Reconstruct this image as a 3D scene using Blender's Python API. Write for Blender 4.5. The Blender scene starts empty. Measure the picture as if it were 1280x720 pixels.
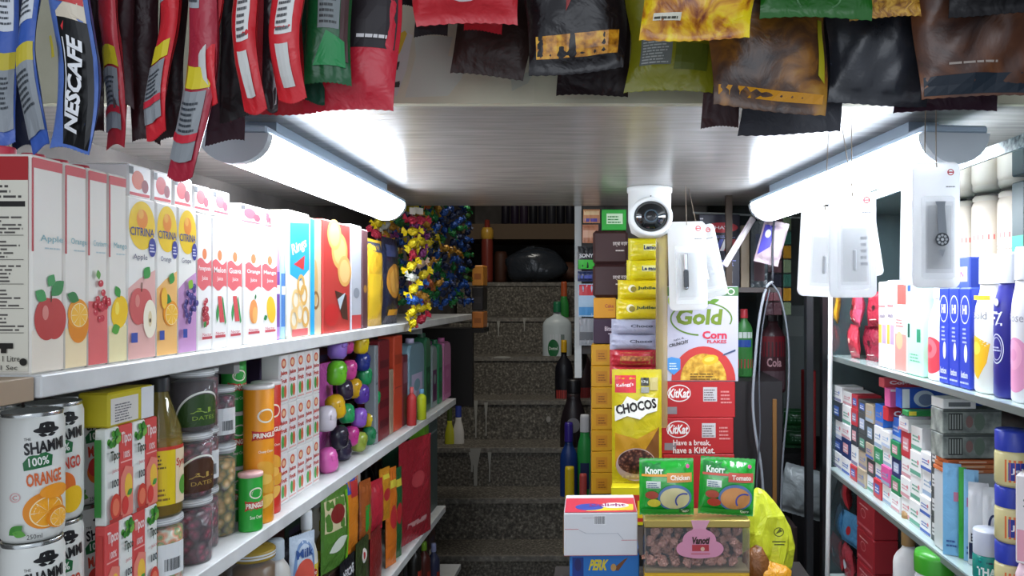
import bpy, bmesh, math, random
from mathutils import Vector, Matrix
R = math.radians
PI = math.pi
rnd = random.Random(7)
SC = bpy.context.scene
COL = SC.collection
F = 950.0            # focal length in pixels of the 1280 px wide frame
EYE = 1.56           # eye height above the shop floor

# ---------------------------------------------------------------- camera, world, light, exposure
cam_d = bpy.data.cameras.new('camera')
cam_d.sensor_width = 36.0
cam_d.lens = F / 1280 * 36.0
cam_d.shift_x = -120 / 1280
cam_d.shift_y = 8 / 1280
cam_d.clip_start = 0.02
cam = bpy.data.objects.new('camera', cam_d)
cam.location = (0, 0, EYE)
cam.rotation_euler = (R(90), 0, 0)
COL.objects.link(cam)
SC.camera = cam
TUBE_STRENGTH = 36.0
world = bpy.data.worlds.new('shop_daylight')
world.use_nodes = True
world.node_tree.nodes['Background'].inputs[0].default_value = (0.80, 0.88, 1.0, 1)
world.node_tree.nodes['Background'].inputs[1].default_value = 0.85
SC.world = world
SC.view_settings.view_transform = 'Standard'
SC.view_settings.look = 'None'
SC.view_settings.gamma = 1.0
SC.view_settings.use_curve_mapping = False
SC.view_settings.exposure = 0.0
ld = bpy.data.lights.new('street_daylight', 'AREA')      # daylight from the open shop front behind the camera
ld.shape = 'RECTANGLE'; ld.size = 1.8; ld.size_y = 1.2; ld.energy = 15; ld.color = (0.86, 0.92, 1.0)
lo = bpy.data.objects.new('street_daylight', ld); lo.location = (0, -1.6, 2.0); lo.rotation_euler = (R(84), 0, 0)
COL.objects.link(lo)
l2 = bpy.data.lights.new('stair_fill', 'AREA')      # weak fill added above the stairs to brighten the steps, no known lamp
l2.shape = 'RECTANGLE'; l2.size = .6; l2.size_y = .8; l2.energy = 16.0; l2.color = (1.0, .96, .88)
lo2 = bpy.data.objects.new('stair_fill', l2); lo2.location = (-.5, 3.3, 2.85); lo2.rotation_euler = (R(12), 0, 0); COL.objects.link(lo2)

# ---------------------------------------------------------------- materials
def lin(h):
    h = h.lstrip('#')
    o = []
    for i in (0, 2, 4):
        c = int(h[i:i+2], 16) / 255
        o.append(c / 12.92 if c <= 0.04045 else ((c + 0.055) / 1.055) ** 2.4)
    return (*o, 1)
_mc = {}
def M(h, rough=0.42, metal=0.0, spec=0.5, trans=0.0, bump=0.0, bscale=40, alpha=1.0, emit=0, ior=1.45, coat=0.0):
    key = (h, rough, metal, spec, trans, bump, bscale, alpha, emit, ior, coat)
    if key in _mc: return _mc[key]
    m = bpy.data.materials.new('surface_' + h.strip('#')); m.use_nodes = True
    nt = m.node_tree; b = nt.nodes['Principled BSDF']
    b.inputs['Base Color'].default_value = lin(h)
    b.inputs['Roughness'].default_value = rough
    b.inputs['Metallic'].default_value = metal
    b.inputs['Specular IOR Level'].default_value = spec
    b.inputs['Transmission Weight'].default_value = trans
    b.inputs['IOR'].default_value = ior
    b.inputs['Alpha'].default_value = alpha
    b.inputs['Coat Weight'].default_value = coat
    if emit:
        b.inputs['Emission Color'].default_value = lin(h); b.inputs['Emission Strength'].default_value = emit
    if bump:
        tc = nt.nodes.new('ShaderNodeTexCoord'); nz = nt.nodes.new('ShaderNodeTexNoise'); bp = nt.nodes.new('ShaderNodeBump')
        nz.inputs['Scale'].default_value = bscale; nz.inputs['Detail'].default_value = 3; nz.inputs['Distortion'].default_value = 0.6
        bp.inputs['Strength'].default_value = bump; bp.inputs['Distance'].default_value = 0.01
        nt.links.new(tc.outputs['Object'], nz.inputs['Vector']); nt.links.new(nz.outputs['Fac'], bp.inputs['Height'])
        nt.links.new(bp.outputs['Normal'], b.inputs['Normal'])
    _mc[key] = m
    return m
def NM(name, stops, scale=30, rough=0.4, detail=4, kind='noise', bump=0.0, stretch=(1, 1, 1), spec=0.5, metal=0.0, dist=0.0):
    """procedural mottled material: colour ramp over a noise or cell texture"""
    if name in _mc: return _mc[name]
    m = bpy.data.materials.new(name); m.use_nodes = True
    nt = m.node_tree; b = nt.nodes['Principled BSDF']
    tc = nt.nodes.new('ShaderNodeTexCoord'); mp = nt.nodes.new('ShaderNodeMapping'); mp.inputs['Scale'].default_value = stretch
    if kind == 'noise':
        t = nt.nodes.new('ShaderNodeTexNoise'); t.inputs['Detail'].default_value = detail; out = t.outputs['Fac']
        t.inputs['Distortion'].default_value = dist
    else:
        t = nt.nodes.new('ShaderNodeTexVoronoi'); out = t.outputs['Distance' if kind == 'cells' else 'Color']
    t.inputs['Scale'].default_value = scale
    cr = nt.nodes.new('ShaderNodeValToRGB'); el = cr.color_ramp.elements
    while len(el) < len(stops): el.new(0.5)
    for e, (p, c) in zip(el, stops): e.position = p; e.color = lin(c)
    L = nt.links.new
    L(tc.outputs['Object'], mp.inputs['Vector']); L(mp.outputs['Vector'], t.inputs['Vector']); L(out, cr.inputs['Fac'])
    L(cr.outputs['Color'], b.inputs['Base Color'])
    b.inputs['Roughness'].default_value = rough; b.inputs['Specular IOR Level'].default_value = spec; b.inputs['Metallic'].default_value = metal
    if bump:
        bp = nt.nodes.new('ShaderNodeBump'); bp.inputs['Strength'].default_value = bump; bp.inputs['Distance'].default_value = 0.01
        L(out, bp.inputs['Height']); L(bp.outputs['Normal'], b.inputs['Normal'])
    _mc[name] = m
    return m
def translucent(h, k=.5):
    key = ('tl', h, k)
    if key in _mc: return _mc[key]
    m = bpy.data.materials.new('translucent_card'); m.use_nodes = True; nt = m.node_tree; b = nt.nodes['Principled BSDF']; b.inputs['Base Color'].default_value = lin(h); b.inputs['Roughness'].default_value = .35
    t = nt.nodes.new('ShaderNodeBsdfTranslucent'); t.inputs['Color'].default_value = lin(h); mx = nt.nodes.new('ShaderNodeMixShader'); mx.inputs[0].default_value = k
    nt.links.new(b.outputs[0], mx.inputs[1]); nt.links.new(t.outputs[0], mx.inputs[2]); nt.links.new(mx.outputs[0], nt.nodes['Material Output'].inputs[0]); _mc[key] = m; return m
def foil(h, rough=0.28, bump=0.5, bs=45): return M(h, rough=max(rough, .27), bump=bump, bscale=bs, spec=0.5, coat=0.08)
GLASS = M('#f4fbf8', rough=0.03, trans=1.0, ior=1.12, spec=0.6)
CLEAR = M('#ffffff', rough=0.05, alpha=0.09, spec=1.0)
WHITE = '#f2f2f0'

# ---------------------------------------------------------------- mesh builder
_tc = {}
def text_geo(s, bold):
    k = (s, bold)
    if k not in _tc:
        cu = bpy.data.curves.new('lettering', 'FONT'); cu.body = s; cu.size = 1.0; cu.offset = bold; cu.resolution_u = 2
        o = bpy.data.objects.new('lettering', cu); COL.objects.link(o)
        dg = bpy.context.evaluated_depsgraph_get()
        me = o.evaluated_get(dg).to_mesh()
        vs = [(v.co.x, v.co.y) for v in me.vertices]; fs = [tuple(p.vertices) for p in me.polygons]
        o.evaluated_get(dg).to_mesh_clear()
        bpy.data.objects.remove(o); bpy.data.curves.remove(cu)
        if vs:
            x0 = min(v[0] for v in vs); x1 = max(v[0] for v in vs); y0 = min(v[1] for v in vs); y1 = max(v[1] for v in vs)
        else: x0 = y0 = 0; x1 = y1 = 1
        _tc[k] = ([((x - (x0+x1)/2), (y - (y0+y1)/2)) for x, y in vs], fs, x1-x0, y1-y0)
    return _tc[k]

class MB:
    def __init__(s): s.v = []; s.f = []; s.fm = []; s.fs = []; s.mats = []; s.k = 0; s.step = 0.00010
    def mi(s, m):
        if isinstance(m, str): m = M(m)
        if m not in s.mats: s.mats.append(m)
        return s.mats.index(m)
    def add(s, vs, fs, m, smooth=False):
        b = len(s.v); s.v += [tuple(v) for v in vs]; i = s.mi(m)
        for f in fs: s.f.append(tuple(b + a for a in f)); s.fm.append(i); s.fs.append(smooth)
    def box(s, x0, x1, y0, y1, z0, z1, m, b=0.0):
        if b <= 0:
            s.add([(x, y, z) for x in (x0, x1) for y in (y0, y1) for z in (z0, z1)],
                  [(0,1,3,2), (4,6,7,5), (0,4,5,1), (2,3,7,6), (0,2,6,4), (1,5,7,3)], m); return
        b = min(b, (x1-x0)*.45, (y1-y0)*.45, (z1-z0)*.45)
        vs = []; ix = {}
        for i, x in enumerate((x0, x1)):
            for j, y in enumerate((y0, y1)):
                for k, z in enumerate((z0, z1)):
                    sx, sy, sz = (b if i == 0 else -b), (b if j == 0 else -b), (b if k == 0 else -b)
                    ix[i,j,k,0] = len(vs); vs.append((x, y+sy, z+sz))
                    ix[i,j,k,1] = len(vs); vs.append((x+sx, y, z+sz))
                    ix[i,j,k,2] = len(vs); vs.append((x+sx, y+sy, z))
        fs = []
        for i in (0, 1):
            fs.append((ix[i,0,0,0], ix[i,1,0,0], ix[i,1,1,0], ix[i,0,1,0]))
            fs.append((ix[0,i,0,1], ix[1,i,0,1], ix[1,i,1,1], ix[0,i,1,1]))
            fs.append((ix[0,0,i,2], ix[1,0,i,2], ix[1,1,i,2], ix[0,1,i,2]))
            for j in (0, 1):
                fs.append((ix[i,j,0,0], ix[i,j,1,0], ix[i,j,1,1], ix[i,j,0,1]))
                fs.append((ix[i,0,j,0], ix[i,1,j,0], ix[i,1,j,2], ix[i,0,j,2]))
                fs.append((ix[0,i,j,1], ix[1,i,j,1], ix[1,i,j,2], ix[0,i,j,2]))
                for k in (0, 1): fs.append((ix[i,j,k,0], ix[i,j,k,1], ix[i,j,k,2]))
        s.add(vs, fs, m)
    def lathe(s, prof, m, n=24, c=(0, 0), sx=1.0, sy=1.0, smooth=True):
        """prof: (r, z) from bottom to top; sx, sy squash it to an oval"""
        vs = []; rows = []
        for r, z in prof:
            if r <= 1e-6: rows.append([len(vs)]); vs.append((c[0], c[1], z))
            else:
                rows.append(list(range(len(vs), len(vs)+n)))
                vs += [(c[0]+sx*r*math.cos(2*PI*i/n), c[1]+sy*r*math.sin(2*PI*i/n), z) for i in range(n)]
        fs = []
        for a, b in zip(rows, rows[1:]):
            for i in range(n):
                j = (i+1) % n
                if len(a) == 1 and len(b) == 1: continue
                if len(a) == 1: fs.append((a[0], b[i], b[j]))
                elif len(b) == 1: fs.append((a[i], b[0], a[j]))
                else: fs.append((a[i], a[j], b[j], b[i]))
        s.add(vs, fs, m, smooth)
    def tube(s, pts, r, m, n=8, smooth=True):
        pts = [Vector(p) for p in pts]; vs = []; fs = []
        for i, p in enumerate(pts):
            d = (pts[min(i+1, len(pts)-1)] - pts[max(i-1, 0)]).normalized()
            up = Vector((0, 0, 1)) if abs(d.z) < 0.9 else Vector((1, 0, 0))
            a = d.cross(up).normalized(); b = d.cross(a)
            rr = r[i] if isinstance(r, (list, tuple)) else r
            vs += [p + a*rr*math.cos(2*PI*k/n) + b*rr*math.sin(2*PI*k/n) for k in range(n)]
        for i in range(len(pts)-1):
            for k in range(n):
                fs.append((i*n+k, i*n+(k+1) % n, (i+1)*n+(k+1) % n, (i+1)*n+k))
        fs.append(tuple(range(n))); fs.append(tuple(range((len(pts)-1)*n, len(pts)*n)))
        s.add(vs, fs, m, smooth)
    def blob(s, c, r, m, n=12, wob=0.0, seed=0, smooth=True):
        q = random.Random(seed); ph = [q.random()*6 for _ in range(4)]
        vs = []; h = n//2
        for i in range(h+1):
            t = PI*i/h
            for j in range(n):
                a = 2*PI*j/n
                k = 1 + wob*(math.sin(3*a+ph[0]+2*t)*.5 + math.sin(5*t+ph[1]+a)*.5)
                vs.append((c[0]+r[0]*k*math.sin(t)*math.cos(a), c[1]+r[1]*k*math.sin(t)*math.sin(a), c[2]+r[2]*k*math.cos(t)))
        fs = [(i*n+j, i*n+(j+1) % n, (i+1)*n+(j+1) % n, (i+1)*n+j) for i in range(h) for j in range(n)]
        s.add(vs, fs, m, smooth)
    # flat artwork printed on a surface S(u, v, lift)
    def lay(s): s.k += 1; return s.k * s.step
    def rect(s, S, u0, v0, u1, v1, m, n=1, k=1, hold=False):
        o = s.k*s.step if hold else s.lay()
        vs = [S(u0+(u1-u0)*i/n, v0+(v1-v0)*j/k, o) for j in range(k+1) for i in range(n+1)]
        s.add(vs, [(j*(n+1)+i, j*(n+1)+i+1, (j+1)*(n+1)+i+1, (j+1)*(n+1)+i) for j in range(k) for i in range(n)], m)
    def poly(s, S, pts, m, hold=False):
        o = s.lay(); q = []
        for a, b in zip(pts, pts[1:]+pts[:1]):
            n = max(1, int(math.hypot(b[0]-a[0], b[1]-a[1])/.008))
            q += [(a[0]+(b[0]-a[0])*i/n, a[1]+(b[1]-a[1])*i/n) for i in range(n)]
        cu = sum(p[0] for p in q)/len(q); cv = sum(p[1] for p in q)/len(q)
        rg = max(1, min(8, int(max(math.hypot(p[0]-cu, p[1]-cv) for p in q)/.006)))
        s._fan(S, cu, cv, q, rg, o, m)
    def _fan(s, S, cu, cv, q, rg, o, m):
        n = len(q); vs = [S(cu, cv, o)] + [S(cu+(u-cu)*k/rg, cv+(v-cv)*k/rg, o) for k in range(1, rg+1) for u, v in q]
        fs = [(0, 1+i, 1+(i+1) % n) for i in range(n)]
        for k in range(1, rg): fs += [(1+(k-1)*n+i, 1+(k-1)*n+(i+1) % n, 1+k*n+(i+1) % n, 1+k*n+i) for i in range(n)]
        s.add(vs, fs, m)
    def disc(s, S, cu, cv, ru, rv, m, n=18, rot=0.0, rings=1, hold=False):
        c, q = math.cos(rot), math.sin(rot); P = []; n = max(n, min(64, int(2*PI*max(ru, rv)/.0035)))
        for i in range(n):
            a = 2*PI*i/n; x = ru*math.cos(a); y = rv*math.sin(a); P.append((cu+x*c-y*q, cv+x*q+y*c))
        s._fan(S, cu, cv, P, max(rings, 1, min(10, int(max(ru, rv)/.004))), s.lay(), m)
    def ring(s, S, cu, cv, ru, rv, t, m, n=28, a0=0, a1=2*PI):
        o = s.lay(); vs = []
        for i in range(n+1):
            a = a0+(a1-a0)*i/n
            vs.append(S(cu+ru*math.cos(a), cv+rv*math.sin(a), o)); vs.append(S(cu+(ru-t)*math.cos(a), cv+(rv-t)*math.sin(a), o))
        s.add(vs, [(2*i, 2*i+1, 2*i+3, 2*i+2) for i in range(n)], m)
    def leaf(s, S, cu, cv, L, w, rot, m):
        pts = []
        for i in range(12):
            t = i/6 if i <= 6 else (12-i)/6
            sg = 1 if i <= 6 else -1
            x = L*t; y = sg*w*math.sin(PI*t)
            pts.append((cu+x*math.cos(rot)-y*math.sin(rot), cv+x*math.sin(rot)+y*math.cos(rot)))
        s.poly(S, pts, m)
    def text(s, S, st, cu, cv, h, m, w=None, bold=0.0, rot=0.0, shear=0.0, arc=0.0):
        vs, fs, tw, th = text_geo(st, bold); o = s.lay() + .0002
        ky = h/th; kx = ky if w is None else w/tw
        c, q = math.cos(rot), math.sin(rot); out = []
        for x, y in vs:
            X = x*kx + y*ky*shear; Y = y*ky - arc*(x/tw*2)**2
            out.append(S(cu+X*c-Y*q, cv+X*q+Y*c, o))
        s.add(out, fs, m)
    def lines(s, S, u0, v0, u1, v1, n, m, seed=1, gap=0.45):
        """n rows of small print"""
        q = random.Random(seed); o = s.lay(); rh = (v1-v0)/n
        for i in range(n):
            v = v0+i*rh; u = u0; end = u1-(u1-u0)*q.random()*.3
            while u < end:
                e = min(end, u+(u1-u0)*(0.08+q.random()*.2))
                s.add([S(a, b, o) for a, b in ((u, v), (e, v), (e, v+rh*gap), (u, v+rh*gap))], [(0,1,2,3)], m); u = e+(u1-u0)*.03
    def barcode(s, S, u0, v0, u1, v1, vert=True, bg='#f0f0ee', seed=3):
        s.rect(S, u0, v0, u1, v1, M(bg)); q = random.Random(seed); s.lay(); o = s.k*s.step; pu = (u1-u0)*.08; pv = (v1-v0)*.1
        t = u0+pu
        while t < u1-pu:
            e = min(u1-pu, t+(u1-u0)*(.015+q.random()*.03))
            s.add([S(a, b, o) for a, b in ((t, v0+pv), (e, v0+pv), (e, v1-pv), (t, v1-pv))], [(0,1,2,3)], M('#22252a')); t = e+(u1-u0)*(.02+q.random()*.03)
    def make(s, name, parent=None, recalc=True):
        me = bpy.data.meshes.new(name); me.from_pydata(s.v, [], s.f)
        for m in s.mats: me.materials.append(m)
        me.polygons.foreach_set('material_index', s.fm); me.polygons.foreach_set('use_smooth', s.fs); me.update()
        if recalc:
            bm = bmesh.new(); bm.from_mesh(me); bmesh.ops.recalc_face_normals(bm, faces=bm.faces[:]); bm.to_mesh(me); bm.free()
        o = bpy.data.objects.new(name, me); COL.objects.link(o)
        if parent is not None: o.parent = parent
        return o

def plane(o=(0,0,0), U=(1,0,0), V=(0,0,1), N=(0,-1,0)):
    o, U, V, N = map(Vector, (o, U, V, N))
    return lambda u, v, k: o + U*u + V*v + N*k
def front(d): return plane((0, -d/2, 0))
def cyl(r, sx=1.0, sy=1.0):
    f = r if callable(r) else (lambda v: r)
    def S(u, v, o):
        rr = f(v); a = u/max(rr, 1e-4)
        return Vector(((rr+o)*sx*math.sin(a), -(rr+o)*sy*math.cos(a), v))
    return S

def thing(name, mb, label, cat, loc=(0, 0, 0), rz=0.0, group=None, rx=0.0, ry=0.0):
    if mb is None: o = bpy.data.objects.new(name, None); COL.objects.link(o); o.empty_display_size = 0.02
    else: o = mb.make(name)
    o.location = loc; o.rotation_euler = (rx, ry, rz); o['label'] = label; o['category'] = cat
    if group: o['group'] = group
    return o
def part(name, mb, parent, label=None, kind=None):
    o = mb.make(name, parent)
    if label: o['label'] = label
    if kind: o['kind'] = kind
    return o
def dup(root, loc, rz=None, label=None, group=None, scale=None, rx=None, ry=None):
    r = root.copy(); COL.objects.link(r); r.location = loc
    e = list(r.rotation_euler)
    if rz is not None: e[2] = rz
    if rx is not None: e[0] = rx
    if ry is not None: e[1] = ry
    r.rotation_euler = e
    if label: r['label'] = label
    if group: r['group'] = group
    if scale: r.scale = scale if isinstance(scale, tuple) else (scale,)*3
    for ch in list(root.children):
        c = ch.copy(); COL.objects.link(c); c.parent = r
        for g in list(ch.children):
            d = g.copy(); COL.objects.link(d); d.parent = c
    return r
def struct(name, mb):
    o = mb.make(name); o['kind'] = 'structure'; return o
def W(px, py, Y): return ((px-760)/F*Y, Y, EYE-(py-368)/F*Y)
def slotL(a, b, X=-0.615):
    y0 = F*-X/(760-a); y1 = F*-X/(760-b); return (y0+y1)/2, (y1-y0)*.97
def slotR(a, b, X=0.62):
    y1 = F*X/(a-760); y0 = F*X/(b-760); return (y0+y1)/2, (y1-y0)*.97
LEFT, RIGHT = R(90), R(-90)
ORD = ['first', 'second', 'third', 'fourth', 'fifth', 'sixth', 'seventh', 'eighth', 'ninth', 'tenth', 'eleventh', 'twelfth', 'thirteenth', 'fourteenth']

# shelf heights
S1, S2, S3 = EYE-.086, EYE-.41, EYE-.78
R0, R1, R2, R3 = EYE+.215, EYE-.165, EYE-.47, EYE-.76
CEIL = EYE+.287

# ---------------------------------------------------------------- setting
concrete = NM('speckled_stair_stone', [(0.30, '#38342f'), (0.5, '#5a554c'), (0.62, '#777166'), (0.78, '#aea796')], scale=85, rough=0.75, detail=8, bump=0.25)
dirt_wall = NM('grubby_plaster', [(0.3, '#3a3634'), (0.55, '#57524e'), (0.8, '#7a736d')], scale=5, rough=0.8, detail=6)
cream = NM('cream_paper', [(0.25, '#a9a58f'), (0.5, '#c0bda6'), (0.75, '#d2ceb8')], scale=6, rough=0.7, detail=5)
laminate = NM('grey_laminate', [(0.3, '#938e8a'), (0.5, '#a39e99'), (0.72, '#b1aca6')], scale=7, rough=0.25, detail=4, bump=0.05, stretch=(1, 9, 1), spec=0.6)
shelfwhite = NM('painted_shelf', [(0.3, '#c9cac9'), (0.55, '#d9dad9'), (0.8, '#e4e5e4')], scale=14, rough=0.45)
b = MB(); b.box(-1.2, 1.2, -1.2, 5.6, -0.05, 0, concrete); struct('floor', b)
b = MB(); b.box(-1.06, -.98, 0.3, 5.6, 0, 2.9, dirt_wall); struct('wall_left', b)
b = MB(); b.box(.98, 1.06, 0.3, 5.6, 0, 2.9, dirt_wall); struct('wall_right', b)
b = MB(); b.box(-1.06, 1.06, 5.6, 5.68, 0, 2.9, dirt_wall); struct('wall_back', b)
b = MB(); b.box(-1.06, 1.06, .3, 5.68, 2.9, 2.96, dirt_wall); struct('ceiling', b)
# loft deck over the aisle, its glossy underside, and its papered front
b = MB(); b.box(-.98, .98, 1.161, 2.46, CEIL, CEIL+.035, laminate); struct('trim_1', b)
b = MB()
b.box(-.98, .98, 1.142, 1.16, CEIL, 2.9, cream)
S = plane((0, 1.142, 0)); q = random.Random(4)
def scrap(pts, col): b.poly(S, [((x-760)/F*1.142, EYE-(y-368)/F*1.142) for x, y in pts], M(col, rough=.75))
scrap([(478,38),(500,36),(516,44),(508,88),(496,120),(484,118)], '#b9b6b0')
scrap([(482,62),(492,48),(506,38),(509,42),(500,66),(490,78),(483,78)], '#c8a630')
scrap([(518,44),(566,46),(560,70),(584,74),(577,98),(560,120),(506,122),(512,100),(520,70)], '#b4b9ad')
scrap([(638,92),(668,90),(660,104),(640,114)], '#b0b3a4')
scrap([(668,90),(706,84),(706,128),(668,126)], '#bdbaa2')
for i in range(9):
    x = 483+q.random()*12; y = 76+q.random()*34
    scrap([(x, y), (x+4+q.random()*4, y-2), (x+5, y+3+q.random()*3), (x-1, y+4)], '#3a3530')
struct('wall_front', b)
b = MB(); b.box(-.98, -.62, 2.46, 3.35, EYE+.44, EYE+.46, laminate); struct('trim_2', b)

# stairs: one stone flight going up away from the camera
b = MB()
hs = [1.365, 1.17, .975, .78, .57, .355, .14, -.075]; prev = 0.0
for i, h in enumerate(hs):
    y0 = 3.17+.23*i; z = EYE-h
    b.box(-.95, .02, y0, 5.5 if i == len(hs)-1 else 5.2, prev, z, concrete)
    b.box(-.95, .02, y0-.008, y0+.012, z-.022, z+.0008, NM('worn_stair_nosing', [(0.3, '#5a564f'), (0.6, '#7d786f'), (0.8, '#b0ab9e')], scale=60, rough=.7, detail=8))
    prev = z
# pale drips that ran down the risers and a scuffed crack
def onriser(i): return plane((0, 3.17+.23*i-.0085, 0))
drip = M('#a09e96', rough=.8)
for i, u, w, t, bt in ((3, -.672, .018, 0, .19), (3, -.69, .01, .02, .12), (4, -.655, .006, .01, .19), (4, -.71, .007, .0, .2), (3, -.60, .006, .02, .17), (6, -.655, .006, .02, .11), (6, -.50, .006, .0, .08), (6, -.72, .004, .03, .1)):
    z = EYE-hs[i]; S = onriser(i)
    b.poly(S, [(u-w*1.6, z-t), (u+w*1.6, z-t), (u+w*.6, z-t-(bt-t)*.5), (u+w*.5, z-bt), (u-w*.4, z-bt), (u-w*.5, z-t-(bt-t)*.5)], drip)
b.disc(onriser(5), -.60, EYE-hs[5]-.002, .05, .006, M('#a9a79e', rough=.8)); b.disc(onriser(4), -.32, EYE-hs[4]-.1, .012, .016, drip)
struct('trim_3', b)   # staircase

# piers and back shelves around the stairwell
b = MB(); b.box(-.06, .34, 2.62, 5.6, 0, 2.6, dirt_wall); struct('wall_pier', b)
b = MB(); b.box(-.112, -.089, 2.55, 3.2, EYE-.28, 2.3, M('#b7bab8', rough=.5)); struct('trim_4', b)
b = MB(); b.box(-.95, -.02, 4.95, 5.5, EYE+.36, EYE+.46, M('#5c4a36', rough=.7)); struct('trim_5', b)

# left wall shelving: three painted boards with bearers
for n, z, y1 in ((6, S1, 3.35), (7, S2, 3.0), (8, S3, 2.81)):
    b = MB()
    b.box(-.98, -.6, .805, y1, z-.024, z, shelfwhite, .0015)
    if n == 6:
        b.box(-.98, -.606, .45, .803, z-.026, z-.001, M('#a8927a', rough=.6), .001)
    for y in (1.3, 1.95, 2.6):
        if y < y1: b.box(-.98, -.64, y, y+.02, z-.05, z-.0241, M('#8d8e8c', rough=.6))
    struct('trim_%d' % n, b)
# right wall shelving: black-edged glass boards in a dark steel and glass case
gl = M('#aebfbb', rough=.12, spec=.8); steel = M('#15171a', rough=.35, spec=.6)
for n, z, y1 in ((9, R1, 2.07), (10, R2, 2.07), (11, R3, 2.07)):
    b = MB(); b.box(.602, .98, .7, y1, z-.009, z, gl); b.box(.597, .6019, .7, y1, z-.011, z+.0005, M('#6d7572', rough=.3)); struct('trim_%d' % n, b)
b = MB(); b.box(.602, .98, .6, 2.07, R0, R0+.012, M('#9fb0ad', rough=.05, metal=.75))
b.box(.596, .6018, .6, 2.07, R0-.003, R0+.016, NM('ribbed_edging', [(0.35, '#35454a'), (0.55, '#8fa3a3'), (0.7, '#c9d4d2')], scale=110, kind='noise', rough=.4)); struct('trim_12', b)
b = MB(); b.box(.585, .60, 2.072, 2.10, 0, CEIL-.001, steel); b.box(.542, .56, 2.072, 2.10, 0, CEIL-.001, steel); b.box(.96, .978, 2.072, 2.10, 0, CEIL-.001, steel)
struct('trim_13', b)
b = MB(); b.box(.601, .955, 2.080, 2.086, 0.2, CEIL-.002, M('#5a6d70', rough=.1, alpha=.35, spec=.8)); struct('window_1', b)
b = MB(); b.box(.36, .54, 2.75, 2.756, 0.1, EYE+.35, M('#3c474a', rough=.08, alpha=.45, spec=.9)); b.box(.352, .36, 2.74, 2.766, .1, EYE+.35, steel); struct('window_2', b)
b = MB(); b.box(.34, .98, 3.2, 3.25, 0, 2.6, NM('grey_backroom', [(0.3, '#4d5250'), (0.6, '#6b706d'), (0.8, '#808581')], scale=4, rough=.6)); struct('wall_alcove', b)
# dark ledges that carry the stock beside the stairs
b = MB(); b.box(-.058, .355, 1.75, 2.60, 0, EYE-.60, M('#2a2523', rough=.7)); struct('trim_14', b)
b = MB(); b.box(-.12, .29, 1.50, 1.748, 0, EYE-.625, M('#2a2523', rough=.7)); struct('trim_15', b)
b = MB(); b.box(.275, .50, 2.2, 2.6, EYE+.006, EYE+.02, M('#3a3230', rough=.6)); b.box(.342, .50, 2.2, 3.0, EYE-.31, EYE-.296, M('#3a3230', rough=.6))
b.box(.342, .36, 2.2, 2.22, 0, CEIL+.3, M('#3a2a1c', rough=.6)); struct('trim_16', b)

# ---------------------------------------------------------------- tube lamps and security camera
def tube_lamp(x0, y0, x1, y1, label):
    L = math.hypot(x1-x0, y1-y0); w = .052; r = .046; up = .05
    def arc(y, k=1.0):
        return [(k*w*math.cos(PI*i/12), y, up-k*r*math.sin(PI*i/12)) for i in range(13)]
    h = MB()
    h.box(-w*.98, w*.98, 0, L, up, up+.012, M('#9fb0c0', rough=.4), .003); h.box(-w*.5, w*.5, .1, L-.1, up+.012, CEIL-EYE-.1985, M('#9fb0c0', rough=.4))
    o = thing('tube_light', h, label, 'lamp', (x0, y0, EYE+.198), -math.atan2(x1-x0, y1-y0), 'tube lights under the loft')
    d = MB(); n = 2; A = arc(.018); B = arc(L-.018); vs = A+B
    d.add(vs, [(i, i+1, 14+i, 13+i) for i in range(12)], M('#eaf4ff', emit=TUBE_STRENGTH), True)
    part('diffuser', d, o, 'glowing white diffuser')
    for yy, e in ((0, .0178), (L-.0178, L)):
        c = MB(); A = arc(yy, 1.03); B = arc(e, 1.03) if yy == 0 else arc(L, 1.03)
        A = arc(yy, 1.03)
        c.add(A+B, [(i, i+1, 14+i, 13+i) for i in range(12)] + [tuple(range(13)), tuple(range(13, 26))], M('#b9c0c6', rough=.45))
        part('end_cap', c, o)
    return o
tube_lamp(-.575, 1.165, -.605, 2.08, 'long white tube light glowing over the left shelf of juice cartons')
tube_lamp(.535, 1.165, .44, 2.10, 'long white tube light glowing on the right above the blister cards')

x, y, z = W(812, 268, 2.05)
b = MB(); hb = CEIL-.0005-z
b.lathe([(.0, hb), (.061, hb), (.061, hb-.012), (.058, hb-.014), (.058, -.02), (.05, -.05), (.03, -.062), (0, -.065)], M('#dfe1df', rough=.4), 36)
cam_o = thing('security_camera', b, 'white dome security camera with dark round lens under the loft edge', 'camera', (x, y, z))
b = MB(); ringp = [(.046, 0), (.052, .004), (.052, .016), (.044, .024), (.040, .016)]
def fwd(mb, prof, m, n=36, cz=-.012, y0=-.048, sz=1.0):
    vs = []; 
    for r, d in prof:
        vs += [(r*1.1*math.cos(2*PI*i/n), y0-d, cz+sz*r*math.sin(2*PI*i/n)) for i in range(n)]
    fs = [(k*n+i, k*n+(i+1) % n, (k+1)*n+(i+1) % n, (k+1)*n+i) for k in range(len(prof)-1) for i in range(n)]
    mb.add(vs, fs, m, True)
fwd(b, ringp, M('#e9eae8', rough=.3)); part('lens_ring', b, cam_o)
b = MB(); fwd(b, [(.042, .012), (.034, .022), (.02, .029), (.001, .031)], M('#0c1013', rough=.06, coat=1)); fwd(b, [(.017, .0315), (.013, .032)], M('#3a4750', rough=.2)); part('lens', b, cam_o, 'dark glassy lens')
b = MB(); b.disc(plane((0, -.0585, 0)), 0, .042, .0018, .0018, M('#30343a')); part('indicator_hole', b, cam_o)

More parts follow.
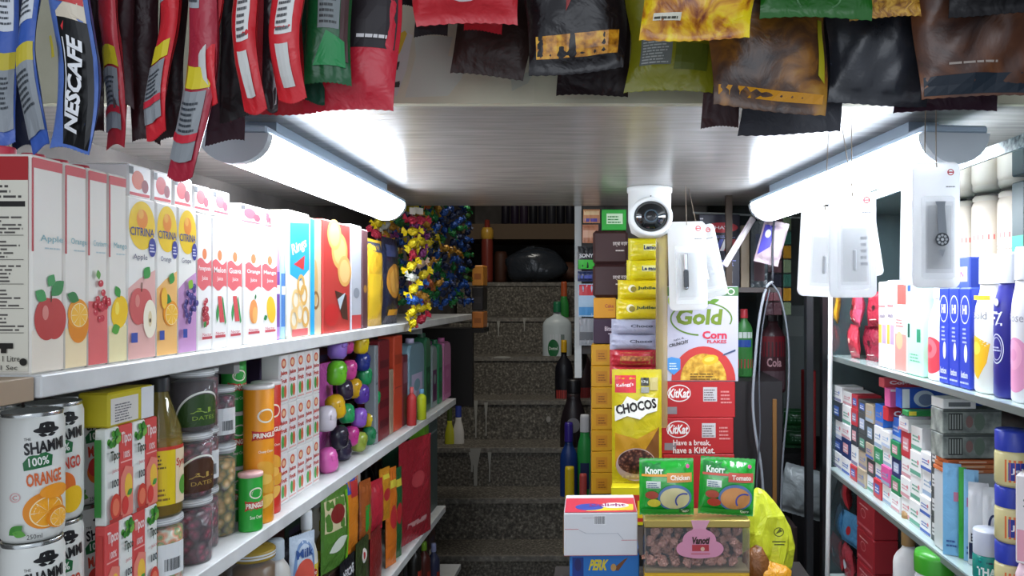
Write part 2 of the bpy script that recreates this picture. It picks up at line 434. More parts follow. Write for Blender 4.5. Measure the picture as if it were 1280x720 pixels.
# ================================================================ LEFT SIDE
# ---- fruit artwork
def apple(b, S, u, v, r, col='#b5393a', lf=True):
    b.disc(S, u-r*.25, v, r*.78, r, M(col)); b.disc(S, u+r*.25, v, r*.76, r*.98, M(col), hold=True); b.disc(S, u-r*.35, v+r*.3, r*.2, r*.35, M('#dd8a80'))
    b.poly(S, [(u-.0008, v+r*.8), (u+.001, v+r*.8), (u+.002, v+r*1.3), (u, v+r*1.3)], M('#5b3a1c'))
    if lf: b.leaf(S, u, v+r*1.1, r*1.1, r*.35, R(40), M('#2d8a45')); b.leaf(S, u-r*.3, v+r*.9, r*.8, r*.3, R(150), M('#3a9a50'))
def orange(b, S, u, v, r, col='#f09a1c', inn='#fbbf3c', lf=True):
    b.disc(S, u, v, r, r, M(col)); b.disc(S, u+r*.1, v-r*.1, r*.82, r*.82, M('#ffe7b0')); b.disc(S, u+r*.1, v-r*.1, r*.76, r*.76, M(inn))
    for i in range(8):
        a = i*PI/4; b.poly(S, [(u+r*.1, v-r*.1), (u+r*.1+r*.74*math.cos(a-.035), v-r*.1+r*.74*math.sin(a-.035)), (u+r*.1+r*.74*math.cos(a+.035), v-r*.1+r*.74*math.sin(a+.035))], M('#ffe9b8'), hold=i > 0)
    if lf: b.leaf(S, u, v+r*.9, r*1.2, r*.38, R(160), M('#2c8040'))
def berries(b, S, u, v, r, col, n=14, seed=1, rr=.25):
    q = random.Random(seed)
    for i in range(n):
        a = q.random()*6.28; k = q.random()**.5*r; x = u+k*math.cos(a)*.75; y = v+k*math.sin(a)*1.35
        b.disc(S, x, y, r*rr, r*rr, M(col), 12); b.disc(S, x-r*.07, y+r*.08, r*rr*.3, r*rr*.3, M('#e9a0a0' if col[1] > '8' else '#8d86c0'), 8)
def mango(b, S, u, v, r, col='#f6c913'):
    b.disc(S, u, v, r*.95, r*1.25, M(col), rot=R(-15)); b.disc(S, u-r*.3, v+r*.3, r*.25, r*.5, M('#ffe45a')); b.leaf(S, u, v+r*1.1, r*1.0, r*.35, R(120), M('#3c9a3a')); b.leaf(S, u, v-r*1.1, r*1.0, r*.4, R(200), M('#5aa83e'))

def carton_body(w, d, h, m, bev=.0025, top=None):
    b = MB(); b.box(-w/2, w/2, -d/2, d/2, 0, h, m, bev)
    if top: b.box(-w/2+.002, w/2-.002, -d/2+.002, d/2-.002, h-.0005, h+.0008, M(top))
    return b
def screw_cap(parent, x, y, z, r, h, col, name='cap'):
    b = MB(); b.lathe([(r, z), (r, z+h*.85), (r*.93, z+h), (0, z+h)], M(col), 20, (x, y)); return part(name, b, parent)

# ---- tall juice cartons, first four (red shoulders, pale front)
def real_carton(a, bb, kind, label, d=.085, h=.236):
    yc, w = slotL(a, bb); b = carton_body(w, d, h, M('#ebe6dc'))
    S = front(d)
    b.rect(S, -w/2+.001, h*.56, -w/2+.004, h-.004, M('#b8353c')); b.rect(S, -w/2+.002, h-.014, w/2-.002, h-.003, M('#cf4a50'))
    tint = {'apple': '#eadfce', 'orange': '#f4dfb4', 'cranberry': '#e06a6a', 'mango': '#efe3b0'}[kind]
    b.rect(S, -w/2+.001, .002, w/2-.001, h*.2 if kind != 'cranberry' else h*.33, M(tint))
    b.text(S, {'apple': 'Apple', 'orange': 'Orange', 'cranberry': 'Cranberry', 'mango': 'Mango'}[kind], w*.12, h*.62, .009, M('#7fb4bc'), w=w*.7)
    b.lines(S, -w*.1, h*.575, w*.4, h*.59, 1, M('#b8c8ca'))
    r = min(w*.40, .02)
    if kind == 'apple': apple(b, S, w*.08, h*.25, r*1.2, '#c23c38'); b.leaf(S, w*.0, h*.40, .016, .006, R(60), M('#3c9a52'))
    if kind == 'orange': b.disc(S, w*.1, h*.22, r*1.15, r*1.5, M('#e88c1a')); orange(b, S, w*.08, h*.27, r*1.15)
    if kind == 'cranberry': berries(b, S, w*.1, h*.33, r*1.15, '#c9303f', 17, 5); b.leaf(S, -w*.1, h*.44, .012, .004, R(100), M('#5aa040'))
    if kind == 'mango': mango(b, S, w*.08, h*.27, r*1.15)
    # side that faces the doorway: nutrition panel
    Sd = plane((-w/2, 0, 0), (0, 1, 0), (0, 0, 1), (-1, 0, 0))
    Sd = (lambda T: (lambda u, v, k: T(-u, v, k)))(Sd)
    b.rect(Sd, -d/2+.002, h*.57, d/2-.002, h-.003, M('#a8282c')); b.rect(Sd, -d/2+.002, .004, d/2-.002, h*.88 if kind == 'apple' else h*.5, M('#dcd8c8'))
    if kind == 'apple':
        b.rect(Sd, -d/2+.004, h*.76, d/2-.005, h*.785, M('#23211f')); b.lines(Sd, -d/2+.004, h*.80, d/2-.006, h*.87, 3, M('#4a4744'))
        for k in range(5): b.lines(Sd, -d/2+.004, h*(.2+.11*k), d/2-.006, h*(.285+.11*k), 5, M('#5a5652'), seed=k+3)
        for k in range(5): b.rect(Sd, -d/2+.004, h*(.19+.11*k), d/2-.006, h*(.1925+.11*k), M('#5a5652'))
        b.text(Sd, 'Volume 1 Litre', d*.12, h*.075, .006, M('#25231f'), w=.045); b.text(Sd, 'Brics 1 Sec', d*.12, h*.035, .005, M('#25231f'), w=.04)
        b.rect(Sd, d*.08, h*.12, d*.3, h*.145, M('#25231f')); b.rect(Sd, d*.15, h*.10, d*.22, h*.145, M('#25231f')); b.disc(Sd, d*.43, h*.06, .004, .004, M('#25231f'))
        b.rect(Sd, -d*.15, h*.11, -d*.02, h*.145, M('#3a3733'))
    o = thing('juice_carton', b, label, 'juice carton', (-.615-d/2, yc, S1), LEFT)
    screw_cap(o, w*.05, d*.1, h, .012, .012, '#c2394a')
    return o
real_carton(38, 80, 'apple', 'tall juice carton with red apple and a nutrition panel on its side')
real_carton(80, 109, 'orange', 'tall pale juice carton showing an orange, second from the near end of top shelf')
real_carton(109, 135, 'cranberry', 'tall juice carton with pink base and bunch of cranberries')
real_carton(135, 159, 'mango', 'tall juice carton with yellow mango and green leaves beside the cranberry one')
# ---- yellow-oval juice cartons
def citrina(a, bb, kind, label, h=.213, d=.08):
    yc, w = slotL(a, bb); b = carton_body(w, d, h, M('#f3f1ea')); S = front(d)
    base = {'apple': '#e9b6ae', 'orange': '#f6c074', 'grape': '#c998c8'}[kind]
    b.rect(S, -w/2+.001, .002, w/2-.001, h*.44, M(base)); b.poly(S, [(-w/2+.001, h*.44), (w/2-.001, h*.44), (w/2-.001, h*.56), (-w*.1, h*.5)], M(base))
    b.disc(S, 0, h*.83, w*.47, h*.15, M('#f5cd1e'), 28); b.disc(S, 0, h*.87, w*.2, h*.06, M('#ef8f2a')); b.disc(S, -w*.05, h*.9, w*.1, h*.03, M('#f7b64a'))
    b.text(S, 'CITRINA', 0, h*.79, .011, M('#2a3a8c'), w=w*.86, bold=.01)
    b.disc(S, w*.36, h*.7, w*.14, h*.06, M('#39409a')); b.lines(S, w*.27, h*.67, w*.46, h*.73, 3, M('#e8e8f4'))
    b.text(S, {'apple': 'Apple', 'orange': 'Orange', 'grape': 'Grape'}[kind], -w*.08, h*.63, .009, M('#4a4a6a'), w=w*.5)
    if kind == 'apple':
        apple(b, S, -w*.05, h*.33, w*.4, '#d2605e', False); b.leaf(S, w*.05, h*.5, .02, .008, R(55), M('#3b9a45'))
        b.disc(S, w*.25, h*.25, w*.24, h*.12, M('#f8efd8')); b.disc(S, w*.25, h*.25, w*.07, h*.05, M('#e3d2a4')); b.disc(S, w*.25, h*.24, .002, .003, M('#4a2f1c'))
    elif kind == 'orange': orange(b, S, w*.15, h*.28, w*.36, '#f19a20', '#fcc53c'); b.leaf(S, w*.1, h*.47, .018, .007, R(70), M('#3b9a45')); b.disc(S, -w*.2, h*.38, w*.14, h*.07, M('#f6c13a'))
    else: berries(b, S, w*.12, h*.33, w*.46, '#4a3f86', 22, 9, .2); b.leaf(S, -w*.1, h*.44, .016, .007, R(60), M('#8cbf3e'))
    b.rect(S, -w*.42, h*.11, -w*.2, h*.17, M('#3a52a8'))
    o = thing('juice_carton', b, label, 'juice carton', (-.615-d/2, yc, S1), LEFT)
    return o
citrina(159, 195, 'apple', 'juice carton with yellow oval logo and halved red apple')
citrina(195, 222, 'orange', 'juice carton with yellow oval logo and cut orange')
citrina(222, 246, 'grape', 'juice carton with yellow oval logo and dark purple grapes')
# ---- white cartons with a pink wave
def pink_carton(a, bb, fruit, label, h=.208, d=.08):
    yc, w = slotL(a, bb); b = carton_body(w, d, h, M('#f4f2ef')); S = front(d)
    n = 10; top = [(-w/2+.001+(w-.002)*i/n, h*.66+.004*math.sin(i/n*7)) for i in range(n+1)]; bot = [(-w/2+.001+(w-.002)*i/n, h*.46+.004*math.sin(i/n*7+2)) for i in range(n+1)]
    b.poly(S, top+bot[::-1], M('#e06a70')); b.disc(S, 0, h*.71, w*.15, h*.04, M('#e88a5a'))
    b.text(S, {'pom': 'Pomegranate', 'melon': 'Melon', 'guava': 'Guava', 'peach': 'Orange', 'mango': 'Mango'}[fruit], 0, h*.60, .009, M('#fbf3f0'), w=w*.8, bold=.02); b.text(S, 'Juice', 0, h*.53, .008, M('#fbf3f0'), w=w*.4, bold=.01)
    if fruit == 'pom': berries(b, S, 0, h*.28, w*.34, '#b93a48', 16, 4, .3); b.leaf(S, -w*.2, h*.17, .012, .004, R(60), M('#3b8a45'))
    elif fruit in ('melon', 'guava'): b.poly(S, [(-w*.15, h*.4), (w*.1, h*.4), (w*.3, h*.2), (0, h*.2)], M('#d8585a')); b.poly(S, [(w*.14, h*.38), (w*.34, h*.18), (w*.42, h*.2), (w*.2, h*.4)], M('#3f9a55')); b.leaf(S, -w*.2, h*.2, .03, .004, R(85), M('#3f9a55'))
    elif fruit == 'peach': b.disc(S, 0, h*.27, w*.25, h*.1, M('#ef9a5a')); b.disc(S, w*.08, h*.24, w*.15, h*.07, M('#f4b76a')); b.leaf(S, w*.1, h*.37, .01, .003, R(80), M('#2f7a3c'))
    else: b.disc(S, w*.08, h*.28, w*.28, h*.12, M('#f6c33a'), rot=.3); b.leaf(S, -w*.4, h*.2, .015, .005, R(20), M('#2f8a4c'))
    b.rect(S, -w*.32, h*.085, w*.36, h*.105, M('#c9505a')); b.text(S, 'Nectar', 0, h*.12, .005, M('#c9505a'), w=w*.6)
    return thing('juice_carton', b, label, 'juice carton', (-.615-d/2, yc, S1), LEFT)
for a, bb, f, l in ((246, 265, 'pom', 'white juice carton with pink wave and a pomegranate'), (265, 284, 'melon', 'white juice carton with pink wave and melon slices next to the pomegranate one'),
                    (284, 303, 'guava', 'white juice carton with pink wave and guava slices, third of the pink-wave row'),
                    (306, 327, 'peach', 'white juice carton with pink wave and orange fruit'), (327, 347, 'mango', 'white juice carton with pink wave and yellow mango')):
    pink_carton(a, bb, f, l)
# small cartons lying along the top of that row
def lying(a, bb, i, hh, z):
    yc, w = slotL(a, bb, -.63); b = carton_body(w, .15, hh, M('#efecea')); S = front(.15)
    q = random.Random(i)
    b.disc(S, -w*.1, hh*.55, w*.26, hh*.28, M(q.choice(['#c9454c', '#d46a50', '#b83c4a']))); b.disc(S, w*.2, hh*.4, w*.15, hh*.2, M('#8c3040')); b.rect(S, -w*.45, hh*.08, w*.4, hh*.17, M('#c23b45'))
    b.rect(S, -w*.48, hh*.7, -w*.3, hh*.92, M('#3a3a40'))
    return thing('small_juice_box', b, 'small white juice box lying on top of the cartons, %s from the near end' % ORD[i], 'juice box', (-.63-.075, yc, z), LEFT, 'juice boxes lying over the carton row')
for i, (a, bb) in enumerate(((160, 190), (191, 216), (217, 241), (242, 264), (266, 288))): lying(a, bb, i, .045 if i < 3 else .04, S1+.2142)
for i, (a, bb) in enumerate(((300, 330), (331, 340))): lying(a, bb, 5+i, .034, S1+.2092)

# ---- rest of the top shelf
def plain_box(name, a, bb, h, d, col, label, cat, z=S1, X=-.615, art=None, side=LEFT, tilt=0, group=None):
    yc, w = (slotL if side == LEFT else slotR)(a, bb, X); b = carton_body(w, d, h, M(col)); S = front(d)
    if art: art(b, S, w, h)
    return thing(name, b, label, cat, ((X-d/2) if side == LEFT else (X+d/2), yc, z), side, group, ry=0, rx=0)
def lotion(name, w, d, h, col, cap, label, cat, loc, rz, art=None, shoulder=.78, neck=.35, caph=.12, group=None, rough=.35, n=28, mat=None):
    """oval bottle with a cap part"""
    r = w/2; sy = d/w; bh = h*(1-caph)
    prof = [(0, 0), (r*.9, 0), (r, h*.02), (r, bh*shoulder), (r*.95, bh*(shoulder+(1-shoulder)*.25)), (r*(.72+.28*neck*neck), bh*(shoulder+(1-shoulder)*.5)), (r*(neck+.12*(1-neck)), bh*(shoulder+(1-shoulder)*.72)), (r*neck, bh*(shoulder+(1-shoulder)*.82)), (r*neck, bh), (0, bh)]
    b = MB(); b.step = .00025; b.lathe(prof, mat or M(col, rough=rough), max(n, 40), sy=sy)
    if art: art(b, cyl(r, 1, sy), w, bh)
    o = thing(name, b, label, cat, loc, rz, group)
    c = MB(); rc = r*neck*(1.12 if neck < .5 else 1.04); c.lathe([(rc, bh-.003), (rc*.98, h*.975), (rc*.85, h), (0, h)], M(cap, rough=.35), 24, sy=min(1, sy*(1.6 if neck < .5 else 1.1))); part('cap', c, o)
    return o
def vase_art(c1, c2, t=None):
    def f(b, S, w, h):
        b.rect(S, -w*.4, h*.12, w*.4, h*.62, M(c1), n=6); b.rect(S, -w*.34, h*.42, w*.34, h*.5, M(c2), n=5)
        if t: b.text(S, t, 0, h*.55, .01, M(c2), w=w*.6, bold=.01)
    return f
for i, (px, c1, c2) in enumerate(((350, '#b98fd0', '#7a4aa0'), (356.5, '#a9cde8', '#4a7ab8'))):
    y = 1.430+.0245*i
    lotion('shampoo_bottle', .023, .020, .235-.004*i, c1, '#dfe4ea', ['purple bottle after the pink-wave cartons', 'pale blue bottle beside the ring cereal box'][i], 'bottle', (-.629, y, S1), LEFT, vase_art(c2, '#f0f0f4'))
# glass jug bottle behind
def cereal(b, S, w, h):
    b.poly(S, [(-w/2+.001, h*.9), (w/2-.001, h*.93), (w/2-.001, h*.55), (0, h*.45), (-w/2+.001, h*.5)], M('#2f9fd4')); b.text(S, 'Rings', -w*.02, h*.72, .028, M('#f4f6f8'), w=w*.75, bold=.02, rot=.3)
    b.poly(S, [(-w*.3, h*.58), (w*.25, h*.66), (w*.2, h*.54)], M('#d83a3a'))
    for i, (u, v) in enumerate(((-.2, .3), (.2, .34), (0, .2), (.28, .16), (-.3, .15), (.05, .42))): b.ring(S, u*w, v*h, w*.19, w*.22, w*.08, M(['#e8c486', '#d9a95a'][i % 2]))
    b.rect(S, -w*.4, .003, w*.4, h*.07, M('#d86a6a'))
plain_box('cereal_box', 361.5, 387, .25, .05, '#e9e0cc', 'pale blue cereal box with cereal rings pictured on its front', 'cereal box', art=cereal)
def cereal2(b, S, w, h):
    b.disc(S, -w*.1, h*.45, w*.3, h*.2, M('#c9a46a')); b.ring(S, 0, h*.3, w*.3, w*.3, w*.1, M('#8a6030')); b.rect(S, -w/2+.0015, 0.002, -w*.12, h-.002, M('#2fa5dc'))
plain_box('cereal_box', 387, 402, .245, .06, '#cdb99a', 'cereal box with bright blue spine in front of the red biscuit box', 'cereal box', art=cereal2)
def redbis(b, S, w, h):
    for u, v, r in ((.1, .74, .3), (-.1, .88, .25), (.28, .56, .26)): b.disc(S, u*w, v*h, w*r, w*r*.8, M('#d9a35a')); b.disc(S, u*w, v*h, w*r*.75, w*r*.6, M('#e6bb7a'))
    b.disc(S, -.2*w, .16*h, w*.25, h*.1, M('#c22a2a')); b.poly(S, [(-w*.1, h*.38), (w*.35, h*.34), (w*.4, h*.1), (w*.2, h*.12)], M('#4a2c22')); b.poly(S, [(w*.0, h*.3), (w*.3, h*.36), (w*.1, h*.2)], M('#b8c4cc'))
plain_box('biscuit_box', 403, 438, .25, .06, '#b83a34', 'red biscuit box with round golden biscuits on its front', 'biscuit box', art=redbis)
plain_box('slim_box', 439, 452, .255, .05, '#b9bcc4', 'pale grey slim box with a red foot on top shelf', 'box', art=lambda b, S, w, h: (b.rect(S, -w*.46, .002, w*.46, h*.14, M('#c94a4a')), b.disc(S, 0, h*.35, w*.3, h*.05, M('#8a8f98'))))
plain_box('slim_box', 453, 460, .25, .05, '#5a3a3e', 'narrow dark maroon box between pale box and yellow pouch', 'box', art=lambda b, S, w, h: b.disc(S, 0, h*.4, w*.3, h*.04, M('#a87838')))

# ---- pouches
def pouch(w, h, t, seed=0, m='#c33', back=None, crimp=.012, wr=.0016, nu=22, nv=26, warp=0.0):
    q = random.Random(seed); wv = [(q.uniform(-160, 160), q.uniform(-120, 120), q.random()*6, q.uniform(.3, 1)) for _ in range(6)]
    def T(u, v):
        if v < crimp or v > h-crimp: return .0004
        a = max(0.0, 1-(2*abs(u)/w)**2.4)**.55; vv = (v-crimp)/(h-2*crimp); c = max(0.0, 1-abs(2*vv-1)**2.8)**.6
        r = t/2*a*c; k = sum(g*math.sin(x*u+y*v+p) for x, y, p, g in wv)/3
        e = math.exp(-(min(v, h-v)-crimp)/.02)
        return max(.0004, r + wr*k*min(1, a*c*2) + .0012*e*math.sin(u*420+seed)*a)
    b = MB(); b.step = .0005
    f1, f2, f3, f4 = (q.random()*6.28 for _ in range(4))
    def WP(u, y, v):
        if not warp: return Vector((u, y, v))
        k = v/h; fr = min(1, (1-k)*1.6)
        return Vector((u*(1-.10*warp*(1+math.sin(7*k+f1))/2*fr)+warp*w*.10*math.sin(4.5*k+f2)*fr, y+warp*.010*math.sin(5*k+f3)*fr, v+warp*.006*math.sin(3*u/w+f4)*fr))
    def S(u, v, o): return WP(u, -T(u, v)-o, v)
    for sgn, mm in ((-1, m), (1, back or m)):
        vs = [WP(w*(i/nu-.5), sgn*T(w*(i/nu-.5), h*j/nv), h*j/nv + (.0012*(i % 2) if j in (0, nv) else 0)) for j in range(nv+1) for i in range(nu+1)]
        b.add(vs, [(j*(nu+1)+i, j*(nu+1)+i+1, (j+1)*(nu+1)+i+1, (j+1)*(nu+1)+i) for j in range(nv) for i in range(nu)], mm, True)
    return b, S
def shelf_pouch(a, bb, h, t, col, label, art=None, z=S1, X=-.63, seed=1, side=LEFT, cat='pouch', name='snack_pouch', group=None):
    yc, w = (slotL if side == LEFT else slotR)(a, bb, X); b, S = pouch(w, h, t, seed, foil(col))
    if art: art(b, S, w, h)
    return thing(name, b, label, cat, (X-.01 if side == LEFT else X+.01, yc, z), side, group)
shelf_pouch(461, 481, .235, .03, '#d8a92c', 'matt yellow upright pouch on top shelf', lambda b, S, w, h: (b.rect(S, -w*.4, h*.86, w*.4, h*.97, M('#2b3350'), 4), b.rect(S, -w*.45, h*.08, w*.1, h*.6, M('#ecc32f'), 4, 6)), seed=3)
def pasta(b, S, w, h):
    b.disc(S, 0, h*.5, w*.42, h*.2, M('#c98a34'), rings=3); b.disc(S, 0, h*.5, w*.3, h*.15, M('#d9a14a'), rings=3); b.rect(S, -w*.3, h*.1, w*.3, h*.17, M('#dfa02a'), 3); b.rect(S, -w*.4, h*.78, w*.4, h*.92, M('#3d4a78'), 4, 2)
shelf_pouch(481, 500, .25, .035, '#20243a', 'dark navy pouch with a golden oval picture', pasta, seed=5)
# hanging strips of sweets: twisted wrappers on a strip
def sweet(col, col2, seed):
    b = MB(); m = M(col, rough=.18, metal=.45, bump=.8, bscale=140, spec=.8); b.blob((0, 0, 0), (.016, .011, .012), m, 10, .18, seed)
    q = random.Random(seed)
    for s in (-1, 1):
        vs = [(s*.014, 0, 0)]; n = 7
        for i in range(n): a = -1.0+2.0*i/(n-1); vs.append((s*(.014+.017*math.cos(a)), (.004 if i % 2 else -.004), .017*math.sin(a)))
        b.add(vs, [(0, i+1, i+2) for i in range(n-1)], foil(col2, .2, .8, 140))
    return b
SW = {}
def strip(px, Y, X0, topz, n, cols, label, pitch=.034):
    b = MB(); b.box(-.001, .001, -.0006, .0006, -n*pitch, 0.0, M('#c9c9c9', rough=.2, alpha=.5)); b.box(-.012, .012, -.001, .001, 0, .02, M('#d7d2c2'))
    o = thing('sweet_strip', b, label, 'sweet strip', (X0, Y, topz), R(70)+rnd.uniform(-.3, .3), 'hanging strips of wrapped sweets')
    for i in range(n):
        c = cols[i % len(cols)]
        if c not in SW: SW[c] = sweet(c, c, len(SW)+1).make('sweet'); r = SW[c]; r.parent = o
        else: r = SW[c].copy(); COL.objects.link(r); r.parent = o
        r.location = (rnd.uniform(-.006, .006), -.006+rnd.uniform(-.006, .006), -pitch*(i+.5)); r.rotation_euler = (rnd.uniform(-.6, .6), rnd.uniform(-.9, .9), rnd.uniform(-.5, .5)); r.scale = (1.15,)*3
    return o
YE, RE, PU, GR, BL, DB, GO = '#e6cf1e', '#c4324a', '#8a3a7a', '#1f7a3c', '#1c4fa0', '#17284f', '#c8922e'
for i, (px, cs, l) in enumerate(((507, [RE, YE, YE, RE, YE, '#d8dcd0', YE, BL, YE, YE], 'hanging strip of mostly yellow wrapped sweets at the tube light end'), (517, ['#c4324a', PU, YE, PU, '#d8b8a0', YE, '#3a6ab0', GO, YE], 'hanging strip mixing red, purple and yellow sweets'),
        (527, [GO, PU, PU, YE, GR, DB, '#6a3a50'], 'hanging strip with purple sweets above green'), (537, [GO, GR, '#c86a3a', GR, GO, '#23262c', YE, DB], 'hanging strip of gold and green foil sweets'),
        (547, [GR, DB, GO, GR, BL, YE, '#2b3a2c', BL], 'hanging strip of dark green and blue foil sweets'), (557, [DB, GR, BL, DB, BL, GR, GO, DB], 'hanging strip of mostly navy foil sweets'),
        (567, [GR, BL, DB, BL, GR, DB, GO, BL], 'hanging strip with bright blue foil sweets'), (577, [BL, DB, BL, GR, DB, BL, GO, '#2a4a8c'], 'hanging strip of blue foil sweets nearer the stairs'), (586, [GR, '#2f5a20', BL, DB, BL, DB, GR, DB], 'last hanging strip of foil sweets before the stairs'))):
    X = -.60 if i < 3 else -.615
    Yv = F*abs(X)/(760-px); top = min(CEIL-.024, EYE+(368-268)/F*Yv) if Yv < 2.46 else EYE+.395
    if Yv > 2.40 and Yv < 2.5: Yv = 2.42
    n = int((top-(S1+.015))/.034) + (1 if i < 2 else 0); n = min(n, 14)
    strip(px, Yv, X-.01 if i > 1 else X+.02, top, n, cs, l)
# strips one board further in so the display looks full
for i in range(7):
    Yv = 2.55+.11*i; strip(0, Yv, -.72-.01*(i % 2), EYE+.40, 13, [[GR, BL, DB, GO], [DB, BL, GR, BL, '#2f6a2c'], [BL, GR, YE, DB]][i % 3], 'foil sweet strip in the rear row, %s from its near end' % ORD[i])
for i in range(3):
    Yv = 2.27+.06*i; strip(0, Yv, -.69, CEIL-.022, 10, [[PU, YE, RE], [YE, '#d8dcd0', GO], [RE, GO, PU, GR]][i], 'yellow and red sweet strip tucked behind, %s from the lamp' % ORD[i])

# ---- cans
def can(b, r, h):
    b.lathe([(0, .002), (r*.86, 0), (r*.97, .005), (r, .012), (r, h-.012), (r*.93, h-.005)], M('#dfe0da', rough=.32), 36)
def shammi(kind):
    r, h = .0300, .1405; b = MB(); can(b, r, h); S = cyl(r)
    b.disc(S, .008, h*.86, .013, .0035, M('#18181a'), 24, rings=3); b.poly(S, [(-.0005, h*.865), (.0165, h*.865), (.015, h*.915), (.008, h*.925), (.001, h*.915)], M('#18181a'))
    b.leaf(S, .008, h*.815, .009, .002, R(15), M('#18181a')); b.leaf(S, .008, h*.815, .009, .002, R(165), M('#18181a'))
    b.text(S, 'SHAMMI', .007, h*.735, .0135, M('#1c1c1e'), w=.040, bold=.035, rot=.08); b.text(S, 'THE', -.010, h*.80, .003, M('#1c1c1e'), w=.006)
    b.poly(S, [(-.013, h*.56), (.012, h*.58), (.013, h*.66), (.006, h*.69), (-.009, h*.67), (-.014, h*.62)], M('#1f6a3a')); b.text(S, '100%', 0, h*.625, .0095, M('#f0f2ea'), w=.018, bold=.02, rot=.08)
    t = {'o': 'ORANGE', 'm': 'MANGO'}[kind]; b.text(S, t, .006, h*.49, .0145, M('#d9662c' if kind == 'o' else '#c9452f'), w=.034, bold=.03, rot=.06)
    b.ring(S, -.021, h*.36, .005, .005, .0007, M('#e2a0a0')); b.text(S, 'C', -.021, h*.36, .005, M('#d98080'))
    if kind == 'o': orange(b, S, .006, h*.24, .020, '#e88d18', '#f4a623', False); orange(b, S, .018, h*.17, .012, '#e88d18', '#f8b53a', False); b.disc(S, .014, h*.38, .014, .008, M('#f09a24'), rings=2)
    else: b.disc(S, .002, h*.3, .014, .017, M('#e8742c'), rings=2); b.disc(S, -.003, h*.34, .008, .012, M('#d8433c'), rings=2); b.disc(S, .012, h*.18, .013, .016, M('#f5c31c'), rings=2, rot=-.4)
    b.leaf(S, -.025, h*.08, .015, .005, R(40), M('#3f8a2c')); b.leaf(S, -.022, h*.1, .012, .004, R(-20), M('#5aa038')); b.text(S, '250ml', -.004, h*.055, .005, M('#28282a'), w=.012)
    o = thing('juice_can', b, '', 'can', (0, 0, 0), 0)
    c = MB(); c.lathe([(r*.93, h-.005), (r*.955, h-.001), (r*.93, h), (r*.86, h-.001), (r*.84, h-.006), (0, h-.006)], M('#c7cac8', rough=.22, metal=.9), 36)
    c.disc(plane((0, 0, h-.0058), (1, 0, 0), (0, 1, 0), (0, 0, 1)), 0, .004, .006, .01, M('#a8acaa', rough=.3, metal=.9)); part('can_lid', c, o)
    return o
co, cm_ = shammi('o'), shammi('m')
spots = [(co, -.640, .845, 'front orange juice can with hat logo'), (cm_, -.667, .915, 'mango juice can with hat logo, middle can'), (cm_, -.687, .985, 'juice can farthest from the lens, turned a little, beside the small red boxes')]
rowz = ((S2+.1412, 'upper row'), (S2, 'lower row'))
cangrp = 'stacked white juice cans'
first = {}
for zi, (z, rl) in enumerate(rowz):
    for k, (o, x, y, l) in enumerate(spots):
        lab = l + ', ' + rl; rz = R(48) + (R(28) if k == 2 else 0)
        if o.name not in first: first[o.name] = 1; o.location = (x, y, z); o.rotation_euler[2] = rz; o['label'] = lab; o['group'] = cangrp
        else: dup(o, (x, y, z), rz, lab, cangrp)
    dup(co, (-.722, .89, z), R(40), 'orange juice can cut off by the left edge of the photo, ' + rl, cangrp)

# ---- small 'Tipco' juice boxes on the middle shelf
def tipco(kind):
    w, d, h = .0262, .014, .1205; b = carton_body(w, d, h, M('#d9504e' if kind == 'r' else '#e9ece6'), .0012); S = front(d)
    b.step = .0002
    if kind == 'r':
        b.text(S, 'Tipco', 0, h*.85, .019, M('#f6dedb'), w=w*.8, bold=.03); b.rect(S, -w*.45, h*.6, w*.45, h*.615, M('#f0b0a8')); b.text(S, '100%', 0, h*.68, .009, M('#f6dedb'), w=w*.5, bold=.02)
        b.poly(S, [(-w*.48, h*.02), (w*.48, h*.02), (w*.48, h*.52), (-w*.1, h*.56), (-w*.48, h*.45)], M('#e88878')); b.disc(S, w*.12, h*.34, w*.3, h*.13, M('#f2c24a')); b.disc(S, -w*.15, h*.14, w*.26, h*.1, M('#d8403c')); b.leaf(S, 0, h*.24, .012, .004, .5, M('#4a9a44'))
    else:
        q = random.Random(2)
        for i in range(16): b.disc(S, q.uniform(-.36, .36)*w, h*q.uniform(.8, .96), w*.13, h*.035, M(q.choice(['#2f7a2c', '#4f9a38', '#3a8a34', '#78b04a'])))
        b.text(S, 'Tipco', 0, h*.70, .016, M('#2a3a2c'), w=w*.7, bold=.03); b.text(S, '100', 0, h*.42, .01, M('#24303a'), w=w*.5, bold=.03); b.text(S, 'juice', 0, h*.55, .006, M('#c8384a'), w=w*.5)
        b.disc(S, 0, h*.17, w*.4, h*.14, M('#cf4438')); b.disc(S, 0, h*.17, w*.26, h*.09, M('#e87a5c')); b.poly(S, [(-w*.48, .002), (w*.48, .002), (w*.48, h*.06), (-w*.48, h*.06)], M('#b03a34'))
    Sd = plane((-w/2, 0, 0), (0, -1, 0), (0, 0, 1), (-1, 0, 0)); b.rect(Sd, -d*.3, h*.1, d*.3, h*.9, M('#c8443f' if kind == 'r' else '#3a8a3c'))
    return thing('small_juice_box', b, '', 'juice box', (0, 0, 0), LEFT)
tr, tg = tipco('r'), tipco('g'); used = set()
def put(o, loc, rz, label, group=None):
    if o.name not in used:
        used.add(o.name); o.location = loc; o.rotation_euler[2] = rz; o['label'] = label
        if group: o['group'] = group
        return o
    return dup(o, loc, rz, label, group)
ys = [.925+.0415*i for i in range(5)]
Xt = -.622
TG = 'small pink and green juice boxes'
ys = []
for a in (129, 148, 161, 173, 190): ys.append(F*.622/(760-a))
xs = 0
for row, (z, hl) in enumerate(((S2, 'bottom'), (S2+.121, 'top'))):
    for i in range(4):
        k = (i+row) % 2
        Y = .959+.0272*i
        put(tr if k == 0 else tg, (-.632, Y, z), LEFT, '%s small juice box, %s row, %s from the cans' % (['pink', 'green and white'][k], hl, ORD[i]), TG)
def cardart(b, S, w, h): b.barcode(S, -w*.3, h*.15, w*.25, h*.8)
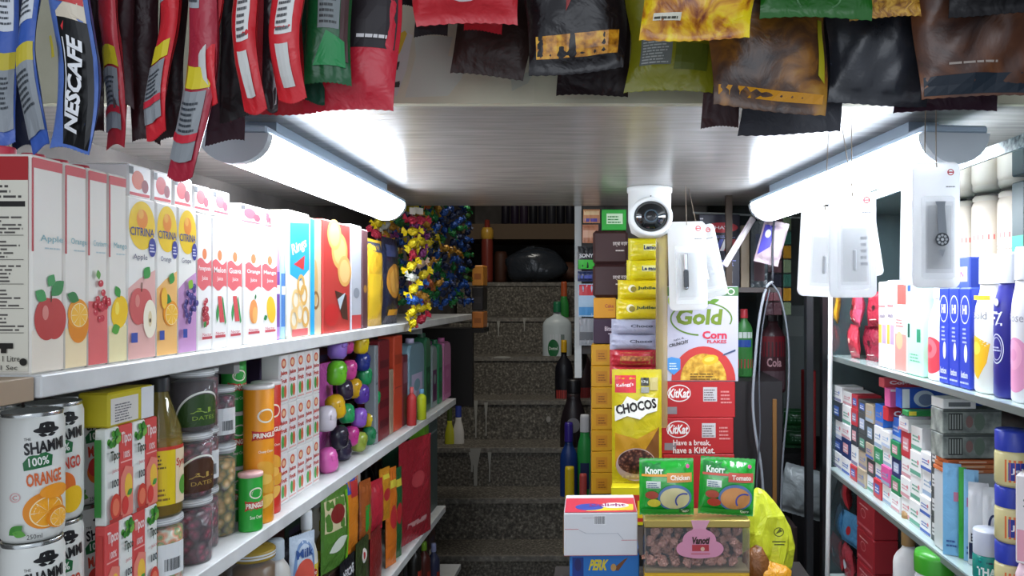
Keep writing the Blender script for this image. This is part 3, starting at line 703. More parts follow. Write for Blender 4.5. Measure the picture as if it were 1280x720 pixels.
b = carton_body(.095, .04, .044, M('#c8b824')); S = front(.04); b.rect(S, -.044, .003, .012, .036, M('#d9d6d0')); b.lines(S, -.036, .006, .0, .03, 7, M('#6a6a6e')); b.rect(S, .018, .001, .046, .043, M('#dfe2e4'))
thing('yellow_packet_box', b, 'yellow and white box with small print lying on top of the small juice boxes', 'box', (-.6455, 1.0, S2+.242), LEFT)

# ---- bottles and jars
def label_band(b, S, r, z0, z1, col, span=2.2, n=16): b.rect(S, -r*span, z0, r*span, z1, M(col), n=n)
YB = 1.088
b = MB(); r = .0295
prof = [(0, 0), (r*.92, 0), (r, .006), (r, .105), (r*.9, .125), (r*.45, .165), (r*.36, .175), (r*.36, .196)]
b.lathe(prof, M('#8a7a3a', rough=.06, alpha=.55, spec=.9), 32)
o = thing('syrup_bottle', b, 'glass syrup bottle with yellow label and long sloping neck', 'bottle', (-.642, YB, S2+.0955), R(48))
b = MB(); k = .95; b.lathe([(0, .003), (r*k, .003), (r*k, .104), (r*k*.9, .108), (0, .108)], M('#a5641c', rough=.15), 28); part('syrup', b, o, 'amber liquid')
b = MB(); S = cyl(r+.0003); label_band(b, S, r, .018, .100, '#e5c81c', 2.6, 26); b.rect(S, -r*2.6, .095, r*2.6, .100, M('#c63a2c'), n=26); b.lines(S, -.03, .07, .0, .092, 4, M('#6a5a1c')); b.rect(S, -.028, .05, -.018, .062, M('#d8d8c8')); b.lines(S, -.03, .025, .005, .045, 3, M('#8a6a1c'))
b.rect(S, .012, .018, .045, .095, M('#e8d2b0'), 6); b.text(S, 'Syrup', .026, .075, .014, M('#c0392c'), w=.026, bold=.02); b.disc(S, .028, .042, .01, .014, M('#5a9a3a')); part('label', b, o, 'yellow printed label')
screw_cap(o, 0, 0, .176, .0125, .021, '#2a2c30')
def jar(r, h, content, label, loc, rz=R(60), lab=None, group='clear jars of fruit and nuts', lidcol='#b9bcbd'):
    b = MB(); b.lathe([(0, 0), (r*.9, 0), (r, .005), (r, h*.84), (r*.88, h*.88), (r*.88, h*.9)], CLEAR, 32); o = thing('glass_jar', b, label, 'jar', loc, rz, group)
    c = MB(); c.lathe([(0, .003), (r*.93, .003), (r*.94, h*.8), (r*.7, h*.83), (0, h*.83)], content, 28); part('contents', c, o, kind='stuff')
    l = MB(); l.lathe([(r*.95, h*.89), (r*.97, h*.895), (r*.97, h*.985), (r*.9, h), (0, h)], M(lidcol, rough=.25, alpha=.8), 32)
    l.lathe([(r*.98, h*.92), (r*.99, h*.93), (r*.98, h*.94)], M('#d9dcdc'), 32); l.lathe([(r*.98, h*.95), (r*.99, h*.96), (r*.98, h*.97)], M('#d9dcdc'), 32); part('lid', l, o)
    if lab:
        p = MB(); lab(p, cyl(r+.0004), r, h); part('label', p, o)
    return o
C_berry = NM('dark_berries', [(0.1, '#a03050'), (0.35, '#641c34'), (0.7, '#2a0c1a')], scale=90, kind='cells', rough=.3, bump=.4)
C_nuts = NM('mixed_nuts', [(0.1, '#d8b87a'), (0.4, '#a8823a'), (0.6, '#6a6a2c'), (0.8, '#3a2c1a')], scale=75, kind='cells', rough=.4, bump=.5)
C_oliv = NM('green_and_orange_pickle', [(0.1, '#b8a04a'), (0.35, '#5a8a3a'), (0.55, '#d07a4a'), (0.8, '#c8d0b8')], scale=80, kind='cells', rough=.3, bump=.3)
C_dark = M('#26121c', rough=.3)
def dome(c1, c2, t='', c3='#e8e8e0'):
    def f(p, S, r, h):
        p.poly(S, [(-r*1.3, h*.1)]+[(r*1.35*math.cos(PI-PI*i/14), h*.12+h*.5*math.sin(PI-PI*i/14)) for i in range(15)], M(c1)); p.text(S, t, 0, h*.36, .008, M(c2), w=r*1.3, bold=.02); p.text(S, 'DATES', 0, h*.24, .006, M(c2), w=r*1.1)
        p.ring(S, 0, h*.12, r*1.4, h*.55, .003, M(c3), a0=0, a1=PI)
    return f
def codelab(p, S, r, h): p.rect(S, -r*.6, h*.15, r*.7, h*.62, M('#dfe2e2'), 4); p.barcode(S, -r*.4, h*.2, r*.5, h*.42, bg='#e4e6e6')
JX = -.65
def jpos(px, X=JX): return F*abs(X)/(760-px)
def jh(y0, y1, Y): return (y1-y0)/F*Y
# column one: three jars; column two; nuts; spaced along the shelf
Ya = 1.17; Yb = 1.236; Yc = 1.30
jar(.0315, .094, C_dark, 'big jar with green and black dome label, top of its stack', (-.640, Ya, S2+.2005), lab=dome('#2c4a1e', '#8aa83a', 'AL'))
jar(.0305, .0995, C_berry, 'dark jar with brown round label, middle of its stack', (-.642, Ya, S2+.1), lab=dome('#4a2c1c', '#b89a4a', 'AL'))
jar(.0305, .0995, C_berry, 'jar of dark berries at the bottom of the stack beside the pickle jar', (-.642, Ya, S2))
jar(.029, .098, C_berry, 'jar of dark berries, topmost right of the green-label jar', (-.665, Yb, S2+.195))
jar(.0295, .0965, C_berry, 'jar of berries with a white barcode label at middle height', (-.665, Yb, S2+.098), lab=codelab)
jar(.0295, .0975, C_berry, 'jar of berries at shelf level left of the nuts jar', (-.665, Yb, S2))
jar(.029, .158, C_nuts, 'tall jar full of mixed nuts', (-.668, Yc, S2))
jar(.028, .095, C_berry, 'berry jar with white label standing on the nuts jar', (-.668, Yc, S2+.1585), lab=codelab)
jar(.031, .095, C_oliv, 'jar of green and orange pickle below the syrup bottle', (-.642, 1.088, S2), lab=codelab)

# pickle jar stands in front of the syrup bottle, which is raised on a carton
# ---- crisp tubes
def crisps(r, h, c1, label, loc, lidc='#e8e6e2', small=False, rz=R(55), back=None):
    b = MB(); b.lathe([(0, .001), (r*.96, 0), (r, .003), (r, h-.006), (r*.97, h-.004)], M(c1, rough=.35), 32); S = cyl(r)
    b.disc(S, 0, h*.78 if not small else h*.66, r*.62, r*.5, M('#f1ead8'), rings=2); b.disc(S, 0, (h*.78 if not small else h*.66), r*.5, r*.38, M(c1), rings=2)
    v = h*.64 if not small else h*.45
    b.poly(S, [(-r*1.0, v+.009), (0, v+.006), (r*1.0, v+.009), (r*.9, v), (r*1.0, v-.009), (0, v-.007), (-r*1.0, v-.009), (-r*.9, v)], M('#c8322c')); b.text(S, 'PRINGLES', 0, v, .009, M('#f6efe0'), w=r*1.75, bold=.04)
    b.text(S, 'Sour Cream' if small else 'Cheesy Cheese', 0, h*(.52 if not small else .25), .006, M('#f7f4e6'), w=r*1.1, bold=.01)
    if not small:
        for k, (u, vv) in enumerate(((-.1, .16), (.35, .26), (-.3, .33), (.1, .40))): b.disc(S, u*r, h*vv, r*.8, r*.42, M(['#f2c15a', '#e9aa3c'][k % 2]), rings=2, rot=.4-.3*k)
    o = thing('crisp_tube', b, label, 'crisp tube', loc, rz)
    l = MB(); l.lathe([(r*1.0, h-.007), (r*1.05, h-.006), (r*1.05, h-.001), (r, h), (0, h)], M(lidc, rough=.3), 32); part('lid', l, o)
    return o
crisps(.0195, .1, '#2fa83c', 'small green crisp tube with pale pink lid, nearest one at shelf level', (-.624, 1.3265, S2), '#e7b9b6', True)
crisps(.021, .0985, '#33a341', 'small green crisp tube at middle height behind the nuts jar', (-.683, 1.387, S2+.099), small=True)
crisps(.021, .0985, '#33a341', 'topmost small green crisp tube beside the orange one', (-.683, 1.387, S2+.198), small=True)
crisps(.021, .0985, '#33a341', 'small green crisp tube half hidden at the bottom of the rear stack', (-.683, 1.387, S2), small=True)
crisps(.0255, .247, '#ee9a22', 'tall orange crisp tube', (-.632, 1.375, S2))
crisps(.0255, .247, '#d6392c', 'tall red crisp tube behind the orange one', (-.644, 1.432, S2))
# ---- little white drink boxes in three layers
def minibox():
    w, d, h = .0395, .035, .097; b = carton_body(w, d, h, M('#eceae8'), .0012); S = front(d); q = random.Random(3)
    b.disc(S, 0, h*.82, w*.28, h*.1, M('#d65a3a')); b.disc(S, 0, h*.82, w*.17, h*.06, M('#f0c9a0')); b.text(S, 'Juice', 0, h*.62, .011, M('#cf4436'), w=w*.8, bold=.03); b.text(S, 'Fruit', 0, h*.47, .009, M('#cf4436'), w=w*.7, bold=.03)
    b.disc(S, -w*.12, h*.25, w*.16, h*.13, M('#4fae57')); b.disc(S, w*.15, h*.25, w*.16, h*.13, M('#df6a48')); b.rect(S, -w*.42, h*.06, w*.42, h*.09, M('#e4b0a8')); b.rect(S, -w*.47, h*.03, -w*.44, h*.97, M('#bcc4cc'))
    return thing('mini_juice_box', b, '', 'juice box', (0, 0, 0), LEFT)
mb0 = minibox()
for r_ in range(3):
    for i in range(5):
        put(mb0, (-.652, 1.487+.0412*i, S2+.0975*r_), LEFT, 'mini white juice box, %s layer, %s after the red crisp tube' % (['bottom', 'middle', 'top'][r_], ORD[i]), 'mini white juice boxes in three layers')

# ---- bright plastic toys further along the middle shelf
def capsule(col, lid, band=None):
    b = MB(); m = M(col, rough=.25, coat=.4)
    b.lathe([(0, 0), (.014, .001), (.020, .008), (.021, .020), (.0205, .028)], m, 20, sy=.85)
    b.lathe([(.0215, .0282), (.0215, .031), (.019, .042), (.012, .049), (0, .051)], M(lid, rough=.22, coat=.4), 20, sy=.85)
    b.box(-.004, .004, -.0195, -.0165, .024, .034, M(lid), .001)
    return b
toys = {}
TG2 = 'plastic capsule toys heaped on the middle shelf'
toyspots = [(421, 436, '#8f6cc8', 'lilac', 1), (433, 430, '#c8408c', 'magenta', 2), (450, 430, '#dfc21e', 'yellow', 1), (420, 468, '#6fc22c', 'lime green', 1), (435, 462, '#d84a9a', 'pink', 2), (452, 452, '#2a3a8c', 'dark blue', 2),
    (459, 452, '#d8447a', 'rose', 3), (455, 470, '#23955a', 'green', 2), (432, 487, '#33283f', 'blackish', 1), (444, 485, '#d8a81e', 'amber', 2), (452, 492, '#5a3aa0', 'violet', 1), (464, 487, '#c8a21c', 'ochre', 3),
    (466, 497, '#1f9a55', 'leaf green', 2), (422, 510, '#e2b21a', 'golden yellow', 1), (434, 517, '#21a35c', 'emerald', 2), (448, 522, '#8a5ac0', 'pale violet', 1), (463, 525, '#dfc11c', 'lemon', 2), (408, 525, '#d6cfd8', 'white', 1),
    (437, 545, '#c2388c', 'deep pink', 2), (424, 548, '#2c2838', 'black', 2), (447, 552, '#8a9a3a', 'olive', 1), (461, 550, '#1f7a4c', 'dark green', 2), (412, 577, '#d860ac', 'glossy pink', 1), (428, 572, '#2c2440', 'midnight', 2)]
for px, py, col, nm, lay in toyspots:
    X = -.63-.012*lay; Y = F*-X/(760-px); z = EYE-(py-368)/F*Y-.025
    k = 1.15 if px < 430 else 1.0
    if col not in toys: toys[col] = thing('capsule_toy', capsule(col, col), '', 'toy', (0, 0, 0), 0)
    o = toys[col]; o.location = (X, Y, max(z, S2)); o.rotation_euler = (rnd.uniform(-.15, .15), rnd.uniform(-.15, .15), R(60)); o.scale = (k, k, k); o['group'] = TG2
    o['label'] = '%s plastic capsule toy in the heap beside the white juice boxes' % nm
b = MB()   # magenta bag that holds the near toys
shelf_pouch(399, 419, .24, .03, '#c25aa8', 'upright magenta plastic bag at the near side of the toy heap', z=S2, X=-.69, seed=8)
# ---- upright gift boxes and books of red, white and orange
def slim(px0, px1, h, d, col, label, z=S2, X=-.635, art=None, name='upright_box', cat='box'):
    return plain_box(name, px0, px1, h, d, col, label, cat, z, X, art)
slim(469, 473, .27, .03, '#8f979c', 'narrow pale grey box leaning by the toy heap', art=lambda b, S, w, h: (b.rect(S, -w*.3, h*.1, w*.3, h*.12, M('#5a5f66')), b.rect(S, -w*.3, h*.6, w*.3, h*.62, M('#5a5f66'))))
slim(473.5, 487, .28, .06, '#7a2028', 'tall dark red box after the pale grey one', art=lambda b, S, w, h: [b.rect(S, -w*.4, h*(.12+.2*k), w*.4, h*(.2+.2*k), M('#5a1820')) for k in range(4)])
slim(487.5, 492, .19, .05, '#a58e78', 'short beige box between dark red and orange-red boxes')
slim(492.5, 503, .285, .05, '#c8482c', 'bright orange-red tall box on middle shelf', art=lambda b, S, w, h: (b.rect(S, -w*.4, h*.45, w*.4, h*.46, M('#8a2a1c')), b.rect(S, -w*.4, h*.7, w*.4, h*.8, M('#a83a22'))))
slim(503.5, 510, .22, .05, '#6c2630', 'short maroon box before the blue-grey bottle', art=lambda b, S, w, h: b.rect(S, -w*.4, h*.6, w*.4, h*.9, M('#8c5a68')))
# large toiletry bottles with rounded shoulders
def slabbottle(px0, px1, h, col, label, lab, X=-.63, z=S2, d=.05):
    yc, w = slotL(px0, px1, X); b = MB(); n = 10; r = min(w*.45, .04); P = [(-w/2, 0), (w/2, 0)]
    P = [(-w/2+.002, 0), (w/2-.002, 0), (w/2, .004)] + [(w/2-r+r*math.cos(PI/2*i/n), h-r+r*math.sin(PI/2*i/n)) for i in range(n+1)] + [(-w/2+r-r*math.cos(PI/2*(n-i)/n), h-r+r*math.sin(PI/2*(n-i)/n)) for i in range(n+1)] + [(-w/2, .004)]
    rows = [(.86, -d/2), (1, -d/2+.008), (1, d/2-.008), (.86, d/2)]; vs = []
    cv = h/2
    for k, y in rows: vs += [(u*(k if k == 1 else 1-.006/(w/2)), y, v if k == 1 else cv+(v-cv)*(1-.008/h)) for u, v in P]
    m = len(P); fs = [(i*m+j, i*m+(j+1) % m, (i+1)*m+(j+1) % m, (i+1)*m+j) for i in range(3) for j in range(m)] + [tuple(range(m)), tuple(range(3*m, 4*m))]
    b.add(vs, fs, M(col, rough=.3)); S = front(d); b.rect(S, -w*.34, h*.1, w*.34, h*.6, M(lab)); b.disc(S, 0, h*.45, w*.2, h*.08, M(col))
    o = thing('detergent_bottle', b, label, 'bottle', (X-d/2, yc, z), LEFT)
    screw_cap(o, 0, 0, h-.001, min(.014, w*.3), .016, lab)
    return o
slabbottle(511, 531, .25, '#7d9fae', 'large blue-grey bottle with pale label on middle shelf', '#c3b8d6')
slabbottle(532, 539, .26, '#35744f', 'narrow green bottle beside the blue-grey one', '#23503a')
slabbottle(540, 547, .225, '#8f9fa0', 'grey bottle with plum label further along middle shelf', '#5c2c58')
slabbottle(548, 553.5, .225, '#2f8a5a', 'thin green bottle before the pink one', '#2a6a48')
slabbottle(554, 564, .225, '#d583b4', 'pink rounded bottle last on the middle shelf', '#c870a4')
lotion('small_bottle', .04, .03, .10, '#c3cf2c', '#6fa6c8', 'small bottle of yellow liquid with blue cap on middle shelf', 'bottle', (-.612, F*.612/(760-527), S2), LEFT, rough=.2)
lotion('small_bottle', .03, .03, .12, '#b83a3a', '#d86a6a', 'small red bottle in front of the maroon box', 'bottle', (-.615, F*.615/(760-514.5), S2), LEFT)

# ---- bottom shelf on the left
def by(px, X): return F*-X/(760-px)
b = None
for i in range(5):
    c = MB(); c.box(-.08, .08, -.092, .092, 0, .148, M(['#2a2420', '#33261f', '#262a2c', '#3a2622', '#232a24'][i]), .003); c.rect(front(.184), -.05, .03, .05, .09, M('#5a5048')); thing('stock_carton', c, 'dark carton on the bottom shelf under the sauce bottles, %s from the near end' % ORD[i], 'carton', (-.705, 1.24+.187*i, S3), R(0), 'cartons under the sauces')
Z3 = S3+.1485
def mayo(px, py0, py1, label, X=-.64, w=.055, col='#e6e2d4', cap='#e9ecec', l1='#e6cf20', l2='#c23a2c', z=Z3):
    Y = by(px, X); h = EYE-(py0-368)/F*Y-z
    def art(b, S, w, h): b.rect(S, -w*.9, h*.12, w*.9, h*.46, M(l1), n=12); b.disc(S, 0, h*.33, w*.3, h*.07, M(l2)); b.text(S, 'Mayo', 0, h*.33, .012, M('#f2f0e4'), w=w*.45, bold=.02)
    return lotion('sauce_bottle', w, w*.8, h, col, cap, label, 'bottle', (X, Y, z), R(60), art, .45, .42, .2)
Yj = 1.305
jar(.038, .165, M('#6a4a1e', rough=.3), 'wide jar with golden lid and orange label on the bottom shelf', (-.652, 1.400, Z3), lab=lambda p, S, r, h: (p.rect(S, -r*1.2, h*.1, r*1.2, h*.6, M('#d8823a'), 8), p.rect(S, -r*1.2, h*.45, r*1.2, h*.6, M('#e8d21c'), 8)), lidcol='#b89a3a', group='jars')
jar(.034, .165, M('#3a2a14', rough=.3), 'second golden-lid jar, behind the first on the bottom shelf', (-.722, 1.47, Z3), lidcol='#a88a3a', group='jars', lab=lambda p, S, r, h: p.rect(S, -r*1.2, h*.1, r*1.2, h*.55, M('#e8c81c'), 8))
lotion('wide_neck_jar', .056, .05, .152, '#d9d6cf', '#c4d0d8', 'white jug with pale blue square cap beside golden-lid jars', 'jug', (-.650, 1.487, Z3), R(60), vase_art('#dfe8dc', '#3a9a6a'), .7, .55, .22)
b, S = pouch(.062, .145, .02, 4, foil('#c9d8e8')); b.ring(S, 0, .072, .027, .06, .006, M('#7a9ac8')); b.disc(S, 0, .06, .025, .035, M('#d85a4a'), rings=3); b.text(S, 'Milk', 0, .108, .018, M('#3a5a9a'), w=.04, bold=.02)
thing('milk_pouch', b, 'white pouch with blue curved border and red spot on the bottom shelf', 'pouch', (-.622, 1.545, Z3), R(62))
mayo(383, 638, 716, 'white sauce bottle with yellow and red label, nearest of two', -.635, .05); mayo(394, 615, 700, 'white sauce bottle behind the yellow-labelled one', -.695, .05, l1='#d8cfae'); mayo(404, 650, 690, 'short bottle with yellow label by the white bottles', -.665, .04, col='#a8884a', cap='#d8c83a')
def leafy(b, S, w, h): b.rect(S, -w*.42, h*.5, w*.3, h*.9, M('#dcd2a8'), 3, 3); b.disc(S, 0, h*.7, w*.25, h*.12, M('#8a2c2a'), rings=3); b.leaf(S, -w*.3, h*.25, w*.7, w*.15, .3, M('#dfe8d8')); b.rect(S, w*.36, h*.03, w*.46, h*.95, M('#7ac22c'), 1, 6)
def pk(px0, px1, py0, py1, col, label, art=None, X=-.63, seed=1, t=.02, name='sauce_packet', cat='packet', z0=None, rz=R(75), group=None):
    px = (px0+px1)/2; Y = by(px, X); z0 = (Z3 if Y < 2.16 else S3); h = EYE-(py0-368)/F*Y-z0; w = (px1-px0)/F*Y*F*-X/F/Y; w = (px1-px0)*Y*Y/(F*-X)
    b, S = pouch(w, h, min(t, w*.45), seed, foil(col))
    if art: art(b, S, w, h)
    return thing(name, b, label, cat, (X, Y, EYE-(py1-368)/F*Y if z0 is None else z0), rz, group)
pk(408, 428, 612, 704, '#5a8a3a', 'green packet with cream window picture on bottom shelf', leafy, seed=2, z0=S3)
pk(428, 442, 592, 702, '#e0862c', 'orange packet with blue and red top on bottom shelf', lambda b, S, w, h: (b.rect(S, -w*.4, h*.75, w*.4, h*.95, M('#3a5ac0'), 3, 3), b.rect(S, 0, h*.7, w*.4, h*.9, M('#c83a3a'), 3, 3)), seed=3, z0=S3)
def ket(b, S, w, h): b.disc(S, 0, h*.8, w*.3, h*.06, M('#e8e0d8')); b.rect(S, -w*.35, h*.3, w*.35, h*.7, M('#a82a2a'), 3, 4); b.disc(S, 0, h*.5, w*.2, h*.06, M('#e8d8c8'))
slim(442, 451, .17, .035, '#c6bdb8', 'tall narrow white and red box under the dark red boxes', z=Z3, X=-.64, art=ket)
lotion('sauce_bottle', .042, .04, .15, '#b8bcc2', '#dfe3e8', 'greyish bottle with white cap beside green and red packets', 'bottle', (-.67, 1.98, Z3), R(60), vase_art('#c8343a', '#e8e8e8'), .5, .4, .18)
pk(452, 460, 600, 690, '#a85a2c', 'brown and green sauce packet on bottom shelf', lambda b, S, w, h: b.rect(S, -w*.2, h*.1, w*.25, h*.6, M('#2f9a3a'), 2, 5), seed=5, X=-.62, z0=S3)
pk(465, 474, 600, 676, '#c03040', 'red curved sauce packet on bottom shelf', seed=6, X=-.62, z0=S3, t=.03)
for i, (a, bb, c, l) in enumerate(((477, 484, '#d8932c', 'amber noodle packet'), (485, 492, '#e07a2a', 'orange noodle packet'), (493, 499, '#2c6a3c', 'dark green noodle packet'))):
    pk(a, bb, 585, 660-i*4, c, l+' standing on the bottom shelf', lambda b, S, w, h: (b.disc(S, 0, h*.5, w*.3, h*.12, M('#c8343a'), rings=3), b.rect(S, -w*.3, h*.8, w*.3, h*.88, M('#e8d84a'), 2)), seed=7+i, X=-.625, z0=S3)
slim(500, 508.5, .30, .06, '#23573a', 'tall dark green box on the bottom shelf', z=S3, X=-.69, art=lambda b, S, w, h: b.rect(S, -w*.4, h*.2, w*.4, h*.22, M('#3a8a5a')))
pk(509, 529, 548, 655, '#a82c38', 'large wrinkled red packet on the bottom shelf', lambda b, S, w, h: (b.rect(S, -w*.3, h*.15, w*.3, h*.2, M('#d8a0a0'), 4), b.disc(S, 0, h*.6, w*.2, h*.08, M('#c84a52'), rings=3)), seed=11, X=-.615, z0=S3, t=.022)
slim(530, 536, .36, .05, '#6fae28', 'lime green edged folder box on the bottom shelf', z=S3, X=-.622)
slim(537, 547, .35, .05, '#4c5a58', 'dull grey green box last on the bottom shelf', z=S3, X=-.63, art=lambda b, S, w, h: b.rect(S, -w*.4, h*.8, w*.4, h*.82, M('#8a9a98')))
# dark bundled bags at the front of the bottom shelf
for i, (X, Y0, z, w, h, t, col, l) in enumerate(((-.628, 1.60, Z3-.03, .15, .12, .03, '#23252c', 'black plastic bundle slumped at the front of the bottom shelf'), (-.626, 1.79, Z3-.02, .14, .13, .03, '#2b2d36', 'dark grey plastic bundle behind the black one'), (-.622, 1.70, S3, .14, .10, .018, '#c0502c', 'orange-red packet below the black bundle'), (-.622, 1.90, S3, .12, .13, .02, '#3c4a2a', 'dark green packet with white badge near the shelf end'), (-.622, 2.06, S3, .11, .12, .02, '#8c2c2c', 'dark red packet near the shelf end'))):
    pass
# hanging dark goods above the rear of the bottom shelf
for i, (px, c, l) in enumerate(((443, '#3a2420', 'dark brown upright sauce jar'), (457, '#241c1c', 'black-capped sauce jar with pale mark'), (470, '#4a3420', 'brown upright coffee jar'), (482, '#2c3c24', 'dark green upright jar'))):
    lotion('sauce_jar', .06, .06, .25-.01*i, c, ['#23201f', '#2a2a2c', '#c8902c', '#d8a83a'][i], l+' at the rear of the bottom shelf', 'jar', (-.82, by(px, -.82), S3), LEFT, vase_art(['#6a3a22', '#c8c0b0', '#d8b03a', '#b8c83a'][i], '#e0d8c8'), .7, .6, .15)
# backing stock that closes the view deep on the shelves: uniform cartons in rows
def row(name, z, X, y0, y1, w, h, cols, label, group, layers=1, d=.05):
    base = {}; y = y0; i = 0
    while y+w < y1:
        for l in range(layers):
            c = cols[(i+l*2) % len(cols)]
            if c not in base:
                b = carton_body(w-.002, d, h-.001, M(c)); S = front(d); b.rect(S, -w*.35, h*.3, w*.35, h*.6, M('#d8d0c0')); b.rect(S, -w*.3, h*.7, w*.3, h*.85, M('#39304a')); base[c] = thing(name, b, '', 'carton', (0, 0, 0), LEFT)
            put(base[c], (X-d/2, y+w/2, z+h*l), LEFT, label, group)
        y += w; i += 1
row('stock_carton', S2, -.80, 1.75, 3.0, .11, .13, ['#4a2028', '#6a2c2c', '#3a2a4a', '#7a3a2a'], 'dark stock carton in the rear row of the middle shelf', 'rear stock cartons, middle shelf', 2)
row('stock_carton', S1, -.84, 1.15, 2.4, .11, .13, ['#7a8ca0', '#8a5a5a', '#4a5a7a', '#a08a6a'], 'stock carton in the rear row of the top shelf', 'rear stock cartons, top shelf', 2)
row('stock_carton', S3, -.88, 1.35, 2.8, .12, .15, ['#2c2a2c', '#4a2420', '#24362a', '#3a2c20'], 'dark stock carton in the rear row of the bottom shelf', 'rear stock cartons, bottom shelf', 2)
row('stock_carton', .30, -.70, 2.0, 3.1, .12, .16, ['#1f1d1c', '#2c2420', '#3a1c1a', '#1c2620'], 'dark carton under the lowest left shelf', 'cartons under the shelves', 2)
# few goods low beside the first step
for i, (px, py, c, cc, l) in enumerate(((518, 690, '#23201c', '#c8b81e', 'black bottle with yellow cap below the bottom shelf end'), (530, 690, '#5a2a24', '#7aa82c', 'dark red bottle with green cap below the bottom shelf end'), (542, 692, '#3a3e5a', '#9aa0c8', 'bluish bottle with pale cap below the bottom shelf end'))):
    Y = by(px, -.64); lotion('sauce_bottle', .05, .045, .22, c, cc, l, 'bottle', (-.64, Y, EYE-(720-368)/F*Y-.10), LEFT, vase_art('#a83a2c', '#d8c8a0'))
b = MB(); b.box(-.98, -.60, 2.2, 3.1, EYE-1.12, EYE-1.10, shelfwhite); struct('trim_17', b)
# dark bundles lying on the cartons, and small packets along the shelf front
for i, (X, Y0, w, h, t, col, l) in enumerate(((-.665, 1.66, .11, .085, .05, '#23252c', 'black plastic bundle on the bottom shelf beside the white sauce bottles'), (-.668, 1.755, .08, .075, .05, '#2b2d36', 'dark grey plastic bundle behind the black one'))):
    b, S = pouch(w, h, t, 20+i, foil(col, .35, .9, 30)); thing('plastic_bundle', b, l, 'bag', (X-.06, Y0+.02, Z3), R(80))
for i, (Y0, w, h, col, l) in enumerate(((1.66, .13, .14, '#c0502c', 'orange-red packet leaning at the front of the bottom shelf'), (1.79, .10, .16, '#1f2126', 'black packet leaning at the front of the bottom shelf'), (1.90, .10, .17, '#3c4a2a', 'dark green packet with a white and red badge'), (2.01, .10, .16, '#8c2c2c', 'dark red packet leaning near the end of the bottom shelf'))):
    b, S = pouch(w, h, .012, 30+i, foil(col))
    if i == 2: b.disc(S, 0, h*.75, .018, .018, M('#e8e4dc'), rings=3); b.disc(S, 0, h*.75, .009, .009, M('#c83a3a'), rings=2); b.rect(S, -.03, .02, .03, .06, M('#a8a83a'), 3, 3)
    if i == 1: b.text(S, 'NESCAFE', 0, h*.8, .02, M('#dfe0e4'), w=w*.7, bold=.03)
    thing('sauce_packet', b, l, 'packet', (-.6145, Y0, S3), LEFT)

# ================================================================ HANGING PACKETS OVER THE ENTRANCE
RODL, RODR = EYE+.425, EYE+.50
def hang(px0, px1, pyb, Y, label, col, art=None, rz=0.0, back=None, rod=None, t=.022, seed=1, tilt=0.0, wr=.0016, name='coffee_packet', cat='packet', h=None, mat=None, ry=0.0, asp=None):
    rod = rod or (RODL if px1 < 505 else RODR)
    w = (px1-px0)/F*Y/max(.2, math.cos(rz)); x, y, z = W((px0+px1)/2, pyb, Y)
    if h is None: h = rod-.004-z
    b, S = pouch(w, h, min(t, w*.5), seed, mat or M(col, rough=.38 if (not art) else .3, spec=.3 if not art else .5, bump=.4, bscale=30), back, wr=wr, warp=1.0 if px1 < 390 else .6)
    if art: art(b, S, w, h)
    for k in (-1, 1): b.tube([(k*w*.2, 0, h-.004), (k*w*.2, .002, h+.003)], .0008, M('#c9c9c9', rough=.3), 5)
    return thing(name, b, label, cat, (x, Y, z), rz, 'packets hanging over the entrance', rx=tilt, ry=ry)
def blue_coffee(b, S, w, h):
    zt = lambda f: h*f
    b.rect(S, -w*.38, zt(.52), w*.38, h-.006, M('#d9dde2'), 4, 6); b.lines(S, -w*.33, zt(.55), w*.33, h*.95, 16, M('#4a5058'), gap=.4)
    b.rect(S, -w*.48, zt(.34), w*.48, zt(.42), M('#c9b83a'), 5, 2); b.rect(S, -w*.48, zt(.06), w*.48, zt(.34), M('#8f959a'), 5, 4); b.lines(S, -w*.35, zt(.16), w*.35, zt(.32), 7, M('#3c4248'))
def cup_coffee(b, S, w, h):
    b.rect(S, -w*.16, .004, w*.47, h*.50, M('#101113'), 7, 8); b.poly(S, [(-w*.16, h*.5), (w*.47, h*.5), (w*.47, h*.58), (w*.1, h*.56), (-w*.16, h*.52)], M('#d9cdb8'))
    b.rect(S, -w*.1, h*.56, w*.47, h*.8, M('#c83a3a'), 4, 4); b.disc(S, w*.2, h*.78, w*.24, h*.08, M('#e2d3b4'), rings=4); b.disc(S, w*.2, h*.785, w*.17, h*.05, M('#a9773f'), rings=4)
    for k in range(6): b.disc(S, w*(-.05+.08*k), h*(.62+.03*(k % 3)), w*.04, h*.014, M('#7a3a1c'))
    b.text(S, 'NESCAFE', w*.20, h*.25, w*.30, M('#e9eaec'), w=h*.36, bold=.04, rot=R(86), shear=.1); b.rect(S, w*.02, h*.12, w*.045, h*.42, M('#e9eaec'), 1, 6); b.poly(S, [(w*.05, h*.46), (w*.14, h*.485), (w*.08, h*.445)], M('#d8343a'))
    b.rect(S, -w*.42, h*.34, -w*.25, h*.42, M('#c9b83a'), 2, 2)
def red_coffee(b, S, w, h):
    b.rect(S, -w*.4, h*.62, w*.1, h*.97, M('#a5a9ac'), 4, 6); b.lines(S, -w*.35, h*.64, w*.05, h*.95, 12, M('#4a4e52')); b.rect(S, -w*.48, h*.34, w*.45, h*.42, M('#d6c32a'), 4, 2)
    b.rect(S, -w*.45, h*.07, w*.4, h*.33, M('#8d9194'), 4, 4); b.lines(S, -w*.3, h*.18, w*.3, h*.3, 6, M('#3c4248')); b.rect(S, -w*.48, h*.14, w*.42, h*.17, M('#c8283a'), 4)
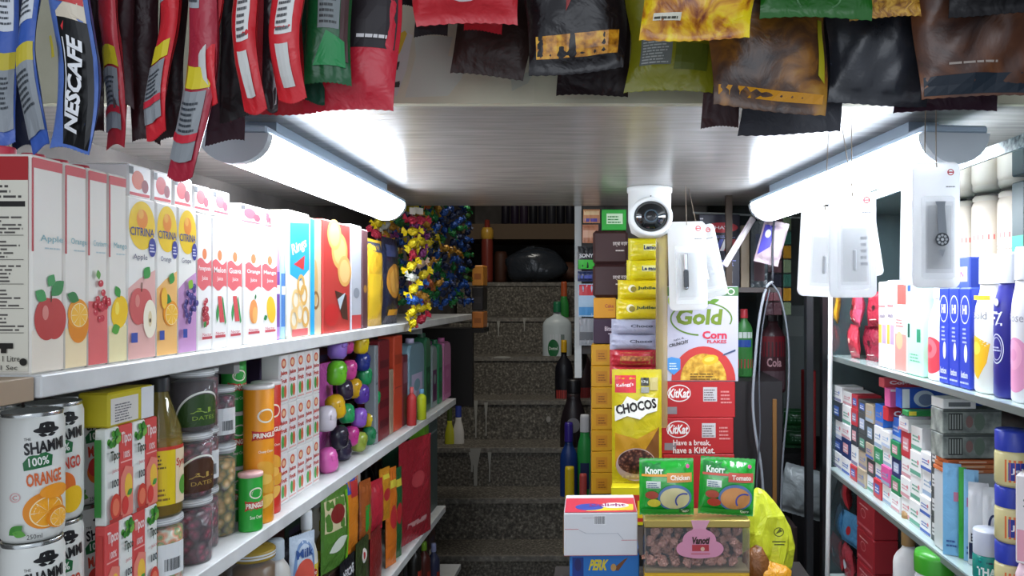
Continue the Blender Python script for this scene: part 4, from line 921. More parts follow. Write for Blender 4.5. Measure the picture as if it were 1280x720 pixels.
def red_white(b, S, w, h):
    b.rect(S, -w*.15, h*.35, w*.35, h*.95, M('#dcdcd8'), 4, 8); b.lines(S, -w*.1, h*.37, w*.3, h*.93, 16, M('#5a5a5c')); b.rect(S, -w*.15, h*.08, w*.25, h*.3, M('#cfcfca'), 3, 4)
hang(-8, 20, 178, .86, 'blue coffee packet with white text panel, at the left edge of the photo', '#4a68b8', blue_coffee, R(12), seed=41)
hang(18, 33, 186, .875, 'dark navy packet between the two leftmost blue ones', '#1a2038', None, R(40), seed=42)
hang(32, 58, 186, .84, 'blue coffee packet with yellow band and silver foot', '#3f62b4', blue_coffee, R(-14), seed=43)
hang(56, 114, 190, .80, 'blue packet with a coffee cup and large white lettering on black', '#5a78c0', cup_coffee, R(-12), seed=44, t=.03)
hang(112, 127, 168, .86, 'almost black packet right of the lettered coffee packet', '#2a1518', None, R(50), seed=45)
hang(124, 152, 186, .84, 'red packet with grey panel and yellow band, first of the red ones', '#b8303a', red_coffee, R(-18), seed=46)
hang(147, 166, 140, .855, 'dark maroon packet behind the first red packet', '#33181c', None, R(30), seed=47)
hang(166, 196, 182, .88, 'dark maroon packet hanging lower between red packets', '#2c1519', None, R(25), seed=48)
hang(192, 222, 172, .84, 'red packet with slim yellow band and silver lower half', '#cf2c34', red_coffee, R(-20), seed=49)
hang(202, 232, 178, .87, 'dark packet half hidden behind the lowest red one', '#201417', None, R(20), seed=50)
hang(212, 252, 222, .82, 'lowest hanging packet, red and silver with yellow band', '#a82a3c', red_coffee, R(-15), seed=51, ry=R(6))
hang(249, 280, 128, .83, 'red packet with a narrow white text strip', '#d2242e', red_white, R(-18), seed=52)
hang(255, 300, 178, .955, 'dark plum packet hanging above the left lamp end', '#3a1c28', None, R(18), seed=53)
hang(276, 318, 148, .88, 'black and dark red packet behind the red row', '#1c1618', None, R(12), seed=54)
hang(300, 334, 138, .84, 'red packet with white strip, beside the white-panelled one', '#cc2830', red_white, R(-14), seed=55, ry=R(-3))
hang(330, 348, 134, .87, 'thin dark packet with silver edge between red packets', '#2a2024', lambda b, S, w, h: b.rect(S, w*.2, .01, w*.4, h*.5, M('#b8bcc0'), 1, 4), R(20), seed=56)
hang(344, 386, 122, .85, 'red packet with a wide white text panel', '#d42e36', red_white, R(-10), seed=57)
hang(300, 392, 142, .95, 'broad plain red packet behind the red row', '#c5303a', None, 0, seed=58)
hang(384, 440, 108, .88, 'green packet with silver text block and shiny seam', '#14562e', lambda b, S, w, h: (b.rect(S, -w*.2, h*.35, w*.28, h*.97, M('#777f80'), 4, 6), b.lines(S, -w*.16, h*.38, w*.24, h*.95, 16, M('#2a2e30')), b.rect(S, w*.3, h*.15, w*.46, h*.9, M('#4a3030'), 2, 5), b.poly(S, [(-w*.3, .02), (w*.4, .02), (w*.4, .05), (0, .06)], M('#1f8a4a'))), R(8), seed=59)
hang(378, 404, 128, .91, 'dark green folded packet corner under the green one', '#1c4a38', None, R(8), seed=60)
def rednoodle(b, S, w, h):
    b.rect(S, -w*.3, h*.36, w*.47, h*.98, M('#241c20'), 7, 7); b.rect(S, -w*.3, h*.66, w*.2, h*.98, M('#8a8d8e'), 5, 4); b.lines(S, -w*.26, h*.68, w*.16, h*.96, 9, M('#3a3d3e')); b.lines(S, w*.05, h*.42, w*.4, h*.47, 1, M('#d9d4d4'))
hang(388, 500, 142, .93, 'big red packet with black top and silver text block', '#c6283a', rednoodle, 0, seed=61, t=.035)
hang(497, 530, 8, 1.0, 'black packet beside the big red one', '#17161a', None, 0, seed=62)
def redarc(b, S, w, h): b.disc(S, 0, h*.55, w*.38, h*.42, M('#cfc6c4'), 26, rings=5); b.disc(S, 0, h*.58, w*.35, h*.40, M('#2c2420'), 26, rings=5)
hang(524, 656, 33, .95, 'red packet with a dark round bowl picture cut by the top edge', '#c62f38', redarc, 0, seed=63, t=.05, name='snack_packet')
hang(582, 632, 43, 1.02, 'small red packet peeping below the bowl packet', '#bb2c36', lambda b, S, w, h: b.lines(S, -w*.4, .012, -w*.1, .022, 2, M('#e8c8c8')), R(0), seed=64, name='snack_packet')
hang(563, 660, 98, 1.075, 'plain dark brown packet against the papered loft front', '#33231f', None, 0, seed=65, name='snack_packet', ry=R(3))
hang(520, 562, 47, 1.08, 'small dark packet end under the red bowl packet', '#2a2224', None, 0, seed=66, name='snack_packet')
def flame(b, S, w, h):
    b.rect(S, -w*.42, .02, w*.42, .048, NM('fried_snack', [(0.3, '#6a3a10'), (0.5, '#c8861c'), (0.75, '#f0bf3a')], 90, .3, 6), 8, 3)
    b.poly(S, [(-w*.1, h*.36), (w*.05, h*.5), (w*.1, h*.42), (w*.2, h*.55), (w*.3, h*.44), (w*.4, h*.6), (w*.42, h*.98), (-w*.05, h*.98), (-w*.02, h*.6)], M('#8a1c1c')); b.poly(S, [(w*.02, h*.55), (w*.12, h*.5), (w*.25, h*.52), (w*.3, h*.98), (w*.02, h*.98)], M('#c87a1c'))
    b.text(S, 'Spicy', w*.12, h*.62, .014, M('#e8c88a'), w=w*.3, bold=.02); b.text(S, 'Masala', w*.3, h*.53, .01, M('#e8e0d8'), w=w*.18); b.rect(S, -w*.32, h*.5, -w*.25, h*.535, M('#d8e0d8')); b.disc(S, -w*.285, h*.517, w*.018, h*.01, M('#2a7a3c'))
hang(657, 782, 90, .98, 'black and flame-red snack bag with a window of fried snack', '#140f12', flame, 0, seed=67, t=.05, name='snack_packet', ry=R(-5), wr=.003)
hang(742, 800, 30, 1.10, 'dark maroon snack bag behind the yellow chips bag', '#1c1214', None, 0, seed=68, name='snack_packet')
hang(700, 790, 120, 1.085, 'dark brown bag hanging low between black and olive bags', '#241a1c', None, 0, seed=69, name='snack_packet', ry=R(-2))
chipm = NM('yellow_chips_print', [(0.35, '#7a3410'), (0.44, '#b8741c'), (0.52, '#dfa81e'), (0.62, '#efd21c'), (0.8, '#f3dc2a')], 26, .22, 5, bump=.3, dist=1.2)
hang(803, 948, 50, .90, 'bright yellow snack bag printed with fried chips', '#e0c01c', lambda b, S, w, h: (b.rect(S, -w*.40, .022, -w*.15, .030, M('#d8d4c0'), 4), b.lines(S, -w*.39, .0235, -w*.17, .029, 1, M('#3a3a2c'))), 0, mat=chipm, seed=70, t=.06, name='snack_packet', wr=.003)
hang(779, 892, 118, 1.07, 'olive yellow snack bag with grey text block, behind the chips bag', '#8a8a1c', lambda b, S, w, h: (b.rect(S, -w*.38, h*.16, -w*.02, h*.35, M('#6e7470'), 5, 4), b.lines(S, -w*.36, h*.17, -w*.04, h*.34, 9, M('#b8bcb8')), b.rect(S, w*.02, h*.13, w*.4, h*.3, M('#5f6a1c'), 5, 4)), 0, seed=71, t=.03, name='snack_packet')
mixm = NM('brown_snack_print', [(0.35, '#2c1c18'), (0.5, '#54361f'), (0.6, '#8a5a20'), (0.72, '#a87a2c')], 20, .3, 5, bump=.3, dist=.8)
def bandbot(b, S, w, h): b.rect(S, -w*.46, .014, w*.46, .026, M('#c88a1c', rough=.2), 10, 1); b.poly(S, [(w*.40, .05), (w*.46, .04), (w*.46, .12), (w*.42, .12)], M('#a8a01c'))
hang(878, 1026, 138, .98, 'large brown-gold snack bag with a shiny golden lower seam', '#4a2c1a', bandbot, 0, mat=mixm, seed=72, t=.05, name='snack_packet', ry=R(4), wr=.003)
hang(877, 925, 160, 1.075, 'small maroon bag corner under the golden seam', '#3c2628', None, 0, seed=73, name='snack_packet')
hang(920, 1052, 168, 1.09, 'grey backed bag hanging lowest, against the bright loft underside', '#43444a', None, 0, seed=74, name='snack_packet', t=.015)
hang(942, 1082, 27, .92, 'green snack bag cut by the top of the photo', '#1f5f1c', lambda b, S, w, h: b.ring(S, 0, .02, w*.2, .012, .002, M('#5a8a5a')), 0, seed=75, t=.05, name='snack_packet')
noodm = NM('noodle_print', [(0.35, '#7a4a16'), (0.5, '#b8862c'), (0.7, '#dcae4a')], 70, .35, 6, bump=.3, dist=2)
hang(1062, 1156, 26, .97, 'tan snack bag printed with fine noodles', '#b08030', None, 0, mat=noodm, seed=76, t=.04, name='snack_packet')
darkm = NM('dusky_snack_print', [(0.3, '#1c1e24'), (0.55, '#2f3138'), (0.75, '#4c4a4a')], 14, .25, 6, bump=.3)
hang(1028, 1160, 130, 1.05, 'bluish dark snack bag left of the brown one', '#2a2c34', None, 0, mat=darkm, seed=77, t=.04, name='snack_packet', wr=.003)
brm = NM('rust_snack_print', [(0.3, '#33201c'), (0.5, '#5c3826'), (0.65, '#7a4a2a'), (0.8, '#94602f')], 12, .3, 6, bump=.3, dist=1)
def dkfoot(b, S, w, h): b.rect(S, -w*.48, .004, w*.48, .028, M('#1a2430'), 10, 2); b.lines(S, -w*.3, .04, w*.1, .046, 1, M('#a89a90'))
hang(1140, 1300, 122, 1.0, 'wide rust-brown snack bag with dark foot at the right edge', '#54362a', dkfoot, 0, mat=brm, seed=78, t=.05, name='snack_packet', wr=.003)
hang(1110, 1246, 140, 1.075, 'plum backed bag low behind the rust-brown one', '#3a2430', None, 0, seed=79, name='snack_packet')
hang(1180, 1300, 18, .92, 'black bag at the top right corner', '#141214', None, 0, seed=80, name='snack_packet', t=.04)
for nm, x0, x1, Y, z in (('left', -.80, -.20, .86, RODL), ('right', -.32, .62, .98, RODR)):
    b = MB(); b.tube([(x0, 0, 0), (x1, 0, 0)], .003, M('#a8a8a4', rough=.3, metal=.8), 8); b.tube([(x0, 0, 0), (x0, .02, .03), (x0, 1.135-Y, .05)], .002, M('#a8a8a4', rough=.3, metal=.8), 6); b.tube([(x1, 0, 0), (x1, .02, .03), (x1, 1.135-Y, .05)], .002, M('#a8a8a4', rough=.3, metal=.8), 6)
    thing('hanging_rail', b, 'thin steel rail on the %s that the packets hang from' % nm, 'rail', (0, Y, z), 0)

# ================================================================ BLISTER CARDS
def card(w, h, item, label, loc, rz=0.0, ry=0.0, hook=.03):
    b = MB(); r = w*.14; n = 6; P = []
    for cx, cz, a0 in ((w/2-r, r, -90), (w/2-r, h-r, 0), (-w/2+r, h-r, 90), (-w/2+r, r, 180)):
        P += [(cx+r*math.cos(R(a0+90*i/n)), cz+r*math.sin(R(a0+90*i/n))) for i in range(n+1)]
    P = [(x, z-h) for x, z in P]; m = len(P); t = .0012
    def ringv(k, y): return [(x*k[0], y, -h/2+(z+h/2)*k[1]) for x, z in P]
    vs = ringv((1, 1), t)+ringv((1, 1), -t)+ringv((.95, .98), -t-.0006)
    fs = [(i*m+j, i*m+(j+1) % m, (i+1)*m+(j+1) % m, (i+1)*m+j) for i in range(2) for j in range(m)]+[tuple(range(m)), tuple(range(2*m, 3*m))]
    b.add(vs, fs, translucent('#fafafa', .72)); S0 = plane((0, -t-.0007, 0)); S = lambda u, v, o: S0(u, v-h, o)
    b.ring(S, w*.3, h*.92, w*.07, w*.07, w*.02, M('#c8343a')); b.rect(S, w*.23, h*.915, w*.37, h*.925, M('#c8343a')); b.lines(S, w*.2, h*.80, w*.4, h*.82, 1, M('#7a7c80'))
    o = thing('blister_card', b, label, 'blister card', loc, rz, 'white blister cards on hooks', ry=ry)
    c = MB(); x0, x1, z0, z1 = -w*.34, w*.36, -h*.93, -h*.27
    for k, (ins, dy) in enumerate(((0, .0), (.004, .006))): pass
    c.box(x0, x1, -.010, -.0019, z0, z1, M('#f2f5f8', rough=.08, alpha=.12, spec=.9), .004)
    for q_ in (.12, .2): c.box(x0+w*q_*.5, x1-w*q_*.5, -.0115-.002*q_, -.0102, z0+h*q_*.4, z1-h*q_*.4, M('#f2f5f8', rough=.08, alpha=.10, spec=.9), .0015)
    part('blister', c, o, 'clear raised plastic window')
    k = MB(); s = w/.09
    if item == 'clipper':
        k.box(-.012*s, .0*s, -.0185, -.0145, -h*.74, -h*.55, M('#2c3034', rough=.4), .002); k.box(-.010*s, -.001*s, -.0185, -.0145, -h*.55, -h*.36, M('#b9bdc2', rough=.2, metal=.9), .002); k.blob((-.006*s, -.0165, -h*.75), (.005*s, .002, .004), M('#8d9196', rough=.25, metal=.9), 10)
        part('nail_clipper', k, o, 'small metal nail clipper with black grip')
    elif item == 'watch':
        k.poly(plane((0, -.0165, 0)), [(-.010*s, -h*.32), (.010*s, -h*.32), (.008*s, -h*.36), (.012*s, -h*.58), (-.004*s, -h*.58), (-.006*s, -h*.36)], M('#8b9096', rough=.3, metal=.6))
        S2_ = plane((0, -.017, 0)); k.disc(S2_, .003*s, -h*.62, .013*s, .013*s, M('#3c4046', rough=.3), 24)
        for i in range(8): k.disc(S2_, .003*s+.008*s*math.cos(i*PI/4), -h*.62+.008*s*math.sin(i*PI/4), .0026*s, .0026*s, M('#b4b8bc'))
        k.disc(S2_, .003*s, -h*.62, .003*s, .003*s, M('#d0d3d6')); k.poly(S2_, [(-.003*s, -h*.70), (.008*s, -h*.70), (.003*s, -h*.76)], M('#9aa0a6')); part('key_tool', k, o, 'grey tool with round patterned disc')
    else:
        k.box(-.004*s, .003*s, -.0185, -.0145, -h*.75, -h*.55, M('#c9cccf', rough=.3), .002); k.lines(plane((0, -.0190, 0)), .008, -h*.7, .02, -h*.4, 5, M('#a9acb0')); part('small_tool', k, o)
    g = MB(); g.tube([(0, -.003, -h*.04), (0, .0, .006), (0, .0, hook)], .0008, M('#8a7a68', rough=.5), 6); part('hook', g, o)
    return o
def cardat(px0, px1, py0, py1, Y, item, label, rz=0, ry=0, up=.287):
    w = (px1-px0)/F*Y; h = (py1-py0)/F*Y; x, y, z = W((px0+px1)/2, py0, Y); return card(w, h, item, label, (x, Y, z), rz, ry, EYE+up-z)
cardat(834, 882, 277, 388, 2.0, 'clipper', 'white blister card with a nail clipper, hanging beside the camera', R(3), R(-1.5))
cardat(850, 892, 283, 374, 2.04, 'tool', 'blank white blister card tilted behind the nail clipper card', R(-8), R(-12))
cardat(1002, 1060, 258, 371, 1.27, 'tool', 'overexposed blister card on the left of the bright pair', 0, R(3))
cardat(1036, 1094, 240, 372, 1.24, 'tool', 'overexposed blister card in front, right one of the bright pair', R(-4), R(-.5))
cardat(1046, 1092, 262, 348, 1.30, 'tool', 'blister card fanned out behind the bright pair', 0, R(-9))
cardat(1141, 1199, 203, 360, 1.125, 'watch', 'blister card with a round-headed grey tool at the right', R(-2), R(0), up=.287)
cardat(1127, 1184, 212, 357, 1.150, 'tool', 'blister card tucked behind the one with the round-headed tool', 0, R(1), up=.287)
b = MB(); b.tube([(0, 0, 0), (.006, 0, .35), (.012, 0, .8), (.014, 0, 1.25)], .006, M('#d5d6d4', rough=.4), 10); b.lathe([(0, 0), (.012, .0), (.012, .012), (.006, .02)], M('#c5c6c4'), 12)
thing('white_pole', b, 'slim white pole standing in front of the right glass case', 'pole', (W(1036, 500, 2.0)[0]-.008, 2.0, EYE-.96), 0)
b = MB(); b.box(.50, .598, 1.9, 2.07, 0, EYE-.962, M('#1d1f22', rough=.5), .004); struct('trim_18', b)

# ================================================================ CENTRE STACK
LEDGE = EYE-.60
def cbox(px0, px1, py0, py1, Y, d, col, label, art=None, name='box', cat='box', rz=0.0, z=None, h=None, bev=.002, group=None, mat=None):
    w = (px1-px0)/F*Y; x, _, zb = W((px0+px1)/2, py1, Y); h = h or (py1-py0)/F*Y; z = zb if z is None else z
    b = MB(); b.box(-w/2, w/2, 0, d, 0, h, mat or M(col), bev)
    if art: art(b, plane((0, 0, 0)), w, h)
    return thing(name, b, label, cat, (x, Y, z), rz, group)
def kitkat(slogan):
    def f(b, S, w, h):
        b.disc(S, -w*.27, h*.68, w*.16, h*.24, M('#e9e2e0'), 24); b.disc(S, -w*.27, h*.68, w*.15, h*.21, M('#c2282c'), 24); b.text(S, 'KitKat', -w*.27, h*.68, h*.26, M('#f2eeec'), w=w*.28, bold=.03, shear=.15)
        b.rect(S, w*.06, h*.45, w*.25, h*.85, M('#c9c4c6')); b.lines(S, w*.07, h*.48, w*.24, h*.82, 5, M('#6a5a5c')); b.lines(S, w*.3, h*.4, w*.46, h*.8, 4, M('#d88a88')); b.rect(S, -w*.46, h*.1, -w*.3, h*.3, M('#8a8286'))
        if slogan: b.text(S, 'Have a break,', -w*.08, h*.30, h*.18, M('#f0dcd8'), w=w*.52, bold=.02); b.text(S, 'have a KitKat.', -w*.05, h*.10, h*.18, M('#f0dcd8'), w=w*.58, bold=.02)
    return f
KX = (828, 919)
zk = W(0, 477, 2.1)[2]
cbox(*KX, 477, 522, 2.10, .16, '#b5262b', 'red chocolate bar carton with round white logo, under the corn flakes', kitkat(False), 'chocolate_carton', 'chocolate carton', z=zk-.0995, h=.099)
cbox(827, 917, 522, 568, 2.10, .16, '#b5262b', 'red chocolate bar carton with a two-line slogan, middle of the red stack', kitkat(True), 'chocolate_carton', 'chocolate carton', z=zk-.1995, h=.0995)
cbox(829, 918, 568, 614, 2.10, .16, '#b5262b', 'red chocolate bar carton lowest in the stack, mostly behind the soup packs', kitkat(False), 'chocolate_carton', 'chocolate carton', z=LEDGE+.0005, h=zk-.2-LEDGE-.0015)
def gold(b, S, w, h):
    b.rect(S, -w*.5, h*.90, w*.5, h*.995, M('#3f6a3a')); b.disc(S, w*.4, h*.945, w*.05, h*.035, M('#d8e0d0')); b.disc(S, w*.4, h*.945, w*.035, h*.025, M('#3f6a3a'))
    b.ring(S, 0, h*.66, w*.42, h*.18, .0045, M('#5f7f2c'), 40, R(-20), R(265)); b.text(S, 'Gold', -w*.03, h*.68, h*.17, M('#6a7f1e'), w=w*.62, bold=.04, shear=.12)
    b.leaf(S, -w*.02, h*.80, w*.16, w*.035, R(20), M('#5f8a2c')); b.leaf(S, w*.08, h*.84, w*.14, w*.03, R(160), M('#5f8a2c')); b.leaf(S, w*.1, h*.83, w*.15, w*.03, R(15), M('#5f8a2c')); b.disc(S, -w*.42, h*.85, .006, .012, M('#9ab04a'))
    b.text(S, 'Corn', w*.18, h*.49, h*.085, M('#c8344a'), w=w*.33, bold=.04); b.text(S, 'FLAKES', w*.21, h*.42, h*.035, M('#c8344a'), w=w*.26, bold=.03); b.text(S, 'CRUNCHY', -w*.3, h*.40, h*.035, M('#3a3a3c'), w=w*.27, bold=.03, rot=R(14)); b.text(S, 'light &', -w*.3, h*.445, h*.025, M('#3a3a3c'), w=w*.14, rot=R(14))
    n = 20; b.poly(S, [(-w*.40, .003)]+[(w*.03-w*.43*math.cos(PI*i/n), .003+h*.36*math.sin(PI*i/n)) for i in range(n+1)], M('#c23a36')); b.poly(S, [(-w*.28, .004)]+[(w*.03-w*.31*math.cos(PI*i/n), .004+h*.28*math.sin(PI*i/n)) for i in range(n+1)], NM('corn_flakes_print', [(0.3, '#9a6a1c'), (0.5, '#cf9a2c'), (0.7, '#ecc653')], 55, .4, 4))
    b.disc(S, w*.12, h*.23, w*.11, h*.05, M('#f0b428'), rot=.2); b.disc(S, w*.11, h*.235, w*.07, h*.025, M('#f7cf5a'), rot=.2)
    b.poly(S, [(-w*.47, h*.24), (-w*.40, h*.26), (-w*.28, h*.24), (-w*.28, h*.13), (-w*.37, h*.07), (-w*.46, h*.13)], M('#4a90d0')); b.lines(S, -w*.43, h*.13, -w*.31, h*.21, 3, M('#d8e8f4')); b.lines(S, -w*.15, h*.02, w*.25, h*.10, 3, M('#6a4a14'))
    b.poly(S, [(w*.28, h*.27), (w*.46, h*.32), (w*.46, h*.34), (w*.3, h*.29)], M('#3a4a6a'))
cbox(830, 923, 358, 477, 2.1, .055, '#bab7c6', 'white corn flakes box with green leafy gold lettering', gold, 'cereal_box', 'cereal box', z=zk, h=(477-358)/F*2.1)
# cereal pouch with bowl of chocolate flakes
x, y, z = W(796, 603, 2.02); w, h = 62/F*2.02, 141/F*2.02
ycard = M('#d9c81c')
b, S = pouch(w, h, .05, 91, foil('#bfae1c', .3, .4, 25), wr=.002)
b.rect(S, -w*.44, h*.80, -w*.02, h*.95, M('#c2303a'), 6, 4); b.text(S, "Kellogg's", -w*.24, h*.865, .011, M('#f2e2e0'), w=w*.34, bold=.02, rot=.1)
b.rect(S, w*.08, h*.86, w*.24, h*.93, M('#23231f'), 3, 2); b.text(S, '1.2kg', w*.16, h*.895, .008, M('#e8e8dc'), w=w*.13); b.rect(S, w*.26, h*.82, w*.42, h*.93, M('#b8a86a'), 3, 3); b.rect(S, w*.08, h*.80, w*.24, h*.85, M('#8a8a80'), 3, 2)
b.poly(S, [(-w*.45, h*.68), (-w*.3, h*.70), (-w*.2, h*.77), (0, h*.73), (w*.1, h*.77), (w*.42, h*.75), (w*.40, h*.64), (w*.2, h*.62), (w*.05, h*.57), (-w*.2, h*.60), (-w*.44, h*.55)], M('#e9e6dc'))
b.text(S, 'CHOCOS', -w*.02, h*.68, .026, M('#241c1a'), w=w*.82, bold=.04, rot=R(10))
b.poly(S, [(-w*.44, h*.15), (-w*.44, h*.45), (0, h*.40), (w*.44, h*.50), (w*.44, h*.15)], M('#b9861c')); b.poly(S, [(w*.1, h*.26), (w*.44, h*.5), (w*.44, h*.2), (w*.1, h*.18)], M('#7a4a20'))
b.disc(S, -w*.02, h*.17, w*.40, h*.15, M('#b49a94'), 26); b.disc(S, -w*.02, h*.20, w*.36, h*.11, NM('chocolate_flakes_print', [(0.1, '#9a6a52'), (0.4, '#5a2f24'), (0.8, '#2c1612')], 120, .4, 4, kind='cells'), 26); b.rect(S, -w*.3, h*.055, w*.25, h*.075, M('#c9b6b0'), 5)
thing('cereal_pouch', b, 'tall yellow cereal pouch with a bowl of chocolate flakes', 'cereal pouch', (x, y-.005, z), 0, rx=R(-2))
b = MB(); w = .152; h = z-LEDGE-.001; b.box(-w/2, w/2, -.05, .10, 0, h, ycard, .002); S = plane((0, -.05, 0)); b.poly(S, [(-w*.25, h*.1), (-w*.12, h*.8), (w*.3, h*.8), (w*.4, h*.1)], M('#c8362c')); b.rect(S, -w*.05, h*.2, w*.25, h*.65, M('#e8c81c')); b.text(S, 'Maggi', w*.10, h*.42, h*.3, M('#c8362c'), w=w*.22, bold=.04)
thing('noodle_carton', b, 'yellow noodle carton with red panel under the cereal pouch', 'noodle carton', (x+.01, y, LEDGE+.0005), R(-3))
# yellow flat boxes stacked left of the cereal pouch
YB_ = 2.28
def ybox(b, S, w, h): b.rect(S, -w*.3, h*.2, w*.2, h*.75, M('#c9861a')); b.lines(S, -w*.2, h*.3, w*.15, h*.65, 3, M('#8a5210'))
hh = (26.5)/F*YB_; ztop = W(0, 430, YB_)[2]; n = int((ztop-LEDGE)/hh); hh = (ztop-LEDGE-.001)/n
for i in range(n):
    cbox(739, 768, 0, 0, YB_, .09, '#d39a1c', 'mustard yellow tea box, %s from the top of the yellow column' % ORD[n-1-i], ybox, 'tea_box', 'box', z=LEDGE+.0005+i*hh, h=hh*.985, group='column of mustard yellow boxes', rz=R(rnd.uniform(-2, 2)))
z0 = ztop+.0005
for k, (py0, py1, col, l, t, tc) in enumerate(((398, 430, '#3a2238', 'dark purple box above the mustard column', 'Bites', '#d8c8d0'), (372, 398, '#e09a20', 'orange box between the purple and brown ones', 'Cake', '#b84a3a'), (330, 372, '#3f2524', 'lower dark brown cake pack with white script', 'চম্পা কেক', '#d8ccc4'), (288, 330, '#3f2524', 'upper dark brown cake pack with white script', 'চম্পা কেক', '#d8ccc4'))):
    h = (py1-py0)/F*YB_
    def a_(b, S, w, hh_, t=t, tc=tc, k=k): b.text(S, t, w*(.28 if k > 1 else .2), hh_*.6, hh_*.18, M(tc), w=w*.42 if k > 1 else w*.4, bold=.02, rot=0 if k > 1 else R(90)*0); b.lines(S, w*.15, hh_*.38, w*.4, hh_*.46, 1, M(tc))
    cbox(741 if k > 1 else 742, 785 if k > 1 else 770, 0, 0, YB_, .09, col, l, a_, 'cake_pack', 'cake pack', z=z0, h=h-.001, bev=.008 if k > 1 else .002); z0 += h
cbox(752, 783, 0, 0, YB_, .06, '#2fa03a', 'small bright green pack on top of the brown cake packs', lambda b, S, w, h: (b.rect(S, -w*.3, h*.3, w*.35, h*.8, M('#c8e0c0')), b.lines(S, -w*.25, h*.35, w*.3, h*.75, 3, M('#2a7a34'))), 'tea_box', 'box', z=z0, h=26/F*YB_)
# biscuit packs lying in a pile
Yc2 = 2.16
def bis(text, tc, bgc, sub=None):
    def f(b, S, w, h):
        if bgc: b.rect(S, -w*.1, h*.42, w*.42, h*.72, M(bgc), 5, 2)
        if text: b.text(S, text, w*.14, h*.57, h*.2, M(tc), w=w*.46, bold=.04)
        if sub: b.disc(S, -w*.2, h*.55, h*.2, h*.2, M('#e8e0c0'), rings=2); b.disc(S, -w*.17, h*.52, h*.15, h*.15, M(sub), rings=2)
    return f
pile = [(298, 325, '#d8c81e', 785, 832, 'yellow lemon biscuit pack at the top of the pile', bis('Lemond', '#23305a', '#e8e49a')), (325, 350, '#d8c81e', 783, 831, 'second yellow lemon biscuit pack, below the topmost one', bis('Le mond', '#23305a', '#e8e49a')),
        (350, 374, '#d6bf1a', 772, 832, 'yellow round-cookie pack, third in the pile', bis('Jubilee', '#3a4a20', None, '#8a7a1c')), (374, 399, '#d6bf1a', 770, 830, 'yellow round-cookie pack, fourth in the pile', bis('Jubilee', '#3a4a20', None, '#8a7a1c')),
        (399, 418, '#a3a4b8', 764, 824, 'silver biscuit pack, upper of two', bis('Choco', '#4a4a58', None)), (418, 437, '#a3a4b8', 762, 823, 'silver biscuit pack, lower of two', bis('Choco', '#4a4a58', None)),
        (437, 458, '#b02a34', 762, 822, 'red biscuit pack showing square crackers', None), (458, 480, '#b3303a', 762, 824, 'red biscuit pack just above the cereal pouch', None)]
for k, (a, c, col, p0, p1, l, art) in enumerate(pile):
    h = (c-a)/F*Yc2; w = (p1-p0)/F*Yc2; xx, _, zz = W((p0+p1)/2, c, Yc2)
    b, S = pouch(h, w, .04, 100+k, foil(col, .3, .5, 40), crimp=.010)   # a pack lying on its long side
    # turn so that its long axis is horizontal
    S2_ = (lambda S: (lambda u, v, o: (lambda p: Vector((p.z, p.y, -p.x)))(S(-v, u, o))))(S)
    b.v = [(z_-w/2, y_, -x_+h/2) for x_, y_, z_ in b.v]
    def SS(u, v, o, S=S, w=w, h=h): p = S(-(v-h/2), u+w/2, o); return Vector((p.z-w/2, p.y, -p.x+h/2))
    if art: art(b, SS, w, h)
    if k == 6: b.rect(SS, -w*.28, h*.15, w*.42, h*.85, NM('cracker_print', [(0.1, '#c88a4a'), (0.5, '#b06a30'), (0.9, '#7a3a20')], 120, .4, 3, kind='cells'), 8, 3)
    thing('biscuit_pack', b, l, 'biscuit pack', (xx, Yc2, zz), R(rnd.uniform(-3, 3)), 'biscuit packs piled in the middle')
b = MB(); hq = W(0, 480, Yc2)[2]-LEDGE-.001; b.box(-.06, .06, -.02, .08, 0, hq, M('#6a4a3a'), .003); S = plane((0, -.02, 0)); b.rect(S, -.04, hq*.3, .04, hq*.6, M('#a88a6a')); thing('stock_carton', b, 'brown carton hidden behind the cereal pouch, under the biscuit pile', 'carton', (W(793, 0, Yc2)[0], Yc2+.01, LEDGE+.0005), 0)
# clear tan plastic sleeve hanging in front, and small things at the top
b = MB(); sl = M('#b7a06c', rough=.15, alpha=.55, spec=.8); b.box(-.016, .016, -.004, .004, -.52, 0, sl, .002); b.box(-.014, -.008, -.006, .006, -.50, -.02, M('#8f7c50', rough=.3, alpha=.7))
thing('plastic_sleeve', b, 'long tan plastic sleeve hanging between the biscuit pile and the corn flakes', 'plastic sleeve', (W(827, 0, 2.05)[0], 2.05, EYE+.16), 0)
# small goods pinned on the white panel
for i, (a, c, p0, p1, bg, bands, l) in enumerate(((262, 279, 729, 750, '#c98a5a', [('#5a4aa0', .1, .35), ('#e8c89a', .6, .9)], 'small orange and violet sachet pinned at the top of the white panel'), (281, 304, 728, 748, '#b87a5a', [('#d8a88a', .3, .7)], 'small salmon sachet pinned under the violet one'),
        (308, 337, 722, 744, '#17181a', [('#3fc23a', .03, .42)], 'black and green battery card pinned on the white panel'), (339, 352, 722, 748, '#26305a', [('#4a5ab0', .3, .6)], 'dark blue sachet under the battery card'),
        (355, 396, 723, 746, '#a8c4dc', [('#c8303a', .65, .98), ('#4a90c8', .05, .3)], 'red, white and blue card pinned on the white panel'), (398, 432, 724, 742, '#8f9296', [('#5a5c60', .2, .5)], 'grey card lowest on the white panel'))):
    Y = 2.535; w = (p1-p0)/F*Y; h = (c-a)/F*Y; xx, _, zz = W((p0+p1)/2, c, Y); b, S = pouch(w, h, .008, 130+i, foil(bg, .35, .3), crimp=.004, wr=.0006)
    for col, v0, v1 in bands: b.rect(S, -w*.46, h*v0, w*.46, h*v1, M(col), 6, 4)
    if i == 2: b.text(S, 'SONY', 0, h*.6, h*.17, M('#e8e8e8'), w=w*.8, bold=.03)
    thing('small_sachet' if i != 2 else 'battery_card', b, l, 'sachet' if i != 2 else 'battery card', (xx, Y, zz), 0)
